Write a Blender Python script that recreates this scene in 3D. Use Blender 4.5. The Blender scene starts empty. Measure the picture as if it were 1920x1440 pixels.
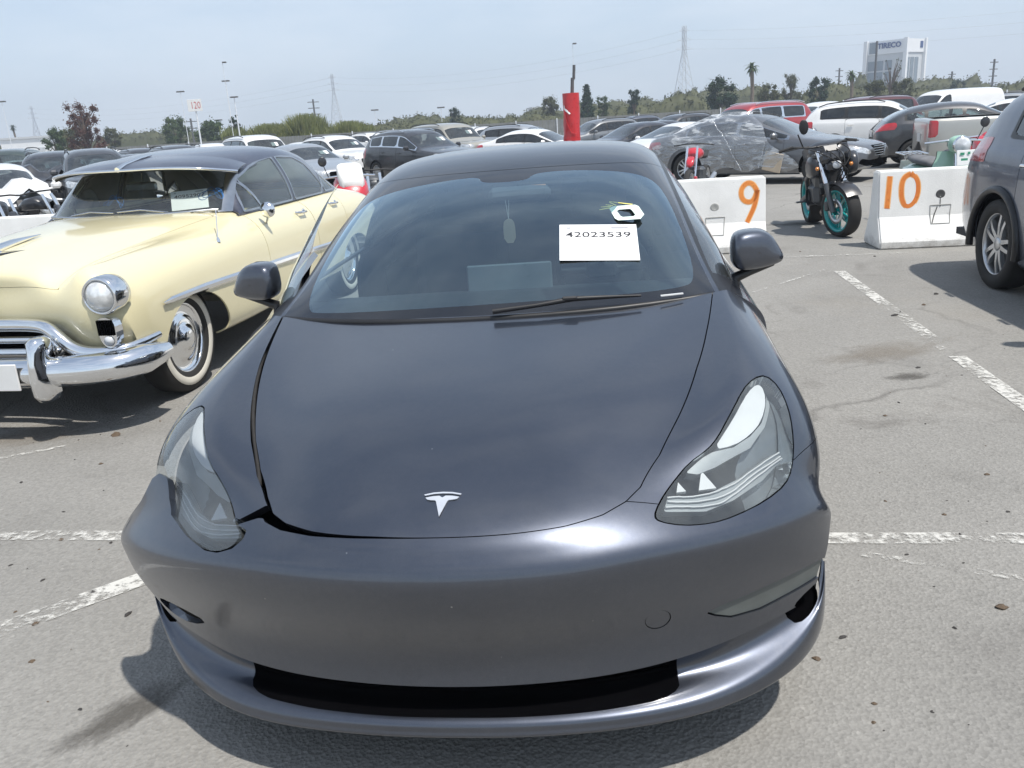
import bpy, bmesh, math, random
import numpy as np
from mathutils import Vector, Matrix

R = math.radians
rnd = random.Random(7)
sc = bpy.context.scene
COL = sc.collection

# ------------------------------------------------------------------ camera, sky, sun, exposure
cam_d = bpy.data.cameras.new('camera')
cam_d.sensor_width = 36.0
cam_d.lens = 36.0 * 1583.0 / 1920.0
cam_d.clip_start = 0.05
cam_d.clip_end = 6000.0
cam = bpy.data.objects.new('camera', cam_d)
COL.objects.link(cam)
_p, _r = R(17.26), R(3.62)
_fw = Vector((0, math.cos(_p), -math.sin(_p)))
_up0 = Vector((0, math.sin(_p), math.cos(_p)))
_rt0 = Vector((1, 0, 0))
_rt = _rt0 * math.cos(_r) - _up0 * math.sin(_r)
_up = _up0 * math.cos(_r) + _rt0 * math.sin(_r)
cam.matrix_world = Matrix(((_rt.x, _up.x, -_fw.x, 0), (_rt.y, _up.y, -_fw.y, 0),
                           (_rt.z, _up.z, -_fw.z, 1.552), (0, 0, 0, 1)))
sc.camera = cam

SUN_DIR = Vector((0.324, -0.295, 1.0)).normalized()      # towards the sun
world = bpy.data.worlds.new('World')
sc.world = world
world.use_nodes = True
wn, wl = world.node_tree.nodes, world.node_tree.links
wn.clear()
w_out = wn.new('ShaderNodeOutputWorld')
w_bg = wn.new('ShaderNodeBackground')
w_bg.inputs['Strength'].default_value = 0.108
sky = wn.new('ShaderNodeTexSky')
sky.sky_type = 'NISHITA'
sky.sun_disc = False
sky.sun_elevation = math.asin(SUN_DIR.z)
sky.sun_rotation = math.atan2(SUN_DIR.x, SUN_DIR.y)
sky.altitude = 0
sky.air_density = 1.0
sky.dust_density = 0.6
sky.ozone_density = 1.5
# thin high cloud over the whole dome
w_tc = wn.new('ShaderNodeTexCoord')
w_map = wn.new('ShaderNodeMapping'); w_map.inputs['Scale'].default_value = (1.1, 1.1, 4.2)
w_ns = wn.new('ShaderNodeTexNoise')
w_ns.inputs['Scale'].default_value = 2.3; w_ns.inputs['Detail'].default_value = 7; w_ns.inputs['Roughness'].default_value = 0.56
w_cr = wn.new('ShaderNodeValToRGB')
w_cr.color_ramp.elements[0].position = 0.42; w_cr.color_ramp.elements[0].color = (0.0, 0.0, 0.0, 1)
w_cr.color_ramp.elements[1].position = 0.66; w_cr.color_ramp.elements[1].color = (0.46, 0.46, 0.46, 1)
w_mx = wn.new('ShaderNodeMix'); w_mx.data_type = 'RGBA'
w_mx.inputs['B'].default_value = (5.1, 6.0, 7.1, 1)
wl.new(w_tc.outputs['Generated'], w_map.inputs['Vector']); wl.new(w_map.outputs['Vector'], w_ns.inputs['Vector'])
wl.new(w_ns.outputs['Fac'], w_cr.inputs['Fac'])
# haze: thick towards the horizon, thin overhead
w_sx = wn.new('ShaderNodeSeparateXYZ'); wl.new(w_tc.outputs['Generated'], w_sx.inputs[0])
w_hz = wn.new('ShaderNodeValToRGB')
w_hz.color_ramp.elements[0].position = 0.0; w_hz.color_ramp.elements[0].color = (0.80, 0.80, 0.80, 1)
w_hz.color_ramp.elements[1].position = 0.75; w_hz.color_ramp.elements[1].color = (0.32, 0.32, 0.32, 1)
wl.new(w_sx.outputs['Z'], w_hz.inputs['Fac'])
w_mx2 = wn.new('ShaderNodeMix'); w_mx2.data_type = 'RGBA'; w_mx2.inputs['B'].default_value = (6.9, 7.4, 8.0, 1)
wl.new(w_hz.outputs['Color'], w_mx.inputs['Factor'])
wl.new(sky.outputs['Color'], w_mx.inputs['A']); wl.new(w_mx.outputs['Result'], w_mx2.inputs['A']); wl.new(w_cr.outputs['Color'], w_mx2.inputs['Factor'])
wl.new(w_mx2.outputs['Result'], w_bg.inputs['Color'])
wl.new(w_bg.outputs['Background'], w_out.inputs['Surface'])

sun_d = bpy.data.lights.new('sun', 'SUN')
sun_d.energy = 3.7
sun_d.angle = R(1.2)
sun_d.color = (1.0, 0.955, 0.89)
sun = bpy.data.objects.new('sun', sun_d)
COL.objects.link(sun)
sun.rotation_euler = SUN_DIR.to_track_quat('Z', 'Y').to_euler()
sun.location = (8, -8, 30)

sc.view_settings.view_transform = 'Standard'
sc.view_settings.look = 'None'
sc.view_settings.gamma = 1.0
sc.view_settings.exposure = 0.40
sc.view_settings.use_curve_mapping = False
sc.cycles.use_denoising = True
sc.cycles.max_bounces = 8
sc.cycles.transparent_max_bounces = 16
sc.cycles.sample_clamp_indirect = 6.0
sc.cycles.caustics_reflective = False
sc.cycles.caustics_refractive = False
# ------------------------------------------------------------------ materials
MATS = {}
def new_mat(name):
    m = bpy.data.materials.new(name); m.use_nodes = True
    nt = m.node_tree; nt.nodes.clear()
    out = nt.nodes.new('ShaderNodeOutputMaterial')
    b = nt.nodes.new('ShaderNodeBsdfPrincipled')
    nt.links.new(b.outputs['BSDF'], out.inputs['Surface'])
    MATS[name] = m
    return m, nt, b, out
def nd(nt, typ, **kw):
    n = nt.nodes.new(typ)
    for k, v in kw.items():
        if hasattr(n, k): setattr(n, k, v)
        else: n.inputs[k.replace('_', ' ')].default_value = v
    return n
def noise(nt, scale, detail=4, rough=0.55, coord='Object', vec=None, dist=0.0):
    n = nd(nt, 'ShaderNodeTexNoise'); n.inputs['Scale'].default_value = scale
    n.inputs['Detail'].default_value = detail; n.inputs['Roughness'].default_value = rough
    n.inputs['Distortion'].default_value = dist
    if vec is None:
        tc = nd(nt, 'ShaderNodeTexCoord'); nt.links.new(tc.outputs[coord], n.inputs['Vector'])
    else: nt.links.new(vec, n.inputs['Vector'])
    return n
def ramp(nt, fac, stops):
    r = nd(nt, 'ShaderNodeValToRGB')
    while len(r.color_ramp.elements) < len(stops): r.color_ramp.elements.new(0.5)
    for e, (p, c) in zip(r.color_ramp.elements, stops):
        e.position = p; e.color = (c, c, c, 1) if not hasattr(c, '__len__') else (*c[:3], 1)
    nt.links.new(fac, r.inputs['Fac'])
    return r
def mixc(nt, fac, a, b, mode='MIX'):
    m = nd(nt, 'ShaderNodeMix', data_type='RGBA', blend_type=mode)
    for k, v in (('Factor', fac), ('A', a), ('B', b)):
        if isinstance(v, (int, float)): m.inputs[k].default_value = v
        elif isinstance(v, (tuple, list)): m.inputs[k].default_value = (*v[:3], 1)
        else: nt.links.new(v, m.inputs[k])
    return m.outputs['Result']
def bump(nt, b, h, strength=0.2, dist=0.01):
    n = nd(nt, 'ShaderNodeBump'); n.inputs['Strength'].default_value = strength; n.inputs['Distance'].default_value = dist
    nt.links.new(h, n.inputs['Height']); nt.links.new(n.outputs['Normal'], b.inputs['Normal'])
def plain(name, col, rough=0.5, metal=0.0, var=0.12, scale=9.0, coat=0.0, spec=0.5):
    """a procedural material: colour and gloss vary a little over the surface"""
    m, nt, b, out = new_mat(name)
    ns = noise(nt, scale, 5)
    lo = [max(0, c * (1 - var)) for c in col]; hi = [min(1, c * (1 + var)) for c in col]
    r = ramp(nt, ns.outputs['Fac'], [(0.3, lo), (0.7, hi)])
    nt.links.new(r.outputs['Color'], b.inputs['Base Color'])
    rr = ramp(nt, ns.outputs['Fac'], [(0.25, max(0.02, rough * 0.85)), (0.75, min(1, rough * 1.15))])
    nt.links.new(rr.outputs['Color'], b.inputs['Roughness'])
    b.inputs['Metallic'].default_value = metal
    b.inputs['Coat Weight'].default_value = coat
    b.inputs['Coat Roughness'].default_value = 0.04
    b.inputs['Specular IOR Level'].default_value = spec
    return m
def paint(name, col, metal=0.0, rough=0.45, dust=0.12, coat=1.0, inner=(0.03, 0.03, 0.032), crough=0.03, chips=0.0, cior=1.5):
    """clear-coated car paint with a film of dust; the back of the sheet is dark trim"""
    m, nt, b, out = new_mat(name)
    d = noise(nt, 3.0, 7, 0.6); d2 = noise(nt, 60.0, 3, 0.6)
    mul = nd(nt, 'ShaderNodeMath', operation='MULTIPLY')
    nt.links.new(d.outputs['Fac'], mul.inputs[0]); nt.links.new(d2.outputs['Fac'], mul.inputs[1])
    f = ramp(nt, mul.outputs[0], [(0.16, 0.0), (0.42, dust)])
    c = mixc(nt, f.outputs['Color'], col, (0.36, 0.34, 0.31))
    fl = noise(nt, 900.0, 1, 0.5)
    fr = ramp(nt, fl.outputs['Fac'], [(0.35, 0.9), (0.65, 1.1)])
    c = mixc(nt, 1.0, c, fr.outputs['Color'], 'MULTIPLY')
    if chips:
        vo = nd(nt, 'ShaderNodeTexVoronoi'); vo.inputs['Scale'].default_value = 9.0; tcv = nd(nt, 'ShaderNodeTexCoord'); nt.links.new(tcv.outputs['Object'], vo.inputs['Vector'])
        c = mixc(nt, ramp(nt, vo.outputs['Distance'], [(0.012, chips), (0.026, 0.0)]).outputs['Color'], c, (0.5, 0.5, 0.5))
        sm = noise(nt, 1.6, 5, 0.6, dist=0.7); rr_ = ramp(nt, sm.outputs['Fac'], [(0.35, rough * .88), (0.7, rough * 1.22)]); nt.links.new(rr_.outputs['Color'], b.inputs['Roughness'])
    b.inputs['Coat IOR'].default_value = cior
    geo = nd(nt, 'ShaderNodeNewGeometry')
    c2 = mixc(nt, geo.outputs['Backfacing'], c, inner)
    nt.links.new(c2, b.inputs['Base Color'])
    mt = nd(nt, 'ShaderNodeMath', operation='MULTIPLY_ADD')
    mt.inputs[1].default_value = -metal; mt.inputs[2].default_value = metal
    nt.links.new(geo.outputs['Backfacing'], mt.inputs[0]); nt.links.new(mt.outputs[0], b.inputs['Metallic'])
    if not chips: b.inputs['Roughness'].default_value = rough
    ct = nd(nt, 'ShaderNodeMath', operation='MULTIPLY_ADD')
    ct.inputs[1].default_value = -coat; ct.inputs[2].default_value = coat
    nt.links.new(geo.outputs['Backfacing'], ct.inputs[0]); nt.links.new(ct.outputs[0], b.inputs['Coat Weight'])
    cr = ramp(nt, mul.outputs[0], [(0.1, crough), (0.45, crough + 0.12)])
    nt.links.new(cr.outputs['Color'], b.inputs['Coat Roughness'])
    return m
def glass(name, tint=(0.55, 0.62, 0.62), see=0.6, dust=0.05, rough=0.02, refl=1.7, gcol=(0.9, 0.93, 0.95)):
    """thin sheet glass: fresnel reflection over a tinted see-through body with a little dust"""
    m, nt, b, out = new_mat(name)
    nt.nodes.remove(b)
    tr = nd(nt, 'ShaderNodeBsdfTransparent'); tr.inputs['Color'].default_value = tuple(t * see for t in tint) + (1,)
    gl = nd(nt, 'ShaderNodeBsdfGlossy'); gl.inputs['Roughness'].default_value = rough; gl.inputs['Color'].default_value = (*gcol, 1)
    lw = nd(nt, 'ShaderNodeFresnel'); lw.inputs['IOR'].default_value = 1.52
    mul = nd(nt, 'ShaderNodeMath', operation='MULTIPLY_ADD'); mul.inputs[1].default_value = refl; mul.inputs[2].default_value = 0.0; mul.use_clamp = True
    nt.links.new(lw.outputs['Fac'], mul.inputs[0])
    mx = nd(nt, 'ShaderNodeMixShader')
    nt.links.new(mul.outputs[0], mx.inputs['Fac']); nt.links.new(tr.outputs[0], mx.inputs[1]); nt.links.new(gl.outputs[0], mx.inputs[2])
    df = nd(nt, 'ShaderNodeBsdfDiffuse'); df.inputs['Color'].default_value = (0.42, 0.45, 0.45, 1)
    dn = noise(nt, 5.0, 6, 0.65)
    dr = ramp(nt, dn.outputs['Fac'], [(0.35, dust * 0.4), (0.75, dust * 1.5)])
    mx2 = nd(nt, 'ShaderNodeMixShader')
    nt.links.new(dr.outputs['Color'], mx2.inputs['Fac']); nt.links.new(mx.outputs[0], mx2.inputs[1]); nt.links.new(df.outputs[0], mx2.inputs[2])
    nt.links.new(mx2.outputs[0], out.inputs['Surface'])
    return m

M = {}
M['tesla'] = paint('midnight_metallic_paint', (0.072, 0.081, 0.104), 0.95, 0.37, dust=0.04, crough=0.025, chips=0.55, cior=1.68)
M['tesla_trim'] = plain('satin_black_trim', (0.012, 0.012, 0.013), 0.35)
M['black'] = plain('black_plastic', (0.014, 0.014, 0.015), 0.45)
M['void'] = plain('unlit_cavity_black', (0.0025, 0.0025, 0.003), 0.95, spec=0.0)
M['rubber'] = plain('tyre_rubber', (0.022, 0.021, 0.020), 0.8, var=0.25, scale=30)
M['chrome'] = plain('chrome', (0.82, 0.83, 0.84), 0.08, 1.0, var=0.03)
M['alloy'] = plain('alloy_wheel_silver', (0.55, 0.56, 0.57), 0.3, 0.85, var=0.06)
M['alloy_dark'] = plain('dark_alloy', (0.10, 0.10, 0.105), 0.35, 0.7)
M['steel'] = plain('galvanised_steel', (0.42, 0.43, 0.44), 0.45, 0.7)
M['white'] = plain('white_enamel', (0.78, 0.78, 0.76), 0.35, var=0.05)
M['paper'] = plain('white_paper', (0.86, 0.86, 0.85), 0.8, var=0.03)
M['ink'] = plain('black_ink', (0.03, 0.03, 0.035), 0.8)
M['ink_grey'] = plain('grey_ink', (0.35, 0.35, 0.37), 0.8)
M['interior'] = plain('dark_interior_cloth', (0.028, 0.029, 0.032), 0.75, var=0.25)
M['interior_grey'] = plain('grey_interior_trim', (0.14, 0.14, 0.145), 0.7, var=0.2)
M['screen'] = plain('dark_touchscreen', (0.05, 0.055, 0.06), 0.12)
M['frit'] = plain('black_glass_band', (0.012, 0.013, 0.016), 0.05, coat=0.5)
M['red_lens'] = plain('red_lamp_lens', (0.42, 0.02, 0.025), 0.12, coat=1.0)
M['clear_lens'] = plain('clear_lamp_lens', (0.62, 0.64, 0.66), 0.12, coat=1.0, var=0.2, scale=14)
M['amber'] = plain('amber_lens', (0.65, 0.22, 0.03), 0.15, coat=1.0)
M['glass'] = glass('clear_window_glass', (0.78, 0.88, 0.87), 0.92, 0.05)
M['glass_tesla'] = glass('laminated_windscreen', (0.66, 0.82, 0.86), 0.88, 0.035, refl=3.0, gcol=(0.72, 0.90, 1.0))
M['glass_dark'] = glass('tinted_window_glass', (0.35, 0.40, 0.42), 0.5, 0.05)
M['glass_car'] = glass('car_window_glass', (0.62, 0.74, 0.74), 0.75, 0.08)
# ------------------------------------------------------------------ objects
def obj(name, me, mat=None, parent=None):
    o = bpy.data.objects.new(name, me); COL.objects.link(o)
    if mat is not None and not me.materials: me.materials.append(mat if not isinstance(mat, str) else M[mat])
    if parent is not None: o.parent = parent
    return o
def thing(name, label, cat, loc=(0, 0, 0), rotz=0.0, group=None):
    o = bpy.data.objects.new(name, None); COL.objects.link(o)
    o.location = loc; o.rotation_euler = (0, 0, rotz); o.empty_display_size = 0.2
    tag(o, label, cat, group)
    return o
def tag(o, label, cat, group=None):
    o['label'] = label; o['category'] = cat
    if group: o['group'] = group
    return o
def struct(o, kind='structure'):
    o['kind'] = kind; return o

class MB:
    """collects faces, then becomes ONE mesh object"""
    def __init__(s): s.v = []; s.f = []; s.sm = []
    def add(s, vs, fs, smooth=False):
        n = len(s.v); s.v.extend([tuple(map(float, p)) for p in vs])
        for f in fs: s.f.append(tuple(i + n for i in f)); s.sm.append(smooth)
        return s
    def box(s, c, d, rot=None, bev=0.0):
        x, y, z = (k / 2 for k in d)
        if bev > 0:
            b = min(bev, x * .9, y * .9, z * .9); vs = []
            for sx in (-1, 1):
                for sy in (-1, 1):
                    for sz in (-1, 1):
                        vs += [(sx * x, sy * (y - b), sz * (z - b)), (sx * (x - b), sy * y, sz * (z - b)), (sx * (x - b), sy * (y - b), sz * z)]
            bm = bmesh.new()
            for p in vs: bm.verts.new(p)
            bmesh.ops.convex_hull(bm, input=bm.verts); bm.verts.index_update()
            vv = [tuple(p.co) for p in bm.verts]; ff = [[q.index for q in f.verts] for f in bm.faces]; bm.free()
        else:
            vv = [(-x, -y, -z), (x, -y, -z), (x, y, -z), (-x, y, -z), (-x, -y, z), (x, -y, z), (x, y, z), (-x, y, z)]
            ff = [(3, 2, 1, 0), (4, 5, 6, 7), (0, 1, 5, 4), (1, 2, 6, 5), (2, 3, 7, 6), (3, 0, 4, 7)]
        mt = Matrix.Translation(c) @ (rot.to_4x4() if rot is not None else Matrix())
        return s.add([mt @ Vector(p) for p in vv], ff)
    def tube(s, pts, r, n=8, cap=True, closed=False):
        pts = [Vector(p) for p in pts]; m = len(pts)
        rs = r if hasattr(r, '__len__') else [r] * m
        vs = []; prev = None
        for i, p in enumerate(pts):
            a = pts[(i - 1) % m] if (i > 0 or closed) else p; b = pts[(i + 1) % m] if (i < m - 1 or closed) else p
            t = (b - a).normalized()
            if prev is None: u = t.orthogonal().normalized()
            else:
                u = prev - t * prev.dot(t); u = u.normalized() if u.length > 1e-6 else t.orthogonal().normalized()
            prev = u; w = t.cross(u)
            for k in range(n):
                an = 2 * math.pi * k / n; vs.append(p + (u * math.cos(an) + w * math.sin(an)) * rs[i])
        fs = []
        for i in range(m if closed else m - 1):
            j = (i + 1) % m
            for k in range(n): fs.append((i * n + k, i * n + (k + 1) % n, j * n + (k + 1) % n, j * n + k))
        s.add(vs, fs, True)
        if cap and not closed:
            s.add(vs[:n], [tuple(range(n - 1, -1, -1))]); s.add(vs[-n:], [tuple(range(n))])
        return s
    def lathe(s, prof, n=32, axis='X', c=(0, 0, 0), closed=False):
        """prof: (radius, offset along axis)"""
        vs = []
        for (r, h) in prof:
            for k in range(n):
                a = 2 * math.pi * k / n; p, q = r * math.cos(a), r * math.sin(a)
                v = (h, p, q) if axis == 'X' else ((q, h, p) if axis == 'Y' else (p, q, h))
                vs.append((v[0] + c[0], v[1] + c[1], v[2] + c[2]))
        m = len(prof); fs = []
        for i in range(m if closed else m - 1):
            j = (i + 1) % m
            for k in range(n): fs.append((i * n + k, i * n + (k + 1) % n, j * n + (k + 1) % n, j * n + k))
        return s.add(vs, fs, True)
    def prism(s, poly, a, b, axis='Y'):
        """a flat outline extruded between a and b along an axis"""
        def P(u, v, h): return {'Y': (u, h, v), 'X': (h, u, v), 'Z': (u, v, h)}[axis]
        n = len(poly); vs = [P(u, v, a) for u, v in poly] + [P(u, v, b) for u, v in poly]
        fs = [tuple(range(n)), tuple(range(2 * n - 1, n - 1, -1))] + [(i, n + i, n + (i + 1) % n, (i + 1) % n) for i in range(n)]
        return s.add(vs, fs)
    def mesh(s, name='mesh', fix=True):
        me = bpy.data.meshes.new(name); me.from_pydata(s.v, [], s.f)
        me.polygons.foreach_set('use_smooth', s.sm)
        if fix:
            bm = bmesh.new(); bm.from_mesh(me); bmesh.ops.recalc_face_normals(bm, faces=bm.faces); bm.to_mesh(me); bm.free()
        me.update(); return me
    def build(s, name, mat, parent=None, fix=True): return obj(name, s.mesh(name, fix), mat, parent)

# ------------------------------------------------------------------ smooth sheets that are cut into panels
def nspline(P, n):
    """natural cubic spline through P along axis 0, n samples per span"""
    P = np.asarray(P, float); m = len(P)
    A = np.zeros((m, m)); B = np.zeros_like(P)
    A[0, 0] = A[-1, -1] = 1
    for i in range(1, m - 1):
        A[i, i - 1] = A[i, i + 1] = 1; A[i, i] = 4; B[i] = 6 * (P[i - 1] - 2 * P[i] + P[i + 1])
    K = np.linalg.solve(A, B.reshape(m, -1)).reshape(P.shape)
    t = np.linspace(0, m - 1, (m - 1) * n + 1); i = np.minimum(t.astype(int), m - 2)
    a = (t - i).reshape((-1,) + (1,) * (P.ndim - 1)); b = 1 - a
    return P[i] * b + P[i + 1] * a + ((b ** 3 - b) * K[i] + (a ** 3 - a) * K[i + 1]) / 6, t
class Sheet:
    """triangles with positions V, smooth normals N and parameters A (per vertex)"""
    def __init__(s, V, N, A, T): s.V, s.N, s.A, s.T = V, N, A, T
    @staticmethod
    def grid(G, A, flip=False):
        """G (m,n,3) positions, A (m,n,k) parameters"""
        m, n = G.shape[:2]
        du = np.gradient(G, axis=0); dv = np.gradient(G, axis=1)
        N = np.cross(du, dv); N /= np.maximum(np.linalg.norm(N, axis=2, keepdims=True), 1e-12)
        if flip: N = -N
        idx = np.arange(m * n).reshape(m, n)
        a, b, c, d = idx[:-1, :-1].ravel(), idx[1:, :-1].ravel(), idx[1:, 1:].ravel(), idx[:-1, 1:].ravel()
        T = np.concatenate([np.stack([a, b, c], 1), np.stack([a, c, d], 1)])
        if flip: T = T[:, ::-1]
        return Sheet(G.reshape(-1, 3), N.reshape(-1, 3), A.reshape(m * n, -1), T)
    def cut(s, f):
        """-> (part where f<0, part where f>0); the edge runs exactly along f=0"""
        f = np.asarray(f, float).copy(); f[np.abs(f) < 1e-7] = 1e-7
        ins = f < 0; k = ins[s.T].sum(1)
        Ti, To = s.T[k == 3], s.T[k == 0]
        mix = s.T[(k == 1) | (k == 2)]
        if len(mix) == 0: return s.sub(Ti), s.sub(To)
        one = ins[mix]; lone_in = one.sum(1) == 1
        key = np.where(lone_in[:, None], one, ~one); c = key.argmax(1); r = np.arange(len(mix))
        a, b, d = mix[r, c], mix[r, (c + 1) % 3], mix[r, (c + 2) % 3]
        E = np.concatenate([np.stack([a, b], 1), np.stack([a, d], 1)]); Es = np.sort(E, 1)
        U, inv = np.unique(Es, axis=0, return_inverse=True); inv = inv.ravel()
        t = f[U[:, 0]] / (f[U[:, 0]] - f[U[:, 1]]); t = t[:, None]
        nv = len(s.V); lerp = lambda X: X[U[:, 0]] * (1 - t) + X[U[:, 1]] * t
        V = np.concatenate([s.V, lerp(s.V)]); N = np.concatenate([s.N, lerp(s.N)]); A = np.concatenate([s.A, lerp(s.A)])
        p, q = nv + inv[:len(mix)], nv + inv[len(mix):]
        tip = np.stack([a, p, q], 1); q1 = np.stack([p, b, d], 1); q2 = np.stack([p, d, q], 1)
        Ti = np.concatenate([Ti, tip[lone_in], q1[~lone_in], q2[~lone_in]])
        To = np.concatenate([To, tip[~lone_in], q1[lone_in], q2[lone_in]])
        N /= np.maximum(np.linalg.norm(N, axis=1, keepdims=True), 1e-12)
        z = Sheet(V, N, A, None)
        return z.sub(Ti), z.sub(To)
    def sub(s, T):
        u, inv = np.unique(T, return_inverse=True)
        return Sheet(s.V[u], s.N[u], s.A[u], inv.reshape(-1, 3).astype(int) if len(T) else np.zeros((0, 3), int))
    def keep(s, mask_v):
        return s.sub(s.T[mask_v[s.T].all(1)])
    def offset(s, d): return Sheet(s.V + s.N * d, s.N, s.A, s.T)
    def bound(s):
        E = np.concatenate([s.T[:, [0, 1]], s.T[:, [1, 2]], s.T[:, [2, 0]]])
        k = E.min(1) * (len(s.V) + 1) + E.max(1); _, i, c = np.unique(k, return_index=True, return_counts=True)
        return E[i[c == 1]]
    def mesh(s, name, lip=0.0):
        V, N, T = s.V, s.N, s.T
        if lip > 0 and len(T):
            B = s.bound(); n = len(V)
            a, b = V[B[:, 0]], V[B[:, 1]]
            nn = np.cross(b - a, N[B[:, 0]]); nn /= np.maximum(np.linalg.norm(nn, axis=1, keepdims=True), 1e-9)
            k = len(B); i = np.arange(k)
            W = np.concatenate([a, b, b - N[B[:, 1]] * lip, a - N[B[:, 0]] * lip])
            V = np.concatenate([V, W]); N = np.concatenate([N, nn, nn, nn, nn])
            T = np.concatenate([T, np.stack([n + i + k, n + i, n + i + 3 * k], 1), np.stack([n + i + k, n + i + 3 * k, n + i + 2 * k], 1)])
        me = bpy.data.meshes.new(name)
        me.vertices.add(len(V)); me.vertices.foreach_set('co', V.astype(np.float32).ravel())
        me.loops.add(len(T) * 3); me.loops.foreach_set('vertex_index', T.astype(np.int32).ravel())
        me.polygons.add(len(T)); me.polygons.foreach_set('loop_start', np.arange(0, len(T) * 3, 3, dtype=np.int32))
        me.update(calc_edges=True)
        me.polygons.foreach_set('use_smooth', np.ones(len(T), bool))
        if len(T): me.normals_split_custom_set_from_vertices(N.tolist())
        me.update(); return me
    def build(s, name, mat, parent=None, lip=0.0): return obj(name, s.mesh(name, lip), mat, parent)
def sdpoly(P, poly, rad=0.0):
    """signed distance (negative inside) from 2-D points to a polygon"""
    P = np.asarray(P, float); Q = np.asarray(poly, float); d = np.full(len(P), 1e18); ins = np.zeros(len(P), bool)
    for i in range(len(Q)):
        a, b = Q[i], Q[(i + 1) % len(Q)]; e = b - a; w = P - a
        t = np.clip((w @ e) / max(e @ e, 1e-12), 0, 1); d = np.minimum(d, ((w - t[:, None] * e) ** 2).sum(1))
        c = ((a[1] <= P[:, 1]) != (b[1] <= P[:, 1]))
        with np.errstate(divide='ignore', invalid='ignore'):
            xi = a[0] + (P[:, 1] - a[1]) * e[0] / (e[1] if abs(e[1]) > 1e-12 else 1e-12)
        ins ^= c & (P[:, 0] < xi)
    d = np.sqrt(d); return np.where(ins, -d, d) - rad
def chaikin(P, it=2, closed=False):
    P = np.asarray(P, float)
    for _ in range(it):
        a, b = (P, np.roll(P, -1, 0)) if closed else (P[:-1], P[1:])
        Q = np.empty((2 * len(a),) + P.shape[1:]); Q[0::2] = a * .75 + b * .25; Q[1::2] = a * .25 + b * .75
        P = Q if closed else np.concatenate([P[:1], Q, P[-1:]])
    return P
def prof(pts, it=2):
    Q = chaikin(pts, it); return lambda y: np.interp(y, Q[:, 0], Q[:, 1])
def text(name, body, size, mat, parent, mtx, font_shear=0.0, bold=0.0, ext=0.0004, align='CENTER', sx=1.0):
    """lettering as a flat mesh"""
    cu = bpy.data.curves.new(name, 'FONT'); cu.body = body; cu.size = size; cu.align_x = align; cu.align_y = 'CENTER'
    cu.offset = bold; cu.extrude = ext; cu.shear = font_shear; cu.resolution_u = 3
    t = bpy.data.objects.new(name, cu); COL.objects.link(t)
    dg = bpy.context.evaluated_depsgraph_get(); me = bpy.data.meshes.new_from_object(t.evaluated_get(dg))
    bpy.data.objects.remove(t); bpy.data.curves.remove(cu)
    me.transform(Matrix.Diagonal((sx, 1, 1, 1))); me.transform(mtx); me.materials.clear()
    return obj(name, me, mat, parent)
def frame(o, x, y):
    """matrix with local X along x, Y along y, origin o"""
    x = Vector(x).normalized(); z = x.cross(Vector(y)).normalized(); y = z.cross(x)
    m = Matrix.Identity(4)
    for i in range(3): m[i][0], m[i][1], m[i][2], m[i][3] = x[i], y[i], z[i], o[i]
    return m
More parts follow.
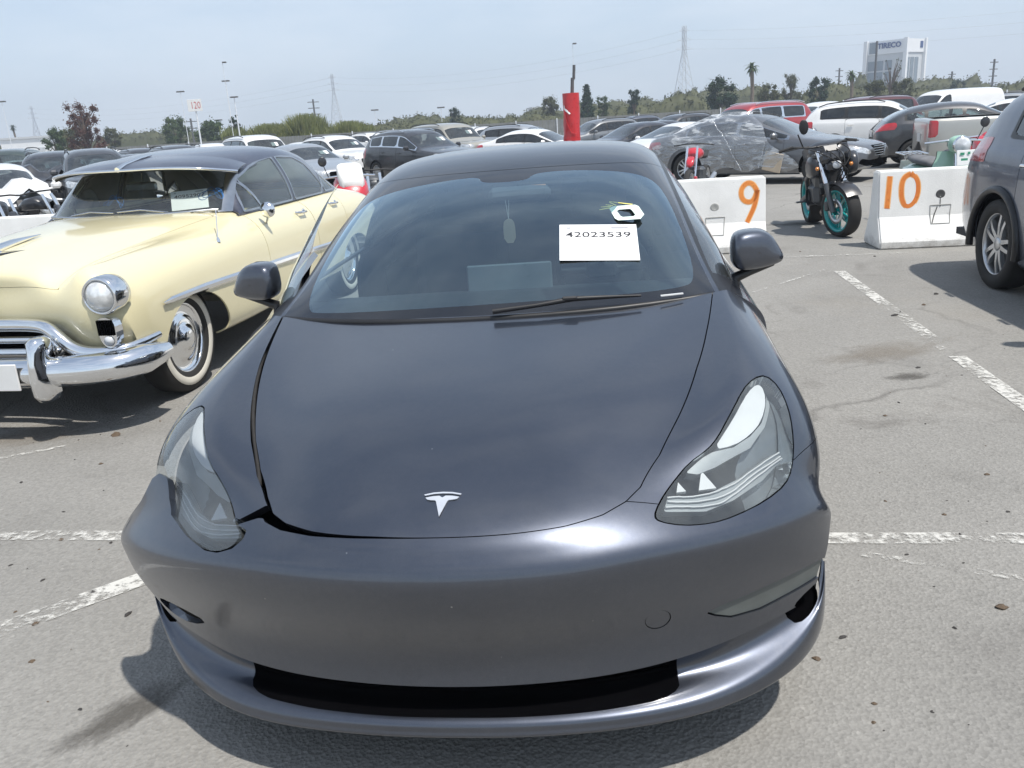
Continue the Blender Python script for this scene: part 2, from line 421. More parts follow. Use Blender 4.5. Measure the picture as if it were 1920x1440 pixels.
# ------------------------------------------------------------------ ground
def asphalt_mat():
    m, nt, b, out = new_mat('worn_grey_asphalt')
    tc = nd(nt, 'ShaderNodeTexCoord'); O = tc.outputs['Object']
    big = noise(nt, 0.22, 6, 0.6, vec=O, dist=0.6); mid = noise(nt, 1.7, 6, 0.62, vec=O); fine = noise(nt, 55, 5, 0.7, vec=O)
    vor = nd(nt, 'ShaderNodeTexVoronoi'); vor.inputs['Scale'].default_value = 85; nt.links.new(O, vor.inputs['Vector'])
    c = ramp(nt, big.outputs['Fac'], [(0.25, (0.205, 0.198, 0.184)), (0.5, (0.265, 0.257, 0.238)), (0.78, (0.315, 0.303, 0.276))]).outputs['Color']
    c = mixc(nt, ramp(nt, mid.outputs['Fac'], [(0.40, 0.0), (0.72, 0.45)]).outputs['Color'], c, (0.30, 0.29, 0.27))
    c = mixc(nt, ramp(nt, mid.outputs['Fac'], [(0.22, 0.45), (0.42, 0.0)]).outputs['Color'], c, (0.14, 0.133, 0.125))
    agg = ramp(nt, vor.outputs['Color'], [(0.0, 0.62), (0.5, 0.95), (0.93, 1.15), (1.0, 1.75)])
    c = mixc(nt, 0.42, c, agg.outputs['Color'], 'MULTIPLY')
    c = mixc(nt, 0.38, c, ramp(nt, fine.outputs['Fac'], [(0.3, 0.65), (0.7, 1.3)]).outputs['Color'], 'MULTIPLY')
    # oil and rust stains of their own shape
    st = noise(nt, 0.75, 7, 0.66, vec=O, dist=1.2)
    c = mixc(nt, ramp(nt, st.outputs['Fac'], [(0.60, 0.0), (0.74, 0.62)]).outputs['Color'], c, (0.085, 0.076, 0.066))
    st2 = noise(nt, 0.5, 4, 0.6, vec=O, dist=0.4)
    c = mixc(nt, ramp(nt, st2.outputs['Fac'], [(0.60, 0.0), (0.8, 0.25)]).outputs['Color'], c, (0.30, 0.26, 0.20))
    # hairline cracks and darker patched areas
    crk = nd(nt, 'ShaderNodeTexVoronoi', feature='DISTANCE_TO_EDGE'); crk.inputs['Scale'].default_value = 0.55
    wob = noise(nt, 2.5, 5, 0.6, vec=O); wm = nd(nt, 'ShaderNodeVectorMath', operation='MULTIPLY_ADD'); wm.inputs[1].default_value = (.5, .5, 0)
    nt.links.new(wob.outputs['Color'], wm.inputs[0]); nt.links.new(O, wm.inputs[2]); nt.links.new(wm.outputs[0], crk.inputs['Vector'])
    gate = ramp(nt, big.outputs['Fac'], [(0.46, 0.0), (0.58, 0.55)])
    ck = nd(nt, 'ShaderNodeMath', operation='MULTIPLY'); nt.links.new(ramp(nt, crk.outputs['Distance'], [(0.0, 1.0), (0.010, 0.0)]).outputs['Color'], ck.inputs[0]); nt.links.new(gate.outputs['Color'], ck.inputs[1])
    c = mixc(nt, ck.outputs[0], c, (0.07, 0.066, 0.06))
    nt.links.new(c, b.inputs['Base Color'])
    b.inputs['Roughness'].default_value = 0.88; b.inputs['Specular IOR Level'].default_value = 0.25
    ad = nd(nt, 'ShaderNodeMath', operation='ADD'); nt.links.new(fine.outputs['Fac'], ad.inputs[0]); nt.links.new(vor.outputs['Distance'], ad.inputs[1])
    bump(nt, b, ad.outputs[0], 0.55, 0.006)
    return m
M['asphalt'] = asphalt_mat()
def line_mat():
    m, nt, b, out = new_mat('worn_road_paint')
    tc = nd(nt, 'ShaderNodeTexCoord'); O = tc.outputs['Object']
    a = noise(nt, 26, 8, 0.72, vec=O); c = noise(nt, 2.2, 5, 0.6, vec=O)
    b.inputs['Base Color'].default_value = (0.60, 0.59, 0.55, 1); b.inputs['Roughness'].default_value = 0.8
    at = nd(nt, 'ShaderNodeAttribute'); at.attribute_name = 'wear'
    s = nd(nt, 'ShaderNodeMath', operation='MULTIPLY_ADD'); s.inputs[1].default_value = 0.75
    nt.links.new(c.outputs['Fac'], s.inputs[0]); nt.links.new(a.outputs['Fac'], s.inputs[2])
    s2 = nd(nt, 'ShaderNodeMath', operation='SUBTRACT'); nt.links.new(s.outputs[0], s2.inputs[0]); nt.links.new(at.outputs['Fac'], s2.inputs[1])
    al = ramp(nt, s2.outputs[0], [(0.0, 0.0), (0.16, 0.93)])
    nt.links.new(al.outputs['Color'], b.inputs['Alpha'])
    return m
M['line'] = line_mat()
g = MB(); S = 3000.0
GY = [(-S, 0), (8, 0), (40, -.272), (S, -.272)]
g.add([(sx * S, yy, zz) for yy, zz in GY for sx in (-1, 1)], [(0, 1, 3, 2), (2, 3, 5, 4), (4, 5, 7, 6)])
ground = struct(g.build('ground', 'asphalt', fix=False))
def road_line(name, pts, w, wear, z=0.004):
    """a painted stripe of real width on the asphalt, worn through in places"""
    vs = []; fs = []; P = [Vector((*p, z)) for p in pts]
    for i, p in enumerate(P):
        t = (P[min(i + 1, len(P) - 1)] - P[max(i - 1, 0)]).normalized(); n = Vector((-t.y, t.x, 0))
        vs += [p + n * w / 2, p - n * w / 2]
        if i: fs.append((2 * i - 2, 2 * i - 1, 2 * i + 1, 2 * i))
    me = MB().add(vs, fs).mesh(name)
    at = me.attributes.new('wear', 'FLOAT', 'POINT'); at.data.foreach_set('value', [wear] * len(me.vertices))
    return struct(obj(name, me, M["line"], ground))

CZ, SZ, TX, TY = math.cos(-.12318), math.sin(-.12318), -.1889, 1.5628
def tw(x, y): return (TX + CZ * x - SZ * y, TY + SZ * x + CZ * y)      # bay frame: along the grey sedan
def bay(name, pts, w, wear, n=24):
    P = []
    for (x0, y0), (x1, y1) in zip(pts[:-1], pts[1:]):
        P += [tw(x0 + (x1 - x0) * k / n, y0 + (y1 - y0) * k / n) for k in range(n + 1)]
    return road_line(name, P, w, wear)
bay('bay_line', [(2.56, 6.75), (2.53, 5.2)], .10, 0.76)
bay('bay_line', [(2.53, 5.2), (2.50, 3.9)], .10, 0.88)
bay('bay_line', [(2.50, 3.75), (2.47, 1.2)], .10, 0.78)
bay('bay_line', [(1.0, 1.40), (4.6, 1.36)], .085, 0.85)
bay('bay_line', [(1.25, 1.28), (1.75, 1.10), (2.4, .86)], .04, 0.85)
bay('bay_line', [(-4.6, 1.50), (-1.2, 1.44)], .085, 0.82)
bay('bay_line', [(-2.6, -.05), (-1.62, .86), (-1.1, 1.4)], .11, 0.77)
bay('bay_line', [(1.62, 5.9), (2.45, 6.85)], .03, 0.82)
bay('bay_line', [(.6, 7.75), (3.6, 7.62)], .05, 0.85)
bay('bay_line', [(-3.6, 1.9), (-2.6, 2.5)], .035, 0.90)
# ------------------------------------------------------------------ wheels
WHEEL_CACHE = {}
def wheel_meshes(r, w, rim, style, spokes):
    key = (round(r, 3), round(w, 3), round(rim, 3), style, spokes)
    if key in WHEEL_CACHE: return WHEEL_CACHE[key]
    h = w / 2
    ty = MB().lathe([(rim * .97, -h * .80), (rim * 1.02, -h * .96), (rim + (r - rim) * .45, -h * 1.04), (r * .965, -h * .93), (r * .992, -h * .72), (r, -h * .3), (r, h * .3),
                     (r * .992, h * .72), (r * .965, h * .93), (rim + (r - rim) * .45, h * 1.04), (rim * 1.02, h * .96), (rim * .97, h * .80)], 40).mesh('tyre')
    m = MB()
    o = h * .78            # outer face of the rim at +x
    m.lathe([(rim, o), (rim * .985, o + .006), (rim * .94, o - .004), (rim * .92, o - .03), (rim * .90, -h * .7), (rim * .99, -h * .8)], 40)
    if style == 'disc':
        m.lathe([(rim * .93, o - .012), (rim * .80, o - .03), (rim * .62, o - .008), (rim * .50, o + .004), (rim * .36, o - .002), (rim * .30, o + .028), (rim * .2, o + .036), (0.001, o + .038)], 40)
    else:
        m.lathe([(rim * .22, o - .05), (rim * .22, o - .012), (rim * .17, o - .004), (0.001, o - .004)], 24)
        for k in range(spokes):
            a = 2 * math.pi * k / spokes
            offs = (-.085, .085) if style == 'twin' else (0,)
            for of in offs:
                pts = []
                wd0, wd1 = (.055, .042) if style == 'twin' else (.12, .085)
                ca, sa = math.cos(a), math.sin(a)
                def P(rad, tan, ax): return (o + ax, rad * ca - tan * sa, rad * sa + tan * ca)
                i0, i1 = rim * .18, rim * .95
                t0, t1 = of * rim * .8, of * rim * 2.3
                vs = []
                for rad, tt, wd, ax in ((i0, t0, wd0 * rim * 1.5, -.012), ((i0 + i1) / 2, (t0 + t1) / 2, wd0 * rim * 1.15, -.004), (i1, t1, wd1 * rim * 1.3, -.010)):
                    vs += [P(rad, tt - wd, ax), P(rad, tt + wd, ax), P(rad, tt + wd * 1.15, ax - .035), P(rad, tt - wd * 1.15, ax - .035)]
                fs = []
                for q in range(2):
                    b = q * 4
                    fs += [(b + i, b + (i + 1) % 4, b + 4 + (i + 1) % 4, b + 4 + i) for i in range(4)]
                m.add(vs, fs)
    ri = m.mesh('rim')
    dk = MB().lathe([(rim * .9, -h * .2), (rim * .3, -h * .2), (0.001, -h * .2)], 28).mesh('brake_disc')
    WHEEL_CACHE[key] = (ty, ri, dk)
    return WHEEL_CACHE[key]
def wheel(parent, loc, r=.33, w=.22, rim=.235, style='spoke', spokes=10, mat='alloy', side=1, steer=0.0, brake=True):
    """a wheel under its car: the tyre is the part, rim and brake disc its sub-parts; side +1 faces +x"""
    ty, ri, dk = wheel_meshes(r, w, rim, style, spokes)
    o = bpy.data.objects.new('wheel', ty); COL.objects.link(o); o.parent = parent
    if not ty.materials: ty.materials.append(M['rubber'])
    o.location = loc; o.rotation_euler = (rnd.uniform(0, 1.2), 0, (0 if side > 0 else math.pi) + steer)
    q = bpy.data.objects.new('rim', ri); COL.objects.link(q); q.parent = o
    if not ri.materials: ri.materials.append(M[mat])
    elif ri.materials[0] is not M[mat]:
        ri2 = ri.copy(); ri2.materials[0] = M[mat]; q.data = ri2
    if brake and style != 'disc':
        d = bpy.data.objects.new('brake_disc', dk); COL.objects.link(d); d.parent = o
        if not dk.materials: dk.materials.append(M['alloy_dark'])
    return o
def seat_mesh():
    m = MB()
    m.box((0, .02, .10), (.50, .50, .16), bev=.05)
    m.box((0, .30, .42), (.48, .13, .62), Matrix.Rotation(R(-14), 3, 'X'), bev=.055)
    m.box((0, .40, .80), (.27, .10, .18), Matrix.Rotation(R(-10), 3, 'X'), bev=.045)
    return m.mesh('seat')
SEAT = seat_mesh()
SEAT.materials.append(M['interior'])
SEAT_L = SEAT.copy(); SEAT_L.materials.clear(); SEAT_L.materials.append(M['interior_grey'])
def seat(parent, loc, light=False, scale=1.0):
    o = bpy.data.objects.new('seat', SEAT_L if light else SEAT); COL.objects.link(o); o.parent = parent
    o.location = loc; o.scale = (scale,) * 3
    return o
# ------------------------------------------------------------------ dark grey electric sedan: body surfaces
# car frame: x to the right seen from the front, y back from the nose, z up (metres)
# rows run from the windscreen base forward and down over the nose; columns from the centre line to the side
T_FRONT = [
 [(0,1.19,0.95),(0.2509,1.195,0.95),(0.5217,1.215,0.95),(0.7406,1.265,0.962),(0.8034,1.31,0.952),(0.8663,1.32,0.9),(0.9151,1.32,0.8),(0.928,1.32,0.62)],
 [(0,0.93,0.905),(0.2309,0.93,0.905),(0.4717,0.93,0.896),(0.6846,0.94,0.89),(0.7784,0.955,0.896),(0.8663,0.975,0.858),(0.9171,0.98,0.765),(0.932,0.98,0.6)],
 [(0,0.63,0.852),(0.2009,0.63,0.851),(0.4117,0.632,0.838),(0.5976,0.64,0.818),(0.7284,0.665,0.832),(0.8647,0.705,0.802),(0.9341,0.74,0.715),(0.948,0.76,0.58)],
 [(0,0.36,0.785),(0.1709,0.368,0.784),(0.3467,0.39,0.775),(0.5076,0.425,0.76),(0.6554,0.47,0.768),(0.8247,0.545,0.745),(0.9211,0.595,0.665),(0.942,0.62,0.55)],
 [(0,0.15,0.705),(0.1609,0.16,0.706),(0.3117,0.2,0.706),(0.4576,0.272,0.704),(0.6034,0.345,0.694),(0.7877,0.45,0.665),(0.9041,0.535,0.605),(0.936,0.56,0.52)],
 [(0,0.082,0.652),(0.1509,0.09,0.652),(0.3067,0.12,0.651),(0.4626,0.18,0.646),(0.6184,0.26,0.63),(0.8007,0.38,0.602),(0.9181,0.49,0.56),(0.95,0.535,0.495)],
 [(0,0.055,0.598),(0.1509,0.063,0.598),(0.3067,0.09,0.597),(0.4626,0.147,0.592),(0.6234,0.23,0.577),(0.8057,0.358,0.552),(0.9211,0.475,0.516),(0.95,0.525,0.465)],
 [(0,0.073,0.5),(0.1509,0.08,0.5),(0.3117,0.107,0.5),(0.4726,0.162,0.496),(0.6314,0.243,0.487),(0.8087,0.362,0.474),(0.9211,0.468,0.452),(0.95,0.518,0.425)],
 [(0,.112,.395),(.152,.118,.395),(.318,.143,.395),(.474,.190,.395),(.632,.262,.395),(.800,.370,.395),(.912,.465,.390),(.938,.515,.385)],
 [(0,.108,.305),(.162,.115,.306),(.333,.142,.307),(.490,.190,.310),(.635,.262,.314),(.788,.368,.318),(.896,.462,.320),(.926,.515,.322)],
]
T_LIP = [
 [(0,.155,.292),(.17,.160,.292),(.34,.185,.293),(.50,.228,.296),(.640,.285,.303),(.788,.378,.312),(.892,.466,.330),(.922,.517,.395)],
 [(0,.165,.246),(.17,.170,.246),(.345,.195,.247),(.505,.235,.250),(.650,.287,.262),(.796,.378,.285),(.897,.464,.318),(.924,.516,.390)],
 [(0,.128,.228),(.17,.133,.228),(.35,.157,.229),(.52,.200,.232),(.668,.260,.240),(.810,.357,.263),(.902,.452,.308),(.927,.515,.385)],
 [(0,.092,.214),(.17,.097,.214),(.355,.120,.214),(.535,.166,.216),(.690,.238,.223),(.826,.342,.245),(.908,.445,.295),(.930,.515,.375)],
 [(0,.085,.194),(.17,.090,.194),(.36,.113,.194),(.545,.160,.194),(.700,.234,.197),(.832,.340,.208),(.910,.445,.240),(.931,.515,.295)],
 [(0,.105,.176),(.17,.110,.176),(.36,.133,.176),(.54,.180,.177),(.690,.255,.180),(.815,.358,.185),(.890,.455,.200),(.914,.515,.220)],
 [(0,.260,.180),(.17,.265,.180),(.35,.285,.180),(.52,.330,.180),(.66,.400,.180),(.77,.480,.184),(.84,.52,.190),(.87,.53,.200)],
]
T_GLASS = [   # windscreen, roof glass, rear glass; columns to the roof rail
 [(0,1.15,0.935),(0.265,1.158,0.935),(0.51,1.185,0.936),(0.675,1.225,0.942),(0.762,1.275,0.955)],
 [(0,1.42,1.085),(0.255,1.428,1.083),(0.48,1.45,1.075),(0.64,1.495,1.062),(0.725,1.545,1.045)],
 [(0,1.72,1.24),(0.245,1.728,1.237),(0.455,1.75,1.225),(0.605,1.795,1.205),(0.685,1.845,1.175)],
 [(0,2.06,1.365),(0.235,2.068,1.361),(0.435,2.085,1.348),(0.575,2.125,1.324),(0.652,2.17,1.285)],
 [(0,2.42,1.432),(0.235,2.425,1.428),(0.425,2.435,1.415),(0.56,2.465,1.39),(0.634,2.5,1.35)],
 [(0,2.85,1.44),(0.235,2.855,1.436),(0.42,2.86,1.423),(0.553,2.88,1.399),(0.627,2.9,1.36)],
 [(0,3.35,1.375),(0.235,3.35,1.371),(0.415,3.35,1.359),(0.545,3.345,1.336),(0.62,3.335,1.3)],
 [(0,3.82,1.245),(0.235,3.815,1.241),(0.41,3.805,1.228),(0.54,3.78,1.205),(0.615,3.755,1.175)],
 [(0,4.2,1.1),(0.235,4.195,1.097),(0.42,4.18,1.087),(0.56,4.14,1.07),(0.64,4.1,1.05)],
]
def mirror_rows(rows):
    P = np.array(rows, float); Q = P[:, :0:-1].copy(); Q[:, :, 0] *= -1
    return np.concatenate([Q, P], 1)
def surf(rows, nu, nv):
    """smooth sheet; parameters (column -n..n, row)"""
    P = mirror_rows(rows); k = (P.shape[1] - 1) // 2
    G, tr = nspline(P, nv); G = G.transpose(1, 0, 2); G, tc = nspline(G, nu); G = G.transpose(1, 0, 2)
    C, Rr = np.meshgrid(tc - k, tr); return G, np.stack([C, Rr], 2)
# ------------------------------------------------------------------ dark grey electric sedan: panels
def sstep(a, b, x):
    t = np.clip((x - a) / (b - a), 0, 1); return t * t * (3 - 2 * t)
def tesla():
    car = thing('electric_sedan', 'dark grey metallic electric sedan with loose front bumper and white notice on its windscreen', 'car', (-.1889, 1.5628, 0), -.12318)
    car.rotation_euler = (0, R(-1.1), -.12318)
    P_ = 'tesla'
    G, A = surf(T_FRONT, 26, 24)
    S = Sheet.grid(G, A, flip=True)
    if S.N[len(S.N) // 2].dot(np.array([0, -1, .5])) < 0: S = Sheet.grid(G, A)
    arch = lambda s: np.where(np.abs(s.V[:, 0]) > .70, .392 - np.hypot(s.V[:, 1] - .845, s.V[:, 2] - .335), -1.0)
    S = S.cut(arch(S))[0]
    hoodR = [(2.97, -1), (2.96, .0), (2.93, .85), (2.94, 1.53), (3.02, 2.37), (3.07, 3.18), (2.94, 3.82), (2.73, 4.06), (2.37, 4.23), (1.83, 4.30), (1.05, 4.31), (0, 4.30)]
    hoodL = [(-.92, 4.29), (-1.95, 4.32), (-2.47, 4.27), (-2.77, 4.13), (-2.95, 3.80), (-3.11, 3.23), (-3.13, 2.57), (-3.08, 1.90), (-3.04, 1.05), (-2.99, 0), (-2.99, -1)]
    outL = [(-.92, 4.305), (-1.95, 4.345), (-2.49, 4.30), (-2.80, 4.165), (-2.99, 3.86), (-3.19, 3.36), (-3.22, 2.60), (-3.18, 1.92), (-3.13, 1.07), (-3.02, 0), (-3.0, -1)]
    f_h = sdpoly(S.A, hoodR + hoodL)
    hood, rest = S.cut(f_h + .012)
    rest = rest.cut(sdpoly(rest.A, hoodR + outL) - .012)[1]
    hd = hood.build('hood', P_, car, lip=.022)
    hlR = [(3.17, 4.53), (3.28, 4.27), (3.53, 3.85), (3.70, 3.5), (3.93, 3.28), (4.01, 3.05), (4.04, 2.62), (4.12, 2.12), (4.3, 1.9), (4.55, 1.82), (4.78, 2.0), (4.97, 2.42), (5.15, 2.93), (5.29, 3.43), (5.30, 3.88), (5.14, 4.25), (4.75, 4.6), (4.28, 4.86), (3.97, 4.94), (3.57, 4.87), (3.23, 4.67)]
    hlL = [(-4.52, 1.93), (-4.34, 2.03), (-4.25, 2.7), (-4.22, 3.25), (-4.0, 3.68), (-3.75, 4.13), (-3.5, 4.53), (-3.28, 4.77), (-3.36, 5.15), (-3.68, 5.45), (-3.98, 5.45), (-4.52, 5.1), (-5.15, 4.75), (-6.0, 4.30), (-6.05, 3.50), (-5.55, 2.72), (-4.95, 2.12)]
    hlR = chaikin(hlR, 1, True); hlL = chaikin(hlL, 1, True)
    lens = rest.cut(sdpoly(rest.A, hlR))[0]
    lensL = rest.cut(sdpoly(rest.A, hlL))[0]
    # the bumper; on the loose side its upper edge follows the lamp
    sideR = [(2.73, 4.06), (3.27, 4.28), (4.4, 4.2), (5.33, 3.63), (6.05, 2.52), (6.4, 2.1), (7.2, 1.6), (7.2, 9.5)]
    sideL = [(-7.2, 9.5), (-7.2, 5.6), (-6.2, 4.6), (-5.35, 3.80), (-4.95, 3.26), (-4.77, 3.16), (-4.62, 3.30), (-4.63, 3.77), (-4.55, 4.17), (-4.13, 4.67), (-3.67, 5.06), (-3.45, 5.10), (-3.22, 4.93), (-3.10, 4.63), (-3.10, 4.42), (-3.33, 4.30), (-2.95, 4.10)]
    symL = [(-7.2, 9.5), (-7.2, 1.6), (-6.4, 2.1), (-6.05, 2.52), (-5.33, 3.63), (-4.4, 4.3), (-3.45, 4.42), (-2.95, 4.0)]
    bumper = rest.cut(sdpoly(rest.A, sideL + [(0, 3.9)] + sideR) + .008)[0]
    bumper = bumper.cut(sdpoly(bumper.A, hlR) - .03)[1]
    fend = rest.cut(sdpoly(rest.A, symL + [(0, 3.9)] + sideR) - .008)[1]
    fend = fend.cut(sdpoly(fend.A, hlR) - .03)[1]
    fend = fend.cut(sdpoly(fend.A, hlL) - .03)[1]
    for s in (1, -1):
        fend.keep(s * fend.V[:, 0] > 0.02).build('fender', P_, car, lip=.02)
    # ---- bumper: fog blank, tow cover, side slot on the sound side; open holes where the blank is lost
    def deform(s):
        V = s.V.copy(); w = sstep(.22, .92, -V[:, 0])
        V[:, 0] += w * (-.066 + np.clip(.56 - V[:, 2], -.02, .4) * .30)
        V[:, 2] += -.028 * w * sstep(.3, .6, V[:, 2]); V[:, 1] += -.02 * w
        w2 = sstep(.02, .5, -V[:, 0]) * sstep(.56, .68, V[:, 2]); V[:, 2] -= .010 * w2
        return Sheet(V, s.N, s.A, s.T)
    fog = [(3.80, 7.85), (3.98, 7.75), (4.67, 7.62), (5.80, 7.44), (6.12, 7.5), (6.18, 7.95), (5.95, 8.22), (5.32, 8.31), (4.62, 8.40), (4.17, 8.27), (3.93, 8.03)]
    fg, bumper = bumper.cut(sdpoly(bumper.A, fog))
    bumper = bumper.cut(sdpoly(bumper.A, fog) - .02)[1]
    slot = [(5.58, 8.55), (6.22, 8.32), (6.35, 8.6), (6.25, 9.1), (5.45, 9.1), (5.25, 8.9)]
    sl, bumper = bumper.cut(sdpoly(bumper.A, chaikin(slot, 1, True)))
    cr = np.stack([bumper.A[:, 0] * .155, bumper.A[:, 1] * .105], 1) - np.array([3.04 * .155, 7.64 * .105])
    tw, bumper = bumper.cut(np.hypot(cr[:, 0], cr[:, 1]) - .0285)
    bumper = bumper.cut(np.hypot(*(np.stack([bumper.A[:, 0] * .155, bumper.A[:, 1] * .105], 1) - np.array([3.04 * .155, 7.64 * .105])).T) - .0302)[1]
    holeA = chaikin([(-4.05, 8.02), (-4.67, 7.80), (-5.25, 7.95), (-5.45, 8.4), (-5.1, 8.62), (-4.55, 8.5)], 1, True)
    holeB = chaikin([(-5.62, 7.15), (-6.1, 7.0), (-6.5, 8.0), (-6.4, 9.2), (-5.5, 9.2), (-5.62, 8.5), (-5.75, 7.8)], 1, True)
    bumper = bumper.cut(sdpoly(bumper.A, holeA))[1]
    bumper = bumper.cut(sdpoly(bumper.A, holeB))[1]
    bo = deform(bumper).build('front_bumper', P_, car, lip=.02)
    fg.offset(-.006).build('fog_lamp_blank', 'fog_blank', bo, lip=.01)
    tw.offset(-.0015).build('tow_cover', P_, bo, lip=.008)
    sl.offset(-.06).build('side_duct', 'void', bo)
    # ---- lower lip
    G2, A2 = surf(T_LIP, 16, 14)
    L = Sheet.grid(G2, A2, flip=True)
    if L.N[np.argmin(L.V[:, 1])][1] > 0: L = Sheet.grid(G2, A2)
    gp = chaikin([(-3.4, -1), (-3.38, 1.4), (-3.2, 2.1), (-2.7, 2.45), (0, 2.55), (2.5, 2.52), (2.9, 2.3), (3.1, 1.75), (3.2, -1)], 1)
    gr, L = L.cut(sdpoly(L.A, gp))
    duct = [(5.1, -1), (6.4, -1), (6.3, 1.0), (6.0, 1.75), (5.45, 1.9), (5.15, 1.3)]
    dk, L = L.cut(sdpoly(L.A, chaikin(duct, 1, True))); dk.offset(-.03).build('side_duct', 'void', bo)
    L = L.cut(sdpoly(L.A * np.array([-1, 1]), chaikin([(5.2, -1), (6.5, -1), (6.4, 1.0), (6.0, 1.6), (5.5, 1.5)], 1, True)))[1]
    deform(L).build('bumper_lip', P_, bo, lip=.004)
    deform(gr).build('lower_grille', 'void', bo)
    # ribs in the lower grille
    m = MB()
    for k in (0.35, 0.75):
        row = np.array([np.array(T_LIP[0]) * (1 - k) + np.array(T_LIP[1]) * k]); row = mirror_rows(row)[0]
        row = row[np.abs(row[:, 0]) < .56]; m.tube([tuple(p + np.array([0, -.012, .012])) for p in nspline(row, 5)[0]], .006, 6)
    m.build('grille_rib', 'void', bo)
    # ---- dark structure behind the panels
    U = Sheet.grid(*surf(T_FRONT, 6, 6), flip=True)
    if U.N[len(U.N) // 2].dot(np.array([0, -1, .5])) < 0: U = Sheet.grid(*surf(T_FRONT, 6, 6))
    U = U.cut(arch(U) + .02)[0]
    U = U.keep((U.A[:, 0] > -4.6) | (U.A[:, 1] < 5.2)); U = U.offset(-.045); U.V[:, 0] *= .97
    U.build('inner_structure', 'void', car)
    # weather strip that shows in the open hood gap
    m = MB(); row = [( -3.15, r) for r in np.linspace(.2, 3.9, 14)]
    pts = []
    for (c, r) in row:
        k = np.argmin((A[..., 0] - c) ** 2 + (A[..., 1] - r) ** 2); p = G.reshape(-1, 3)[k]; pts.append((p[0], p[1], p[2] - .012))
    m.tube(pts, .006, 6); m.build('hood_seal', 'rubber', car)
    # ---- emblem on the hood
    k = np.argmin((A[..., 0]) ** 2 + (A[..., 1] - 3.69) ** 2); o = G.reshape(-1, 3)[k]
    k2 = np.argmin((A[..., 0]) ** 2 + (A[..., 1] - 3.4) ** 2); up = G.reshape(-1, 3)[k2] - o
    mt = frame(o + np.array([0, 0, .0015]), (1, 0, 0), up) @ Matrix.Rotation(R(0), 4, 'Z')
    body = [(-.46, -.12), (-.40, -.19), (-.30, -.215), (-.185, -.225), (-.15, -.27), (0, -.80), (.15, -.27), (.185, -.225), (.30, -.215), (.40, -.19), (.46, -.12), (.26, -.075), (.085, -.065), (0, -.13), (-.085, -.065), (-.26, -.075)]
    arc = [(-.51, -.005), (-.48, -.045), (-.25, .010), (0, .025), (.25, .010), (.48, -.045), (.51, -.005), (.26, .060), (0, .078), (-.26, .060)]
    m = MB()
    for poly in (body, arc): m.prism([(u * .086, (v + .36) * .086) for u, v in poly], 0, .0025, 'Z')
    m.v = [tuple(mt @ Vector(p)) for p in m.v]; m.build('emblem', 'emblem', hd)
    # ---- headlights
    for s, lz in ((1, lens), (-1, lensL)):
        B = lz.offset(-.055).build('headlight', 'lamp_bezel', car)
        W = lz.A.copy(); W[:, 0] *= s
        if s < 0: W = W + np.array([-.02, -.42]) * sstep(2.2, 5.0, W[:, 1])[:, None]
        W = W + np.array([-.03, -.11])
        q = Sheet(lz.V, lz.N, lz.A, lz.T)
        drl = chaikin([(3.99, 3.14), (4.05, 2.67), (4.14, 2.1), (4.28, 1.86), (4.45, 1.80), (4.56, 2.1), (4.57, 2.65), (4.48, 2.94), (4.3, 3.13)], 1, True)
        a = q.cut(sdpoly(W, drl))[0]; a.offset(-.014).build('running_light', 'drl', B, lip=.03)
        band = [(3.68, 3.50), (3.85, 3.25), (3.99, 3.16), (4.31, 3.15), (4.50, 2.95), (4.60, 2.65), (4.58, 2.0), (4.66, 2.2), (4.68, 2.75), (4.58, 3.22), (4.15, 3.52), (3.9, 3.60)]
        q.cut(sdpoly(W, band))[0].offset(-.02).build('lamp_blade', 'lamp_grey', B, lip=.03)
        strip = [(3.45, 3.97), (4.08, 4.05), (4.55, 3.82), (5.08, 3.35), (5.20, 3.52), (4.87, 3.93), (4.4, 4.27), (4.0, 4.41), (3.37, 4.25)]
        q.cut(sdpoly(W, strip))[0].offset(-.024).build('light_guide', 'lamp_grey', B, lip=.02)
        for t in (.0, .38, .72):
            top = np.array([(3.45, 3.97), (4.08, 4.06), (4.55, 3.83), (5.08, 3.36)]); bot = np.array([(3.37, 4.25), (4.0, 4.41), (4.4, 4.27), (5.2, 3.52)])
            ln = nspline(top * (1 - t) + bot * t, 8)[0]; pts = []
            for c, r in ln:
                kk = np.argmin((W[:, 0] - c) ** 2 + (W[:, 1] - r) ** 2); pts.append(lz.V[kk] - lz.N[kk] * .019)
            pts = np.array(pts); pts = np.concatenate([pts[:1], (pts[:-2] + pts[1:-1] + pts[2:]) / 3, pts[-1:]])
            MB().tube([tuple(p) for p in pts], .0022, 5).build('light_guide_rib', 'drl', B)
        for c, r, sz in ((4.05, 3.78, .026), (3.66, 3.82, .014)):
            kk = np.argmin((W[:, 0] - c) ** 2 + (W[:, 1] - r) ** 2); p = lz.V[kk] - lz.N[kk] * .03
            mm = MB(); mm.prism([(-sz * .6, -sz), (sz, -sz * .8), (-sz * .2, sz)], 0, .01, 'Z'); f2 = frame(p, (1, 0, 0), np.cross(lz.N[kk], (1, 0, 0)))
            mm.v = [tuple(f2 @ Vector(v)) for v in mm.v]; mm.build('projector', 'drl', B)
        lz.build('lens', 'lamp_glass', B, lip=.05)
    # ---- windscreen, roof and rear glass
    G3, A3 = surf(T_GLASS, 20, 14)
    K = Sheet.grid(G3, A3, flip=True)
    if K.N[len(K.N) // 2][2] < 0: K = Sheet.grid(G3, A3)
    joint = K.A[:, 1] - (2.97 + .022 * K.A[:, 0] ** 2)
    ws, roof = K.cut(joint + .006)
    roof = K.cut(joint - .006)[1]
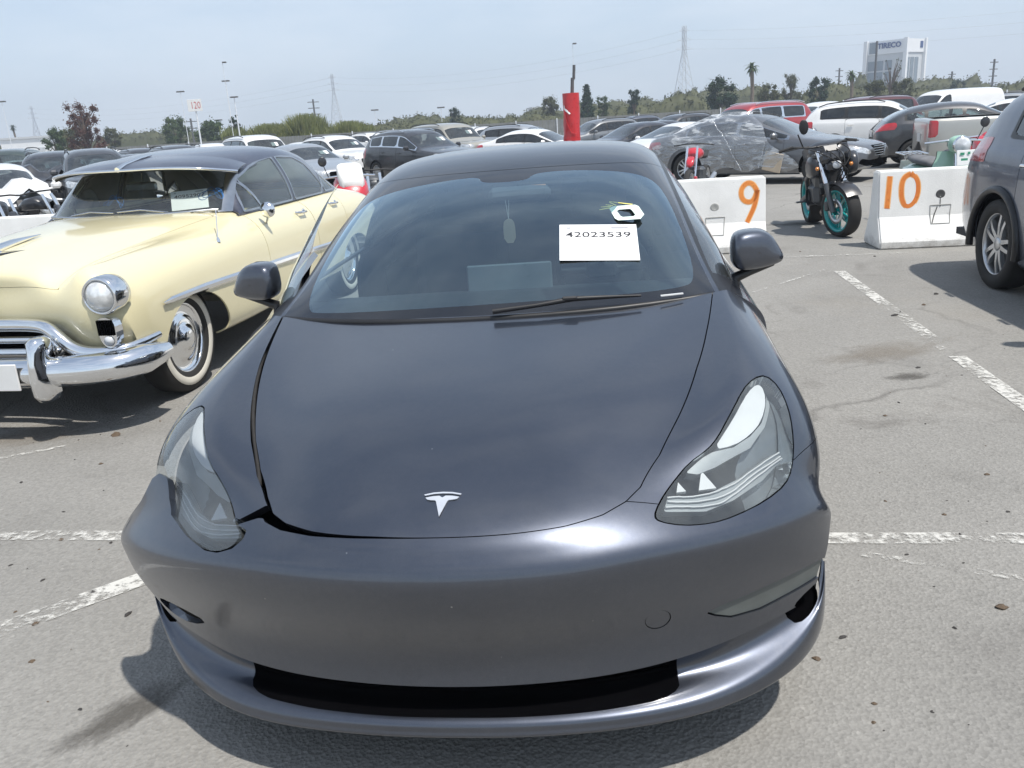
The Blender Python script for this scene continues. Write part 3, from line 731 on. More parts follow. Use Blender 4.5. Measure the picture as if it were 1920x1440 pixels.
    fr_in = chaikin([(-2.95, .25), (-3.52, 1.1), (-3.52, 1.9), (-3.2, 2.45), (-2.4, 2.66), (-.9, 2.80), (-.45, 2.80), (-.40, 2.60), (.40, 2.60), (.45, 2.80), (1.2, 2.84), (2.6, 2.74), (3.25, 2.48), (3.5, 1.9), (3.5, 1.1), (3.25, .42), (2.8, .30), (0, .26), (-2.5, .22)], 2, True)
    clear, frit = ws.cut(sdpoly(ws.A, fr_in))
    edge = 3.80
    pil, frit = frit.cut(edge - np.abs(frit.A[:, 0]))
    wo = clear.build('windscreen', 'glass_tesla', car)
    frit.build('frit_band', 'frit', wo, lip=.006)
    rc, rp = roof.cut(np.abs(roof.A[:, 0]) - 3.80)
    rg, rt = rc.cut(roof_tail(rc))
    rg.build('roof_glass', 'frit', car, lip=.006)
    rt.build('rear_window', 'frit', car)
    # pillars and roof rails: body colour, one each side
    for s in (1, -1):
        a = pil.keep(s * pil.V[:, 0] > 0); a.build('windscreen_pillar', P_, car, lip=.03)
        rp.keep(s * rp.V[:, 0] > 0).build('roof_rail', P_, car, lip=.03)
    # ---- sides, built between the roof rail and the sill
    rail = np.array([r[4] for r in T_GLASS]); rs = nspline(rail, 12)[0]
    belt_y = [1.275, 1.50, 1.90, 2.40, 3.00, 3.55, 3.95, 4.15]
    belt = np.array([(.790, 1.275, .955), (.828, 1.50, .965), (.845, 1.90, .972), (.850, 2.40, .980), (.842, 3.0, .995), (.815, 3.55, 1.015), (.765, 3.95, 1.035), (.70, 4.12, 1.048)])
    bs = nspline(belt, 14)[0]
    n = 110
    ta = np.linspace(0, 1, n)
    def rsmp(C):
        d = np.r_[0, np.cumsum(np.linalg.norm(np.diff(C, axis=0), axis=1))]; return np.stack([np.interp(ta, d / d[-1], C[:, i]) for i in range(3)], 1)
    ra, ba = rsmp(rs), rsmp(bs)
    sv = np.linspace(0, 1, 16)
    H = ra[:, None] * (1 - sv)[None, :, None] + ba[:, None] * sv[None, :, None]
    H[:, :, 0] += (.03 * np.sin(np.pi * sv))[None] * np.clip(ta * 6, 0, 1)[:, None]
    Tt, Ss = np.meshgrid(ta, sv, indexing='ij')
    side_y = [1.30, 1.75, 2.3, 2.9, 3.4, 3.8, 4.15, 4.42, 4.60]
    wmx = [0, .006, .008, .008, .006, .0, -.03, -.09, -.20]
    rows = []
    for y, dw in zip(side_y, wmx):
        zb = np.interp(y, belt[:, 1], belt[:, 2]); xb = np.interp(y, belt[:, 1], belt[:, 0]) if y < 4.12 else .70 - (y - 4.12) * .35
        rows.append([(xb, y, zb), (.895 + dw, y, zb - .075), (.918 + dw, y, .76), (.914 + dw, y, .56), (.905 + dw, y, .38), (.895 + dw, y, .25), (.82 + dw, y, .19)])
    D0, _ = nspline(np.array(rows), 14); D0, _ = nspline(D0.transpose(1, 0, 2), 8); D0 = D0.transpose(1, 0, 2)
    for s in (1, -1):
        h = H.copy(); h[..., 0] *= s
        q = Sheet.grid(h, np.stack([h[..., 1], h[..., 2], Tt, Ss], 2), flip=(s < 0))
        if q.N[len(q.N) // 2][0] * s < 0: q = Sheet.grid(h, np.stack([h[..., 1], h[..., 2], Tt, Ss], 2), flip=(s > 0))
        def win(y0, y1, q):
            return np.maximum.reduce([.10 - q.A[:, 3], q.A[:, 3] - .96, (y0 - q.A[:, 0]) / .5, (q.A[:, 0] - y1) / .5, (.055 - q.A[:, 2]) * 2])
        w1, q = q.cut(win(1.30, 2.70, q)); w2, q = q.cut(win(2.79, 3.55, q))
        q.build('side_window_frame', 'tesla_trim', car, lip=.012)
        w2.build('side_window', 'glass_dark', car)
        d = D0.copy(); d[..., 0] *= s
        z = Sheet.grid(d, d.copy(), flip=(s > 0))
        if z.N[len(z.N) // 2][0] * s < 0: z = Sheet.grid(d, d.copy(), flip=(s < 0))
        z = z.cut(.392 - np.hypot(z.V[:, 1] - 3.72, z.V[:, 2] - .335))[0]
        gap = .006
        def door(y0, y1, z): return np.maximum.reduce([y0 - z.V[:, 1], z.V[:, 1] - y1, .27 - z.V[:, 2]])
        d1, z = z.cut(door(1.42, 2.76, z)); z = z.cut(door(1.42, 2.76, z) - gap)[1]
        d2, z = z.cut(door(2.77, 3.52, z)); z = z.cut(door(2.77, 3.52, z) - gap)[1]
        z.build('rear_quarter', P_, car, lip=.015)
        d2.build('door', P_, car, lip=.02)
        do = d1.build('door', P_, car, lip=.03); dg = w1.build('side_window', 'glass', do)
        MB().box((s * .915, 2.60, .80), (.012, .20, .022), bev=.005).build('door_handle', 'tesla_trim', do)
        if s < 0:   # this door stands ajar
            hinge = Vector((-.90, 1.42, .6))
            mt = Matrix.Translation(hinge) @ Matrix.Rotation(R(12), 4, 'Z') @ Matrix.Translation(-hinge)
            do.matrix_local = mt
            do['label'] = 'front door standing ajar with its frameless glass'
    # tail: trunk lid and rear bumper
    back = []
    for (y, z, w, dz) in ((4.12, 1.085, .66, .03), (4.35, 1.055, .74, .04), (4.60, 1.03, .74, .06), (4.67, .93, .72, .05), (4.69, .70, .74, .02), (4.66, .45, .74, .01), (4.60, .25, .70, .0)):
        back.append([(0, y, z), (w * .35, y - .006, z - dz * .1), (w * .7, y - .03, z - dz * .4), (w * .95, y - .10, z - dz), (w * 1.12, y - .24, z - dz * 1.6)])
    bk = Sheet.grid(*surf(back, 6, 6)); 
    if bk.N[len(bk.N) // 2][1] < 0: bk = Sheet.grid(*surf(back, 6, 6), flip=True)
    bk.build('trunk_lid', P_, car)
    # ---- mirrors
    for s in (1, -1):
        base = (.842, 1.60, .962) if s > 0 else (.885, 1.60, .958)
        K_ = 1.12
        out2 = K_ * chaikin([(0, .012), (.0, .11), (.03, .132), (.12, .128), (.165, .062), (.178, .03), (.16, .012), (.06, .0)], 2, True)
        cen = K_ * np.array([.085, .062]); vs = []; nn = len(out2)
        secs = [(-.0635, .04), (-.0633, .2), (-.062, .42), (-.057, .70), (-.046, .90), (-.024, .975), (.01, 1.0), (.045, 1.0), (.062, .97)]
        for dy, k in secs:
            for p in out2:
                q = cen + (p - cen) * k; vs.append((s * (base[0] + q[0]), base[1] + dy + .35 * q[0], base[2] + q[1]))
        fs = [(i * nn + k, i * nn + (k + 1) % nn, (i + 1) * nn + (k + 1) % nn, (i + 1) * nn + k) for i in range(len(secs) - 1) for k in range(nn)]
        mm = MB().add(vs, fs, True); mm.add(vs[:nn], [tuple(range(nn))], True); mm.add(vs[-nn:], [tuple(range(nn))])
        mo = mm.build('wing_mirror', P_, car)
        b = MB(); x0, y0, z0 = base
        b.tube([(s * (x0 - .05), y0 + .0, z0 - .045), (s * (x0 + .0), y0 + .01, z0 - .028), (s * (x0 + .07), y0 + .03, z0 - .006), (s * (x0 + .16), y0 + .06, z0 + .012)], [.026, .02, .016, .008], 10)
        b.build('mirror_arm', 'tesla_trim', mo)
        MB().box((s * (x0 + .085), y0 + .092, z0 + .065), (.13, .004, .10), Matrix.Rotation(s * .33, 3, 'Z'), bev=.0015).build('mirror_glass', 'chrome', mo)
    # ---- wiper, washer nozzle
    w = MB(); w.tube([(.02, 1.135, .966), (.16, 1.15, .975), (.28, 1.175, .985), (.50, 1.20, .978)], [.010, .008, .010, .004], 6)
    w.box((.27, 1.17, .988), (.05, .02, .014), bev=.004)
    w.build('wiper', 'black', car)
    MB().box((.60, 1.215, .972), (.075, .008, .004), Matrix.Rotation(R(14), 3, 'Z')).build('registration_mark', 'white', wo)
    MB().tube([(x, 1.145 + .20 * (abs(x) / .74) ** 2.4 * .62, .940 + .012 * (abs(x) / .74) ** 2) for x in np.linspace(-.74, .74, 15)], .012, 6).build('cowl', 'black', car)
    # ---- interior
    dash = []
    for (y, z) in ((1.18, .915), (1.45, .935), (1.72, .925), (1.80, .90), (1.80, .80), (1.78, .55)):
        dash.append([(0, y, z), (.3, y + .005, z), (.55, y + .02, z - .004), (.72, y + .06, z - .012)])
    ds = Sheet.grid(*surf(dash, 5, 5)); 
    if ds.N[5][2] < 0: ds = Sheet.grid(*surf(dash, 5, 5), flip=True)
    ds.build('dashboard', 'dash', car)
    MB().box((.012, 1.72, .930), (.335, .015, .19), Matrix.Rotation(R(-8), 3, 'X'), bev=.006).build('touchscreen', 'screen_back', car)
    sw = MB(); c0 = Vector((.37, 1.93, .945)); rt = Matrix.Rotation(R(-65), 3, 'X')
    sw.tube([c0 + rt @ Vector((.18 * math.cos(a), .18 * math.sin(a), 0)) for a in np.linspace(0, 2 * math.pi, 28, endpoint=False)], .015, 8, closed=True)
    for a in (0, math.pi, -math.pi / 2): sw.tube([c0, c0 + rt @ Vector((.18 * math.cos(a), .18 * math.sin(a), 0))], .016, 6)
    sw.box(tuple(c0), (.14, .05, .10), rt, bev=.02); sw.build('steering_wheel', 'black', car)
    for x, y in ((-.36, 2.50), (.36, 2.50)): seat(car, (x, y, .34))
    for x in (-.42, 0, .42): seat(car, (x, 3.25, .36))
    MB().box((.06, 1.88, 1.275), (.25, .05, .06), Matrix.Rotation(R(-12), 3, 'X'), bev=.02).build('rear_view_mirror', 'interior_grey', car)
    fl = MB(); fl.box((0, 2.7, .22), (1.6, 3.2, .04)); fl.box((0, 1.5, .45), (1.45, .04, .5)); fl.box((0, 3.98, .72), (1.56, .05, .86)); [(fl.box((sx * .62, 3.72, .50), (.04, 1.0, .66)), fl.box((sx * .76, 3.29, .49), (.29, .03, .60)), fl.box((sx * .76, 3.72, .78), (.28, .9, .03))) for sx in (-1, 1)]; fl.build('floor', 'void', car)
    for sx in (1, -1):
        for y in (.845, 3.72): wheel(car, (sx * .80, y, .335), .335, .235, .24, 'spoke', 10, 'alloy_dark', sx)
    return car
def roof_tail(q): return q.V[:, 1] - 3.20
M['fog_blank'] = plain('grey_plastic_blank', (0.10, 0.11, 0.105), 0.35)
M['emblem'] = plain('polished_emblem', (0.80, 0.81, 0.83), 0.2, 0.6)
M['lamp_bezel'] = plain('dark_lamp_bezel', (0.20, 0.225, 0.24), 0.25, 0.35, var=0.3, scale=6)
M['drl'] = plain('white_lamp_diffuser', (0.82, 0.84, 0.85), 0.35, var=0.02)
M['lamp_grey'] = plain('grey_lamp_reflector', (0.42, 0.45, 0.46), 0.3, 0.2, var=0.1)
M['lamp_glass'] = glass('hazed_lamp_lens', (0.92, 0.95, 0.96), 0.97, 0.12)
M['dash'] = plain('dashboard_vinyl', (0.035, 0.038, 0.04), 0.55)
M['screen_back'] = plain('grey_screen_back', (0.20, 0.22, 0.23), 0.3)
tesla()
# ------------------------------------------------------------------ cream fifties sedan: surfaces
# rows: stations from the nose back; columns: centre line, over the hood and fender, down the side
O_BODY = [
 [(0,.16,.40),(.24,.15,.40),(.42,.13,.40),(.56,.10,.40),(.70,.07,.40),(.83,.10,.40),(.905,.18,.395),(.920,.24,.385),(.910,.27,.33),(.84,.30,.295)],
 [(0,.10,.62),(.24,.09,.62),(.42,.07,.62),(.56,.04,.62),(.70,.0,.62),(.835,.02,.61),(.918,.10,.56),(.935,.16,.45),(.922,.20,.345),(.84,.26,.298)],
 [(0,.10,.80),(.24,.10,.80),(.42,.08,.80),(.56,.06,.79),(.70,.02,.80),(.84,.03,.765),(.925,.10,.66),(.940,.14,.50),(.925,.18,.36),(.84,.25,.30)],
 [(0,.10,.90),(.24,.11,.895),(.42,.12,.875),(.56,.15,.845),(.70,.10,.905),(.85,.12,.85),(.945,.20,.70),(.955,.24,.50),(.935,.26,.36),(.84,.28,.30)],
 [(0,.24,.975),(.25,.25,.968),(.43,.27,.940),(.57,.30,.890),(.72,.28,.925),(.87,.29,.865),(.955,.32,.715),(.962,.34,.50),(.938,.35,.35),(.84,.36,.29)],
 [(0,.60,1.022),(.26,.60,1.014),(.45,.61,.985),(.59,.62,.930),(.74,.62,.940),(.885,.63,.880),(.962,.64,.730),(.968,.65,.50),(.942,.65,.34),(.84,.65,.28)],
 [(0,1.05,1.052),(.28,1.05,1.045),(.48,1.05,1.020),(.625,1.05,.970),(.765,1.05,.952),(.895,1.05,.890),(.965,1.05,.740),(.970,1.05,.50),(.942,1.05,.33),(.84,1.05,.27)],
 [(0,1.50,1.070),(.30,1.50,1.065),(.52,1.50,1.047),(.675,1.50,1.010),(.790,1.50,.972),(.900,1.50,.905),(.966,1.50,.750),(.970,1.50,.50),(.942,1.50,.32),(.84,1.50,.26)],
 [(0,1.95,1.060),(.32,1.95,1.058),(.56,1.95,1.052),(.715,1.95,1.035),(.805,1.95,.998),(.902,1.95,.920),(.966,1.95,.755),(.970,1.95,.50),(.942,1.95,.32),(.84,1.95,.26)],
 [(0,2.60,1.040),(.32,2.60,1.040),(.56,2.60,1.040),(.715,2.60,1.035),(.810,2.60,1.000),(.905,2.60,.925),(.966,2.60,.760),(.970,2.60,.50),(.942,2.60,.32),(.84,2.60,.26)],
 [(0,3.40,1.040),(.32,3.40,1.040),(.56,3.40,1.040),(.715,3.40,1.035),(.812,3.40,1.005),(.910,3.40,.930),(.970,3.40,.765),(.974,3.40,.50),(.946,3.40,.32),(.84,3.40,.26)],
 [(0,4.05,1.060),(.32,4.05,1.055),(.54,4.05,1.045),(.69,4.05,1.030),(.805,4.05,1.000),(.910,4.05,.930),(.970,4.05,.760),(.974,4.05,.50),(.946,4.05,.33),(.84,4.05,.27)],
 [(0,4.55,1.000),(.30,4.55,.995),(.51,4.54,.985),(.66,4.53,.975),(.790,4.52,.955),(.895,4.50,.895),(.955,4.48,.735),(.960,4.47,.50),(.935,4.47,.34),(.84,4.47,.28)],
 [(0,4.95,.890),(.28,4.94,.885),(.48,4.92,.880),(.63,4.90,.875),(.760,4.88,.865),(.860,4.85,.815),(.910,4.83,.690),(.915,4.82,.50),(.895,4.81,.36),(.80,4.80,.30)],
 [(0,5.15,.70),(.26,5.14,.70),(.44,5.12,.70),(.58,5.10,.695),(.69,5.07,.69),(.77,5.04,.66),(.815,5.02,.58),(.82,5.01,.46),(.80,5.00,.37),(.72,5.00,.32)],
]
O_ROOF = [
 [(0,1.62,1.045),(0.3,1.64,1.045),(0.545,1.71,1.046),(0.68,1.8,1.042),(0.745,1.89,1.035)],
 [(0,1.76,1.2),(0.285,1.78,1.2),(0.52,1.85,1.194),(0.65,1.945,1.182),(0.715,2.035,1.165)],
 [(0,1.91,1.34),(0.27,1.93,1.338),(0.49,1.995,1.325),(0.615,2.09,1.3),(0.68,2.175,1.258)],
 [(0,2.13,1.432),(0.265,2.145,1.428),(0.475,2.2,1.41),(0.6,2.28,1.378),(0.668,2.35,1.335)],
 [(0,2.55,1.486),(0.265,2.56,1.482),(0.47,2.59,1.462),(0.598,2.64,1.426),(0.668,2.69,1.376)],
 [(0,3.1,1.498),(0.265,3.1,1.493),(0.47,3.105,1.473),(0.598,3.115,1.438),(0.67,3.12,1.388)],
 [(0,3.6,1.448),(0.265,3.59,1.443),(0.468,3.565,1.424),(0.595,3.52,1.392),(0.668,3.48,1.346)],
 [(0,4,1.33),(0.265,3.98,1.326),(0.462,3.925,1.312),(0.59,3.84,1.29),(0.664,3.76,1.25)],
 [(0,4.3,1.15),(0.262,4.275,1.148),(0.458,4.205,1.14),(0.588,4.1,1.13),(0.668,4.01,1.11)],
 [(0,4.43,1.04),(0.26,4.405,1.038),(0.455,4.335,1.034),(0.59,4.225,1.026),(0.672,4.14,1.012)],
]
# ------------------------------------------------------------------ cream fifties sedan
def orient(sh, test):
    """flip a sheet so that its outside faces out"""
    return sh if test(sh) else Sheet(sh.V, -sh.N, sh.A, sh.T[:, ::-1])
def loft_sheet(rows, nu, nv, test):
    return orient(Sheet.grid(*surf(rows, nu, nv)), test)
def top_up(sh): return sh.N[np.argmax(sh.V[:, 2])][2] > 0
def outline(sh, pts): 
    """points of a sheet nearest to parameters"""
    out = []
    for c, r in pts:
        k = np.argmin((sh.A[:, 0] - c) ** 2 + (sh.A[:, 1] - r) ** 2); out.append(sh.V[k] + sh.N[k] * .004)
    return out
def cream():
    car = thing('vintage_sedan', 'cream fifties sedan with navy roof, chrome front bumper and whitewall tyres', 'car', (-3.06, 4.73, 0), R(-9.66))
    C = 'cream'
    B = loft_sheet(O_BODY, 12, 10, top_up)
    x, y, z = B.V.T
    B = B.cut(np.where(np.abs(x) > .6, 1 - np.hypot((y - .79) / .41, (z - .33) / .30), -1))[0]
    x, y, z = B.V.T
    B = B.cut(np.where(np.abs(x) > .6, 1 - np.hypot((y - 3.92) / .42, (z - .33) / .26), -1))[0]
    cab = [(-.70, 1.92), (-.74, 2.2), (-.75, 3.6), (-.70, 4.05), (-.5, 4.25), (.5, 4.25), (.70, 4.05), (.75, 3.6), (.74, 2.2), (.70, 1.92), (.5, 1.74), (0, 1.68), (-.5, 1.74)]
    f = sdpoly(B.V[:, :2], cab); f = np.where(B.V[:, 2] > .98, f, 1.0)
    B = B.cut(f)[1]
    x, y, z = B.V.T
    gp = np.stack([np.abs(x), z], 1)
    fg = sdpoly(gp, [(-.1, .34), (-.1, .605), (.46, .605), (.53, .57), (.66, .46), (.70, .40), (.62, .34)]); fg = np.where(y < .25, fg, 1.0)
    op, B = B.cut(fg)
    # hood, fenders+nose, doors by their seams
    hoodf = np.maximum.reduce([np.abs(B.A[:, 0]) - 3.0, B.A[:, 1] - 7.45, 2.2 - B.A[:, 1]])
    hood, B2 = B.cut(hoodf + .012); B2 = B.cut(hoodf - .012)[1]
    ho = hood.build('hood', C, car, lip=.015)
    def dr(s, y0, y1): return np.maximum.reduce([y0 - s.V[:, 1], s.V[:, 1] - y1, np.where(np.abs(s.V[:, 0]) > .78, -1, 1.) * np.ones(len(s.V)), .33 - s.V[:, 2]])
    for (y0, y1) in ((1.93, 2.95), (2.96, 3.72)):
        d, B2 = B2.cut(dr(B2, y0, y1)); B2 = B2.cut(dr(B2, y0, y1) - .006)[1]
        for s in (1, -1):
            do = d.keep(s * d.V[:, 0] > 0).build('door', C, car, lip=.015)
            hy = y1 - .20
            h = MB(); h.tube([(s * .905, hy - .08, .93), (s * .945, hy - .07, .93), (s * .948, hy + .05, .925), (s * .91, hy + .07, .925)], .011, 8)
            h.lathe([(.022, 0), (.022, .012), (.001, .014)], 12, 'X', (s * .90, hy + .09, .925)); h.build('door_handle', 'chrome', do)
    B2.build('body', C, car, lip=.012)
    op.offset(-.06).build('grille_opening', 'void', car)
    # chrome mouth
    g = MB()
    for zz, r in ((.53, .022), (.455, .03)):
        pts = [(xx, .055 - .03 * (abs(xx) / .6) ** 2, zz) for xx in np.linspace(-.56, .56, 17)]; g.tube(pts, r, 10)
    for s in (-1, 1): g.lathe([(.001, -.03), (.05, -.02), (.062, .01), (.05, .05), (.001, .07)], 18, 'Y', (s * .52, -.01, .50))
    g.build('grille_bar', 'chrome', car)
    half = [(0, .035, .622), (.28, .028, .622), (.44, .005, .618), (.53, -.015, .59), (.63, -.025, .505), (.74, -.015, .462), (.86, .025, .46), (.95, .12, .475), (.985, .28, .49)]
    full = [(-a, b, c) for a, b, c in half[:0:-1]] + half
    pts = nspline(np.array(full), 5)[0]
    MB().tube([tuple(p) for p in pts], [.022 + .016 * min(1, 6 * min(i, len(pts) - 1 - i) / len(pts)) for i in range(len(pts))], 14).build('grille_moulding', 'chrome', car)
    bh = [(0, -.13, .385), (.4, -.13, .385), (.70, -.10, .387), (.88, -.03, .390), (.985, .10, .395), (1.02, .27, .40)]
    bp = nspline(np.array([(-a, b, c) for a, b, c in bh[:0:-1]] + bh), 8)[0]
    bm = MB().tube([tuple(p) for p in bp], [.085 * (0.55 + .45 * min(1, 9 * min(i + 1, len(bp) - i) / len(bp))) for i in range(len(bp))], 22)
    bu = bm.build('front_bumper', 'chrome', car)
    for s in (-1, 1):
        q = MB(); secs = [(.24, .05, .07), (.28, .068, .105), (.38, .058, .11), (.46, .045, .105), (.52, .05, .09), (.57, .055, .075), (.59, .03, .05)]
        vs = []; nn = 16
        for (zz, hw, hd) in secs:
            for k in range(nn):
                a = 2 * math.pi * k / nn; vs.append((s * .54 + hw * math.cos(a), -.15 + hd * math.sin(a), zz))
        fs = [(i * nn + k, i * nn + (k + 1) % nn, (i + 1) * nn + (k + 1) % nn, (i + 1) * nn + k) for i in range(len(secs) - 1) for k in range(nn)]
        q.add(vs, fs + [tuple(range(nn)), tuple(range((len(secs) - 1) * nn, len(secs) * nn))], True); q.build('bumper_guard', 'chrome', bu)
    MB().box((0.12, -.222, .385), (.62, .012, .15), bev=.004).build('blank_plate', 'white', bu)
    rb = [(-.99, 4.95, .42), (-.93, 5.18, .40), (-.6, 5.30, .39), (0, 5.33, .39), (.6, 5.30, .39), (.93, 5.18, .40), (.99, 4.95, .42)]
    MB().tube([tuple(p) for p in nspline(np.array(rb), 6)[0]], .075, 14).build('rear_bumper', 'chrome', car)
    # headlights with chrome eyebrow and ribbed parking lamp below
    for s in (-1, 1):
        cx, cy, cz = s * .852, .035, .775
        hz = MB().lathe([(.088, .11), (.104, .10), (.110, .05), (.107, -.02), (.097, -.045), (.088, -.038), (.085, -.02)], 40, 'Y', (cx, cy, cz))
        hl = hz.build('headlight', 'chrome', car)
        MB().lathe([(.087, -.026), (.076, -.046), (.054, -.062), (.027, -.071), (.001, -.074)], 36, 'Y', (cx, cy, cz)).build('lens', 'lens_ribbed', hl)
        MB().lathe([(.085, .03), (.063, .07), (.027, .10), (.001, .105)], 30, 'Y', (cx, cy, cz)).build('reflector', 'chrome', hl)
        pk = MB(); oc = chaikin([(-.055, .07), (.06, .07), (.062, -.06), (.03, -.10), (-.02, -.095), (-.045, -.05)], 2, True)
        pk.prism([(cx + s * a, .585 + b) for a, b in oc], -.005, .06, 'Y'); po = pk.build('parking_lamp', 'chrome', car)
        pk = MB()
        for k in range(8): pk.box((cx + s * (-.040 + k * .0125), -.009, .60), (.006, .012, .085))
        pk.build('vent_rib', 'void', po)
        MB().lathe([(.030, -.002), (.026, -.014), (.001, -.018)], 20, 'Y', (cx + s * .012, -.005, .525)).build('parking_lens', 'clear_lens', po)
    # hood ornament, centre emblem
    o = MB(); o.tube([(0, .16, .965), (0, .30, 1.005), (0, .50, 1.03), (0, .75, 1.045)], [.035, .03, .022, .004], 10)
    for s in (-1, 1): o.prism([(s * .02, .20), (s * .19, .42), (s * .17, .47), (s * .02, .36)], 0, .012, 'Z'); 
    o.v = [(a, b, c + (.985 if c < .5 else 0)) for a, b, c in o.v]
    o.build('hood_ornament', 'chrome', ho)
    e = MB(); e.prism([(-.14, .70), (0, .735), (.14, .70), (.05, .68), (0, .69), (-.05, .68)], .05, .075, 'Y'); e.build('nose_emblem', 'chrome', car)
    # side spear
    for s in (-1, 1):
        sp = MB(); st = [(.40, .645, .004), (.50, .647, .020), (.9, .645, .026), (1.6, .628, .026), (2.5, .606, .026), (3.3, .585, .024), (3.45, .58, .006)]
        for (ya, za, ha), (yb, zb, hb) in zip(st[:-1], st[1:]):
            xa, xb = .972, .974
            sp.add([(s * xa, ya, za + ha), (s * (xa + .014), ya, za + ha * .4), (s * (xa + .014), ya, za - ha * .4), (s * xa, ya, za - ha),
                    (s * xb, yb, zb + hb), (s * (xb + .014), yb, zb + hb * .4), (s * (xb + .014), yb, zb - hb * .4), (s * xb, yb, zb - hb)],
                   [(0, 4, 5, 1), (1, 5, 6, 2), (2, 6, 7, 3)])
        sp.build('side_moulding', 'chrome', car)
    # ---- greenhouse
    K = loft_sheet(O_ROOF, 14, 12, top_up)
    wsf = np.maximum.reduce([np.abs(K.A[:, 0]) - 3.15, K.A[:, 1] - 2.25, .06 - K.A[:, 1]])
    ws, K = K.cut(wsf)
    rwf = np.maximum.reduce([np.abs(K.A[:, 0]) - 3.0, 6.75 - K.A[:, 1], K.A[:, 1] - 8.6])
    rw, K = K.cut(rwf)
    fr, K = K.cut(np.maximum(K.A[:, 1] - 2.32, np.abs(K.A[:, 0]) - 9))
    K.build('roof', 'navy', car, lip=.02)
    fr.offset(.003).build('windscreen_frame', 'chrome_dull', car, lip=.02)
    wo = ws.build('windscreen', 'glass_clear', car); rw.build('rear_window', 'glass_clear', car)
    rail = np.array([r[4] for r in O_ROOF]); rs = nspline(rail, 10)[0]
    belt = np.array([(.80, 1.86, 1.00), (.812, 2.1, 1.005), (.815, 2.6, 1.012), (.815, 3.1, 1.015), (.812, 3.5, 1.015), (.80, 3.9, 1.01), (.74, 4.18, 1.005)]); bs = nspline(belt, 12)[0]
    n = 90; ta = np.linspace(0, 1, n)
    def rsmp(Cv):
        d = np.r_[0, np.cumsum(np.linalg.norm(np.diff(Cv, axis=0), axis=1))]; return np.stack([np.interp(ta, d / d[-1], Cv[:, i]) for i in range(3)], 1)
    ra, ba = rsmp(rs), rsmp(bs); sv = np.linspace(0, 1, 14)
    H = ra[:, None] * (1 - sv)[None, :, None] + ba[:, None] * sv[None, :, None]
    H[..., 0] += (.025 * np.sin(np.pi * sv))[None]
    for s in (1, -1):
        h = H.copy(); h[..., 0] *= s; Tt, Ss = np.meshgrid(ta, sv, indexing='ij')
        q = orient(Sheet.grid(h, np.stack([h[..., 1], h[..., 2], Tt, Ss], 2)), lambda w: w.N[len(w.N) // 2][0] * s > 0)
        yz = lambda w: np.stack([w.V[:, 1], w.V[:, 2]], 1)
        wins = [[(1.955, 1.032), (2.235, 1.032), (2.125, 1.225), (2.075, 1.205)], [(2.262, 1.032), (2.85, 1.032), (2.85, 1.382), (2.62, 1.365), (2.40, 1.325), (2.16, 1.25)],
                [(2.93, 1.032), (3.56, 1.032), (3.61, 1.09), (3.47, 1.29), (3.28, 1.36), (2.93, 1.382)], [(3.665, 1.04), (3.89, 1.04), (3.70, 1.19), (3.645, 1.12)]]
        wins = [chaikin(np.repeat(np.array(w), 2, 0), 1, True) for w in wins]
        trim, q2 = None, q
        allw = np.minimum.reduce([sdpoly(yz(q), w) for w in wins])
        g, q2 = q.cut(allw)
        tr, q2 = q2.cut(np.minimum.reduce([sdpoly(yz(q2), w) for w in wins]) - .015)
        q2.build('window_surround', 'navy', car, lip=.02); tr.offset(.004).build('window_moulding', 'chrome_dull', car, lip=.008)
        for w in wins: g.cut(sdpoly(yz(g), w))[0].build('side_window', 'glass_clear', car)
    # sun visor over the windscreen
    vis = [[(0, 1.70, 1.378), (.30, 1.715, 1.378), (.55, 1.79, 1.362), (.68, 1.90, 1.340), (.765, 2.02, 1.318)],
           [(0, 1.86, 1.425), (.29, 1.875, 1.422), (.52, 1.95, 1.405), (.65, 2.05, 1.378), (.735, 2.15, 1.345)],
           [(0, 2.08, 1.458), (.28, 2.10, 1.452), (.49, 2.16, 1.434), (.62, 2.25, 1.402), (.70, 2.33, 1.360)]]
    V = loft_sheet(vis, 8, 8, top_up); vo = V.build('sun_visor', 'navy', car, lip=.012)
    MB().tube([tuple(p) for p in nspline(np.array(mirror_rows(vis)[0]), 6)[0]], .011, 8).build('visor_trim', 'chrome', vo)
    MB().tube([(0, 1.69, 1.385), (0, 1.80, 1.418), (.02, 1.98, 1.455), (.03, 2.12, 1.47)], [.02, .014, .012, .008], 8).build('visor_bracket', 'chrome', vo)
    # wipers, mirror, antenna
    for a, b in (((-.42, 1.66, 1.075), (-.05, 1.625, 1.085)), ((-.02, 1.625, 1.09), (.36, 1.655, 1.07))):
        MB().tube([a, ((a[0] + b[0]) / 2, (a[1] + b[1]) / 2 - .02, 1.10), b], .007, 6).build('wiper', 'chrome_dull', car)
    MB().tube([(x, 1.575 + .35 * (abs(x) / .74) ** 2.2 * .75, 1.062) for x in np.linspace(-.68, .68, 15)], .010, 8).build('cowl_trim', 'chrome_dull', car)
    mo = MB(); mo.lathe([(.001, -.035), (.03, -.03), (.055, -.012), (.062, .005), (.058, .012), (.001, .012)], 24, 'Y', (.955, 2.03, 1.02)); mo.tube([(.955, 2.03, .98), (.93, 2.06, .94), (.905, 2.10, .92)], .009, 8)
    mo.build('wing_mirror', 'chrome', car)
    an = MB(); an.tube([(.905, 1.30, .905), (.86, 1.42, 1.09)], .0035, 6); an.lathe([(.016, 0), (.012, .02), (.004, .035)], 12, 'Z', (.908, 1.295, .885)); an.build('antenna', 'chrome', car)
    # interior
    it = MB(); it.box((0, 3.0, .42), (1.5, 2.6, .05)); it.box((0, 1.82, .86), (1.35, .16, .34), bev=.06); it.build('floor', 'interior_olive', car)
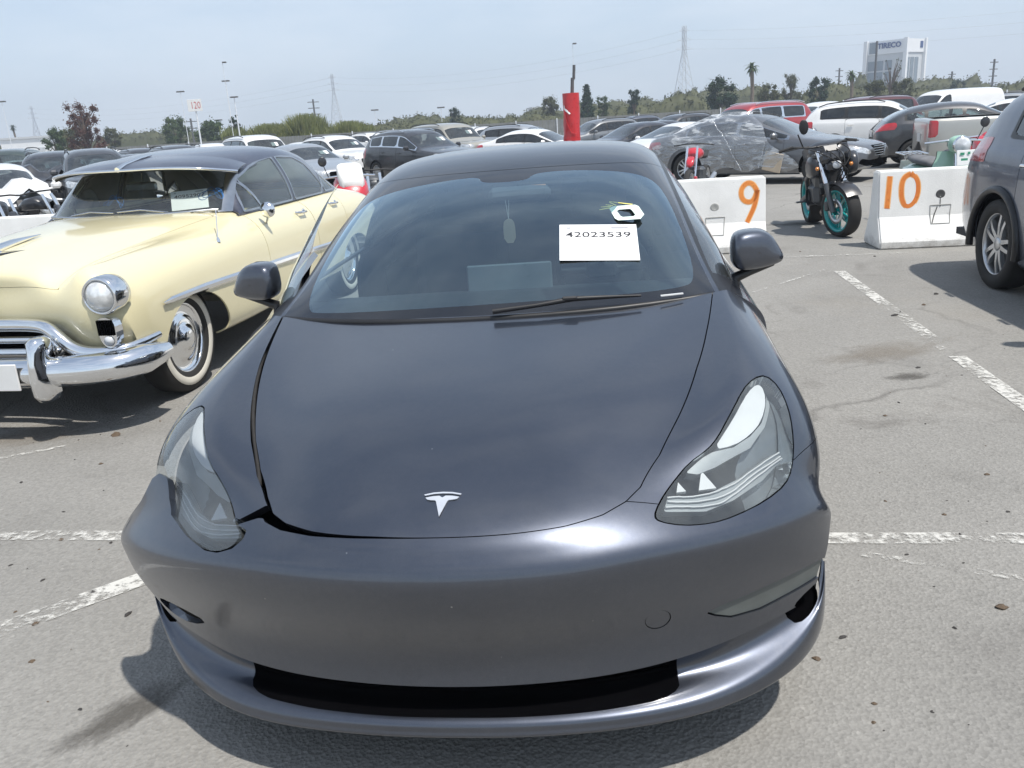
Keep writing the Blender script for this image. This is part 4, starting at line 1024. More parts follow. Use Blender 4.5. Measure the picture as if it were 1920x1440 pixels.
    for (yy, zz) in ((2.55, .48), (3.45, .46)):
        st = MB(); st.box((0, yy, zz), (1.35, .5, .2), bev=.07); st.box((0, yy + .28, zz + .28), (1.35, .14, .48), Matrix.Rotation(R(-12), 3, 'X'), bev=.06); st.build('bench_seat', 'interior_olive', car)
    sw = MB(); c0 = Vector((.36, 2.12, 1.0)); rt = Matrix.Rotation(R(-60), 3, 'X')
    sw.tube([c0 + rt @ Vector((.22 * math.cos(a), .22 * math.sin(a), 0)) for a in np.linspace(0, 2 * math.pi, 30, endpoint=False)], .012, 8, closed=True)
    for a in (0, math.pi): sw.tube([c0, c0 + rt @ Vector((.22 * math.cos(a), .22 * math.sin(a), 0))], .01, 6)
    sw.build('steering_wheel', 'interior_grey', car)
    mr = MB(); mr.box((0, 1.96, 1.245), (.26, .03, .07), bev=.02); mr.tube([(0, 1.98, 1.26), (0, 2.0, 1.36)], .008, 6); mr.build('rear_view_mirror', 'chrome', car)
    # wheels
    for s in (-1, 1):
        for yy in (.75, 3.90):
            w = wheel(car, (s * .80, yy, .350), .352, .17, .225, 'disc', 1, 'chrome', s, steer=0.0)
            ww = bpy.data.objects.new('whitewall', WW); COL.objects.link(ww); ww.parent = w
    # marks left in blue chalk on the glass
    for cx, cz, cy in ((-.10, 1.16, 1.70), (.60, 1.17, 1.85)):
        rr = random.Random(int(cx * 100) + 50); pts = [(cx + .07 * math.sin(k * .9) + rr.uniform(-.02, .02), cy, cz + .035 * math.cos(k * 1.7) + rr.uniform(-.015, .015)) for k in range(16)]
        pts = [(a, 1.62 + .17 * cz - .178 + .20 * (abs(a) / .68) ** 2 * 1.0 + (c - 1.05) * .85, c) for a, b, c in pts]
        MB().tube([tuple(p) for p in nspline(np.array(pts), 3)[0]], .0022, 4).build('chalk_mark', 'blue_chalk', wo)
    return car
M['cream'] = paint('cream_enamel', (0.78, 0.705, 0.445), 0.0, 0.35, dust=0.05, inner=(0.05, 0.05, 0.045))
M['navy'] = paint('navy_enamel', (0.022, 0.028, 0.055), 0.1, 0.35, dust=0.10, crough=0.05, inner=(0.28, 0.28, 0.25))
M['chrome_dull'] = plain('weathered_chrome', (0.50, 0.51, 0.52), 0.22, 1.0, var=0.1)
M['glass_clear'] = glass('old_flat_glass', (0.90, 0.96, 0.93), 0.95, 0.06)
M['lens_ribbed'] = plain('fluted_lamp_glass', (0.78, 0.79, 0.78), 0.14, 0.3, var=0.25, scale=25, coat=1.0)
M['interior_olive'] = plain('olive_grey_upholstery', (0.24, 0.24, 0.21), 0.8, var=0.2)
M['whitewall'] = plain('whitewall_rubber', (0.66, 0.63, 0.55), 0.6, var=0.06)
M['blue_chalk'] = plain('blue_chalk', (0.05, 0.20, 0.50), 0.8)
WW = MB().lathe([(.256, .0868), (.264, .0905), (.284, .0925), (.302, .0905), (.306, .0870)], 48).mesh('whitewall'); WW.materials.append(M['whitewall'])
cream()
# the notice on its windscreen
def notice(name, label, num, mt, w, h, size, small=True):
    m = MB(); m.box((0, 0, 0), (w, h, .0008)); m.v = [tuple(mt @ Vector(p)) for p in m.v]
    o = m.build(name, 'paper'); tag(o, label, 'paper notice')
    text('number', num, size, M['ink'], o, mt @ Matrix.Translation((0, h * .20, .0012)), bold=size * .004, sx=1.28)
    if small:
        text('small_print', 'AUCTION LOT', size * .36, M['ink_grey'], o, mt @ Matrix.Translation((w * .27, h * .40, .0012))) if False else None
        for k, (px, ww) in enumerate(((.28, .22), (-.38, .05))):
            b = MB(); b.box((px * w, h * .40, .0010), (ww * w, h * .045, .0006)); b.v = [tuple(mt @ Vector(p)) for p in b.v]; b.build('small_print', 'ink_grey', o)
    return o
def in_car(loc, rotz, roll=0.0): return Matrix.Translation(loc) @ Matrix.Rotation(rotz, 4, 'Z') @ Matrix.Rotation(roll, 4, 'Y')
CM = in_car((-3.06, 4.73, 0), R(-9.66))
a, b, c, d = (Vector(p) for p in ((.301, 1.797, 1.215), (.547, 1.901, 1.225), (.61, 1.786, 1.084), (.37, 1.682, 1.077)))
off = Vector((0, .025, -.01))
mt = CM @ frame((a + b + c + d) / 4 + off, (b - a) + (c - d), (a - d) + (b - c))
notice('paper_notice', 'white paper notice numbered 40952907 behind the cream sedan windscreen', '40952907', mt, .262, .178, .042)
TM = in_car((-.1889, 1.5628, 0), -.12318, R(-1.1))
a, b, c, d = (Vector(p) for p in ((.226, 1.586, 1.169), (.506, 1.608, 1.150), (.507, 1.417, 1.054), (.231, 1.408, 1.073)))
nrm = ((b - a).cross(a - d)).normalized()
mt = TM @ frame((a + b + c + d) / 4 + nrm * .006, (b - a) + (c - d), (a - d) + (b - c))
notice('paper_notice', 'white paper notice numbered 42023539 on the grey sedan windscreen', '42023539', mt, .278, .216, .046)
# pale die-cut sticker with yellow lettering above it
st_p = [(1.57, 1.97), (2.28, 2.02), (2.37, 1.65), (2.25, 1.55), (1.83, 1.58), (1.75, 1.87)]
Gs, As = surf(T_GLASS, 30, 30); As = As.reshape(-1, 2); Gs = Gs.reshape(-1, 3)
P3 = [Vector(Gs[np.argmin(((As - p) ** 2).sum(1))]) for p in st_p]
o3 = sum(P3, Vector()) / 6; fx = P3[1] - P3[0]; mt3 = TM @ frame(o3 + nrm * .007, (1, .02, 0), P3[1] - P3[4])
m = MB()
outer = [(-.030, .052), (.050, .052), (.062, .038), (.078, -.030), (.062, -.062), (-.018, -.062), (-.030, -.045), (-.048, .040)]
inner = [(-.012, .020), (.030, .020), (.045, -.030), (.038, -.038), (.0, -.038), (-.018, .012)]
n8 = 8
ring_o = outer; ring_i = [(-.012, .022), (.028, .022), (.034, .014), (.046, -.028), (.038, -.038), (.0, -.038), (-.008, -.030), (-.020, .012)]
m.add([(u, v, 0) for u, v in ring_o] + [(u, v, 0) for u, v in ring_i], [(i, (i + 1) % n8, n8 + (i + 1) % n8, n8 + i) for i in range(n8)])
m.v = [tuple(mt3 @ Vector(p)) for p in m.v]
M['mint'] = plain('pale_mint_sticker', (0.70, 0.82, 0.74), 0.6, var=0.04)
M['yellow'] = plain('yellow_lettering', (0.80, 0.72, 0.18), 0.6, var=0.05)
stk = tag(m.build('window_sticker', 'mint'), 'pale mint window sticker with yellow prongs above the notice on the grey sedan', 'sticker')
q = MB()
for (u0, v0, u1, v1) in ((-.045, .040, -.085, .030), (-.040, .050, -.078, .052), (-.032, .055, -.060, .068), (-.020, .056, -.045, .085), (.04, .055, -.045, .092)):
    d = Vector((u1 - u0, v1 - v0, 0)); nn = Vector((-d.y, d.x, 0)).normalized() * .0035
    q.add([Vector((u0, v0, .0006)) + nn, Vector((u1, v1, .0006)) + nn * .5, Vector((u1, v1, .0006)) - nn * .5, Vector((u0, v0, .0006)) - nn], [(0, 1, 2, 3)])
q.v = [tuple(mt3 @ Vector(p)) for p in q.v]; q.build('lettering', 'yellow', stk)
# cardboard tag on a string under the rear-view mirror
M['card'] = plain('brown_card', (0.62, 0.50, 0.36), 0.8, var=0.1)
tg = MB(); tg.prism(chaikin([(-.024, -.048), (-.024, .030), (-.010, .048), (.010, .048), (.024, .030), (.024, -.048)], 1, True), -.001, .001, 'Y')
TMt = TM @ Matrix.Translation((.012, 1.85, 1.135)); tg.v = [tuple(TMt @ Vector(p)) for p in tg.v]
tgo = tag(tg.build('hanging_tag', 'card'), 'brown card tag hanging from the rear-view mirror of the grey sedan', 'tag')
s_ = MB(); s_.tube([(0, 0, .045), (-.008, .005, .12)], .0012, 4); s_.tube([(0, 0, .045), (.006, .005, .12)], .0012, 4)
s_.v = [tuple(TMt @ Vector(p)) for p in s_.v]; s_.build('string', 'paper', tgo)
# ------------------------------------------------------------------ the other parked cars
def gz(y):
    """the lot falls gently away from the camera"""
    return -0.0085 * min(max(y - 8.0, 0.0), 32.0)
TYPES = {
 'sedan': dict(L=4.85, W=1.83, zt=[(0, .66), (.05, .72), (.25, .78), (.95, .90), (1.30, .95), (2.10, 1.36), (2.45, 1.44), (3.0, 1.455), (3.5, 1.40), (4.15, 1.13), (4.40, 1.085), (4.78, 1.05), (4.85, .95)],
    zb=[(0, .62), (.3, .72), (1.0, .84), (1.7, .90), (3.4, .965), (4.4, .99), (4.85, .90)], ws=(1.30, 2.10), rw=(3.55, 4.15), win=[(1.45, 2.55), (2.63, 3.48), (3.53, 3.80)], axles=(.93, 3.72), r=.33, doors=[(1.50, 2.59), (2.60, 3.45)],
    hl=[(.50, .60), (.62, .70), (.95, .79), (.95, .66), (.62, .57)], tl=[(.45, .78), (.45, .92), (1.0, .98), (1.0, .80)], tumble=.40),
 'coupe': dict(L=4.70, W=1.84, zt=[(0, .62), (.05, .68), (.25, .74), (1.0, .88), (1.40, .93), (2.25, 1.30), (2.6, 1.37), (3.0, 1.375), (3.5, 1.30), (4.25, 1.07), (4.60, 1.02), (4.70, .92)],
    zb=[(0, .58), (.3, .70), (1.0, .83), (1.7, .88), (3.4, .95), (4.3, .98), (4.70, .88)], ws=(1.40, 2.25), rw=(3.35, 4.2), win=[(1.60, 2.80), (2.88, 3.70)], axles=(.90, 3.70), r=.34, doors=[(1.55, 2.85)],
    hl=[(.50, .58), (.62, .68), (.95, .76), (.95, .63), (.62, .54)], tl=[(.40, .76), (.40, .88), (1.0, .93), (1.0, .78)], tumble=.48),
 'suv': dict(L=4.72, W=1.86, zt=[(0, .84), (.05, .92), (.25, .98), (1.05, 1.07), (1.28, 1.11), (1.95, 1.53), (2.3, 1.65), (3.0, 1.685), (3.9, 1.65), (4.35, 1.54), (4.62, 1.10), (4.72, .98)],
    zb=[(0, .78), (.3, .90), (1.1, 1.0), (1.8, 1.05), (3.6, 1.12), (4.4, 1.14), (4.72, .94)], ws=(1.28, 1.97), rw=(4.22, 4.62), win=[(1.45, 2.40), (2.49, 3.32), (3.41, 4.05)], axles=(.92, 3.68), r=.36, doors=[(1.48, 2.44), (2.45, 3.38)],
    hl=[(.50, .74), (.60, .88), (.97, .96), (.97, .80), (.62, .70)], tl=[(.72, .80), (.74, 1.12), (1.0, 1.16), (1.0, .84)], tumble=.30),
 'bigsuv': dict(L=5.05, W=1.98, zt=[(0, 1.02), (.05, 1.10), (.25, 1.14), (1.15, 1.18), (1.38, 1.22), (1.90, 1.72), (2.2, 1.86), (3.0, 1.90), (4.4, 1.87), (4.75, 1.80), (4.98, 1.25), (5.05, 1.05)],
    zb=[(0, .98), (.3, 1.06), (1.1, 1.12), (1.8, 1.17), (3.6, 1.20), (4.7, 1.20), (5.05, 1.02)], ws=(1.38, 1.92), rw=(4.62, 4.96), win=[(1.50, 2.38), (2.47, 3.38), (3.48, 4.45)], axles=(.95, 3.85), r=.39, doors=[(1.50, 2.42), (2.43, 3.42)],
    hl=[(.60, .84), (.60, 1.02), (.97, 1.06), (.97, .86), (.80, .82)], tl=[(.80, .85), (.80, 1.25), (1.0, 1.27), (1.0, .86)], tumble=.20),
 'hatch': dict(L=4.36, W=1.82, zt=[(0, .66), (.05, .74), (.25, .82), (.95, .96), (1.20, 1.0), (2.0, 1.40), (2.35, 1.47), (2.9, 1.485), (3.6, 1.40), (4.05, 1.22), (4.26, 1.02), (4.36, .92)],
    zb=[(0, .62), (.3, .74), (1.0, .88), (1.7, .95), (3.3, 1.05), (4.0, 1.08), (4.36, .88)], ws=(1.20, 2.02), rw=(3.62, 4.2), win=[(1.38, 2.42), (2.50, 3.25), (3.33, 3.72)], axles=(.88, 3.52), r=.325, doors=[(1.42, 2.46), (2.47, 3.30)],
    hl=[(.48, .66), (.58, .78), (.95, .88), (.95, .74), (.6, .62)], tl=[(.58, .84), (.60, 1.02), (1.0, 1.10), (1.0, .92)], tumble=.40),
 'van': dict(L=5.70, W=2.00, zt=[(0, .96), (.05, 1.04), (.20, 1.10), (.75, 1.18), (.95, 1.24), (1.55, 1.82), (1.85, 1.98), (2.6, 2.04), (5.3, 2.03), (5.55, 1.95), (5.66, 1.3), (5.70, 1.0)],
    zb=[(0, .92), (.3, 1.02), (1.0, 1.13), (1.8, 1.18), (5.4, 1.20), (5.70, 1.0)], ws=(.95, 1.58), rw=(5.56, 5.66), win=[(1.15, 1.98)], axles=(.92, 4.35), r=.37, doors=[(1.15, 2.05), (2.10, 3.20)],
    hl=[(.62, .80), (.62, .98), (.97, 1.02), (.97, .82)], tl=[(.88, .95), (.88, 1.40), (1.0, 1.40), (1.0, .95)], tumble=.10),
 'pickup': dict(L=5.60, W=1.98, zt=[(0, .98), (.05, 1.06), (.25, 1.11), (1.15, 1.16), (1.40, 1.20), (2.0, 1.66), (2.3, 1.80), (2.9, 1.83), (3.45, 1.80), (3.62, 1.25), (3.70, 1.19), (5.5, 1.19), (5.60, 1.17)],
    zb=[(0, .94), (.3, 1.03), (1.1, 1.08), (1.8, 1.12), (3.6, 1.16), (5.5, 1.17), (5.60, 1.16)], ws=(1.40, 2.02), rw=(3.45, 3.62), win=[(1.52, 2.42), (2.50, 3.30)], axles=(.95, 4.55), r=.39, doors=[(1.50, 2.46), (2.47, 3.38)],
    hl=[(.62, .82), (.62, 1.0), (.97, 1.04), (.97, .84)], tl=[(.84, .82), (.84, 1.14), (1.0, 1.14), (1.0, .82)], tld=.13, tumble=.22),
}
def shell(sp, nst=60):
    L, W = sp['L'], sp['W'] / 2
    zt, zb = prof(sp['zt'], 2), prof(sp['zb'], 2)
    wf = prof([(0, .70 * W), (.04, .78 * W), (.16, .88 * W), (.40, .955 * W), (.9, .995 * W), (L * .4, W), (L - 1.0, W), (L - .45, .965 * W), (L - .12, .90 * W), (L - .02, .82 * W), (L, .78 * W)] if sp.get('boxy', 0) < 1 else
              [(0, .82 * W), (.05, .9 * W), (.2, .96 * W), (.6, W), (L * .5, W), (L - .3, W), (L - .05, .96 * W), (L, .93 * W)], 2)
    zs = prof([(0, .30), (.2, .24), (.7, .20), (L - .8, .20), (L - .2, .28), (L, .34)], 1)
    y = np.unique(np.concatenate([[0, .015, .04, .08, .14, .22, .32, .45], np.linspace(.6, L - .5, nst), [L - .36, L - .25, L - .16, L - .09, L - .04, L - .015, L]]))
    st = []
    for v in y:
        w, t, b, s = float(wf(v)), float(zt(v)), float(zb(v)), float(zs(v))
        b = min(b, t - .012); h = max(0.0, t - b)
        cab = min(1, max(0, (h - .06) / .3)); cr = .025 + .05 * cab
        zr = b + max(h - cr - .03 * cab, .35 * h); wb = w - .065
        wr = wb - .05 - sp['tumble'] * max(0, zr - b) * .85
        st.append([(.70 * w, s), (w - .06, s + .005), (w - .015, s + .14), (w, s + .52 * (b - s)), (w - .022, b - .07), (wb, b), (wr, zr), (.62 * wr, t - .22 * cr), (.25 * wr, t - .02 * cr), (0, t)])
    P = np.array(st)                                   # (m, 10, 2)
    Q = chaikin(P.transpose(1, 0, 2), 2).transpose(1, 0, 2); sv = chaikin(np.arange(10.)[:, None], 2)[:, 0]
    m, k = Q.shape[:2]
    rows = [np.stack([Q[i, :, 0], np.full(k, y[i]), Q[i, :, 1]], 1) for i in range(m)]
    def cap(i, sgn):
        base = rows[i]; c = np.array([0, base[0, 1], .5 * (base[:, 2].min() + base[:, 2].max())]); out = []
        for dy, sc_ in ((.012, .975), (.026, .92), (.036, .80), (.042, .5), (.044, .02)):
            q = c + (base - c) * np.array([sc_, 1, sc_]); q[:, 1] = base[0, 1] + sgn * dy; out.append(q)
        return out
    f, b = cap(0, -1), cap(m - 1, 1)
    G = np.array(f[::-1] + rows + b); Gl = G[:, ::-1] * np.array([-1, 1, 1])
    G = np.concatenate([G, Gl[:, 1:]], 1); s2 = np.concatenate([sv, sv[::-1][1:]])
    A = np.stack([G[..., 1], np.broadcast_to(s2, G.shape[:2])], 2)
    return orient(Sheet.grid(G, A), top_up)
def make_proto(kind, **over):
    """-> list of (name, mesh, role, parent index); roles pick the material of a copy"""
    sp = dict(TYPES[kind]); sp.update(over)
    if kind in ('van', 'pickup', 'bigsuv'): sp['boxy'] = 1
    L, W = sp['L'], sp['W'] / 2; B = shell(sp, over.get('nst', 60)); parts = []
    def put(name, me, role, parent=-1): parts.append((name, me, role, parent)); return len(parts) - 1
    for ya in sp['axles']:
        x, y, z = B.V.T; B = B.cut(np.where(np.abs(x) > .5 * W, sp['r'] * 1.16 - np.hypot(y - ya, z - sp['r']), -1))[0]
    wsy, rwy = sp['ws'], sp['rw']
    s_ = lambda q: q.A[:, 1]; y_ = lambda q: q.V[:, 1]
    f = lambda q: np.maximum.reduce([6.28 - s_(q), (wsy[0] + .05 - y_(q)) * 2, (y_(q) - wsy[1] + .03) * 2])
    w, B = B.cut(f(B)); ws = put('windscreen', w.offset(-.003).mesh('windscreen'), 'glass')
    if kind != 'van':
        f2 = lambda q: np.maximum.reduce([6.34 - s_(q), (rwy[0] + .04 - y_(q)) * 2, (y_(q) - rwy[1] + .05) * 2])
        w, B = B.cut(f2(B)); put('rear_window', w.offset(-.003).mesh('rear_window'), 'glass')
    for (a, b) in sp['win']:
        f3 = lambda q: np.maximum.reduce([5.16 - s_(q), s_(q) - 5.90, (a - y_(q)) * 2, (y_(q) - b) * 2])
        w, B = B.cut(f3(B))
        for s in (1, -1):
            q = w.keep(s * w.V[:, 0] > 0)
            if len(q.T): put('side_window', q.offset(-.004).mesh('side_window'), 'sideglass')
    tr, B = B.cut(np.maximum.reduce([5.06 - s_(B), s_(B) - 5.98, sp['win'][0][0] - .06 - y_(B), y_(B) - sp['win'][-1][1] - .05]))
    put('window_frame', tr.mesh('window_frame'), 'trim')
    ax = lambda q: np.stack([np.abs(q.V[:, 0]) / W, q.V[:, 2]], 1)
    h, B = B.cut(np.where(B.V[:, 1] < .62, np.maximum(sdpoly(ax(B), sp['hl']), (B.V[:, 1] - .50) * .8), 1.))
    for s in (1, -1):
        q = h.keep(s * h.V[:, 0] > 0)
        if len(q.T): put('headlight', q.offset(-.004).mesh('headlight'), 'lamp')
    h, B = B.cut(np.where(B.V[:, 1] > L - .75, np.maximum(sdpoly(ax(B), sp['tl']), (L - sp.get('tld', .42) - B.V[:, 1]) * .8), 1.))
    for s in (1, -1):
        q = h.keep(s * h.V[:, 0] > 0)
        if len(q.T): put('tail_light', q.offset(.003).mesh('tail_light'), 'tail')
    zf = sp['hl'][0][1]
    gp = over.get('grille', [(-.1, zf - .10), (-.1, zf + .06), (.40, zf + .05), (.46, zf - .05), (.40, zf - .12)])
    g, B = B.cut(np.where(B.V[:, 1] < .25, sdpoly(ax(B), gp), 1.)); go = put('grille', g.offset(-.02).mesh('grille'), 'dark')
    if 'bars' in over:
        for k in range(over['bars']):
            zz = gp[0][1] + .03 + (gp[1][1] - gp[0][1] - .05) * k / max(1, over['bars'] - 1); hw = gp[2][0] * W * .97
            put('grille_bar', MB().tube([(xx, -.050 + .045 * (xx / hw) ** 2 * .5, zz) for xx in np.linspace(-hw, hw, 7)], .011, 6).mesh('grille_bar'), 'chrome', go)
        put('grille_frame', MB().tube([(u * W, -.048 + .03 * (u / .45) ** 2, v) for u, v in list(chaikin([p for p in gp[1:] if p[0] > 0] , 1)) ] , .014, 6).mesh('grille_frame'), 'chrome', go)
    g, B = B.cut(np.where(B.V[:, 1] < .3, sdpoly(ax(B), [(-.1, .34), (-.1, .46), (.62, .46), (.80, .50), (.82, .40), (.66, .34)]), 1.)); put('lower_intake', g.offset(-.02).mesh('lower_intake'), 'dark')
    bed = None
    if kind == 'pickup':
        bed, B = B.cut(np.maximum.reduce([3.66 - B.V[:, 1], B.V[:, 1] - (L - .06), np.abs(B.V[:, 0]) - (W - .13), 1.0 - B.V[:, 2]]))
    for (a, b) in sp['doors']:
        fd = lambda q: np.maximum.reduce([a - y_(q), y_(q) - b, s_(q) - 5.04, 1.9 - s_(q)])
        d, B = B.cut(fd(B) + .002); 
        if len(B.T): B = B.cut(fd(B) - .005)[1]
        for s in (1, -1):
            q = d.keep(s * d.V[:, 0] > 0)
            di = put('door', q.mesh('door', .01), 'paint')
            zz = float(prof(sp['zb'], 2)(b - .15)) - .10
            put('door_handle', MB().box((s * (W + .004), b - .16, zz), (.03, .17, .026), bev=.008).mesh('door_handle'), over.get('handle', 'paint'), di)
    lowb, B = B.cut(B.A[:, 1] - 1.35)
    put('sill', lowb.mesh('sill'), 'trim')
    # hood split at the cowl, bumpers by a seam
    bo = put('body', B.mesh('body', .008), 'paint')
    # number plates
    put('plate', MB().box((0, L + .05, sp['tl'][0][1] - .02), (.32, .012, .16), bev=.003).mesh('plate'), 'plate')
    # mirrors
    zb_ = float(prof(sp['zb'], 2)(sp['win'][0][0] + .1))
    for s in (1, -1):
        m = MB(); m.box((s * (W + .10), sp['win'][0][0] + .20, zb_ + .09), (.19, .13, .14), bev=.045); m.tube([(s * (W - .05), sp['win'][0][0] + .18, zb_ + .02), (s * (W + .08), sp['win'][0][0] + .20, zb_ + .05)], .025, 6)
        put('wing_mirror', m.mesh('wing_mirror'), 'mirror')
    if over.get('rails'):
        for s in (1, -1):
            t = prof(sp['zt'], 2); ys = np.linspace(wsy[1] + .35, rwy[0] - .05, 9); x0 = s * (W * .64 if kind != 'bigsuv' else W * .72)
            put('roof_rail', MB().tube([(x0, v, float(t(v)) + (.0 if k in (0, 8) else .03) - .035) for k, v in enumerate(ys)], .018, 6).mesh('roof_rail'), 'trim')
    # interior
    it = MB(); it.box((0, (wsy[0] + rwy[1]) / 2, .34), (2 * W - .25, rwy[1] - wsy[0] + .2, .06)); it.box((0, wsy[0] + .28, zb_ - .16), (2 * W - .30, .34, .26), bev=.06)
    it.box((0, L / 2, .26), (2 * W - .5, L - 1.2, .06))
    put('floor', it.mesh('floor'), 'inside')
    for ya in sp['axles']:
        for s in (1, -1):
            m = MB(); n = 14; r = sp['r'] * 1.17
            vs = []; 
            for k in range(n + 1):
                a = math.pi * k / n
                for xx in (W - .03, W - .34): vs.append((s * xx, ya + r * math.cos(a), sp['r'] + r * math.sin(a)))
            m.add(vs, [(2 * k, 2 * k + 1, 2 * k + 3, 2 * k + 2) for k in range(n)]); m.add([v for v in vs[1::2]], [tuple(range(n + 1))])
            put('wheel_arch', m.mesh('wheel_arch', False), 'dark')
    return dict(parts=parts, sp=sp, kind=kind, zb=zb_)
PAINTS = {}
def carpaint(name, col, metal=0.0, dust=0.14, rough=.4):
    if name not in PAINTS: PAINTS[name] = paint(name, col, metal, rough, dust=dust)
    return PAINTS[name]
def put_car(P, label, x, y, rot, paint_m, glassm='glass_car', side='glass_dark', mat_over=None, wheels=True, rim='alloy', style='spoke', spokes=10, seats=True, cat='car', name='parked_car', group=None, paper=True, light_seats=False, z=None, trim='black', skip=(), tilt=0.0):
    """a copy of a prototype with its own colour, wheels and notice"""
    sp = P['sp']; L, W = sp['L'], sp['W'] / 2
    root = thing(name, label, cat, (x, y, gz(y) if z is None else z), R(rot), group)
    if tilt: root.rotation_euler = (R(tilt), 0, R(rot))
    mats = dict(paint=paint_m, glass=M[glassm], sideglass=M[side], trim=M[trim], lamp=M['car_lamp'], tail=M['red_lens'], dark=M['void'], chrome=M['chrome'], plate=M['white'], mirror=paint_m, inside=M['interior'])
    if mat_over: mats.update(mat_over)
    objs = []
    for nm, me, role, par in P['parts']:
        if nm in skip: objs.append(None); continue
        o = bpy.data.objects.new(nm, me); COL.objects.link(o); objs.append(o)
        if not me.materials: me.materials.append(mats[role])
        o.material_slots[0].link = 'OBJECT'; o.material_slots[0].material = mats[role]
        if par >= 0 and objs[par] is not None: o.parent = objs[par]
        else: o.parent = root; o.location = (0, -L / 2, 0)
    if wheels:
        for ya in sp['axles']:
            for s in (1, -1): wheel(root, (s * (W - .125), ya - L / 2, sp['r']), sp['r'], .22, sp['r'] * .70, style, spokes, rim, s)
    if seats:
        y0 = sp['ws'][1] - L / 2 + .18
        for xx in (-.38, .38): seat(root, (xx, y0, P['zb'] - .62), light_seats)
        if P['kind'] not in ('van', 'pickup', 'coupe'):
            for xx in (-.42, .42): seat(root, (xx, y0 + .92, P['zb'] - .60), light_seats)
    if paper:
        zt = prof(sp['zt'], 2); a = sp['ws'][0] * .45 + sp['ws'][1] * .55
        p0 = Vector((.34, a - L / 2, float(zt(a)) - .014)); d = Vector((0, .2, float(zt(a + .1) - zt(a - .1)))).normalized()
        m = MB(); m.box((0, 0, 0), (.27, .20, .001)); mt = frame(p0, (1, 0, 0), d); m.v = [tuple(mt @ Vector(q)) for q in m.v]; m.build('paper_notice', 'paper', root)
    return root
M['car_lamp'] = plain('headlamp_unit', (0.55, 0.57, 0.58), 0.1, 0.4, var=0.45, scale=18, coat=1.0)
M['glass_black'] = glass('deep_tinted_glass', (0.2, 0.22, 0.24), 0.35, 0.05)
def X(u, D, v=None):
    """road position across for a viewing direction (pixels of the photograph) at a distance"""
    return D * ((u - 960) * math.cos(_r) - ((v or 250) - 720) * math.sin(_r)) / (1583 * math.cos(_p) - ((u - 960) * math.sin(_r) + ((v or 250) - 720) * math.cos(_r)) * math.sin(_p))
C_ = carpaint
white = C_('white_paint', (0.76, 0.76, 0.75)); silver = C_('silver_metallic', (0.46, 0.48, 0.50), .7); blackp = C_('black_paint', (0.010, 0.011, 0.016), .1)
dkgrey = C_('dark_grey_metallic', (0.060, 0.062, 0.068), .6); red = C_('red_paint', (0.33, 0.015, 0.02), .2); maroon = C_('maroon_paint', (0.10, 0.012, 0.015), .3)
champ = C_('champagne_metallic', (0.47, 0.46, 0.42), .6); navyc = C_('blue_black_paint', (0.014, 0.018, 0.030), .3); slate = C_('slate_blue_metallic', (0.085, 0.10, 0.135), .5)
greyc = C_('mid_grey_metallic', (0.20, 0.21, 0.22), .6); green = C_('dark_green_paint', (0.03, 0.05, 0.045), .2); tan = C_('faded_tan_paint', (0.30, 0.29, 0.25), .1, dust=.3)
P_sedan = make_proto('sedan'); P_coupe = make_proto('coupe'); P_suv = make_proto('suv', rails=True); P_big = make_proto('bigsuv', rails=True)
P_hatch = make_proto('hatch'); P_van = make_proto('van'); P_pick = make_proto('pickup')
P_lux = make_proto('sedan', L=5.1, W=1.90, bars=5, grille=[(-.1, .50), (-.1, .74), (.36, .74), (.33, .60), (.28, .50)], axles=(.90, 3.98), r=.35,
                   zt=[(0, .70), (.05, .76), (.25, .82), (1.05, .95), (1.45, 1.0), (2.30, 1.39), (2.65, 1.47), (3.2, 1.49), (3.75, 1.43), (4.45, 1.16), (4.7, 1.11), (5.03, 1.07), (5.1, .95)],
                   zb=[(0, .66), (.3, .76), (1.1, .88), (1.9, .94), (3.6, 1.0), (4.6, 1.02), (5.1, .92)], ws=(1.45, 2.30), rw=(3.8, 4.45), win=[(1.62, 2.72), (2.80, 3.72), (3.78, 4.0)], doors=[(1.65, 2.76), (2.77, 3.70)], handle='chrome', nst=76)
GR = 'cars parked in the auction rows'
# ---- left and middle rows
put_car(P_sedan, 'silver sedan with a white notice, parked beside the black utility vehicle', X(565, 27), 27, 36, silver, group=GR, side='glass_car')
put_car(P_suv, 'black compact utility vehicle with chrome window trim and roof rails', X(785, 28.5), 28.5, 40, blackp, group=GR, trim='chrome', side='glass_black')
put_car(P_sedan, 'white sedan with dark tinted side windows behind the red pillar', X(1010, 33), 33, 56, white, group=GR, side='glass_black', paper=False)
put_car(P_suv, 'white utility vehicle with roof rails behind the silver sedan', X(632, 35), 35, 38, white, group=GR, side='glass_car')
put_car(P_big, 'boxy white four-wheel drive with navy rear pillar and a windscreen notice', X(482, 36), 36, 36, white, group=GR, side='glass_dark')
put_car(P_sedan, 'small white sedan behind the boxy white four-wheel drive', X(570, 46), 46, 40, white, group=GR)
put_car(P_big, 'large four-wheel drive with tan roof and pale hood behind the black utility vehicle', X(845, 37), 37, 36, tan, group=GR, side='glass_car')
put_car(P_suv, 'silver utility vehicle with black windows behind the white sedan', X(985, 41), 41, 62, silver, group=GR, side='glass_black', paper=False)
put_car(P_suv, 'white utility vehicle seen from its rear hatch beside the tan-roofed four-wheel drive', X(905, 46), 46, 150, white, group=GR, side='glass_dark', paper=False)
put_car(P_suv, 'grey utility vehicle with raised rear glass behind the red pillar', X(1118, 42), 42, -62, greyc, group=GR, side='glass_dark', paper=False)
put_car(P_sedan, 'black sedan parked side-on behind the white coupe', X(1190, 33), 33, -60, navyc, group=GR, side='glass_dark', paper=False)
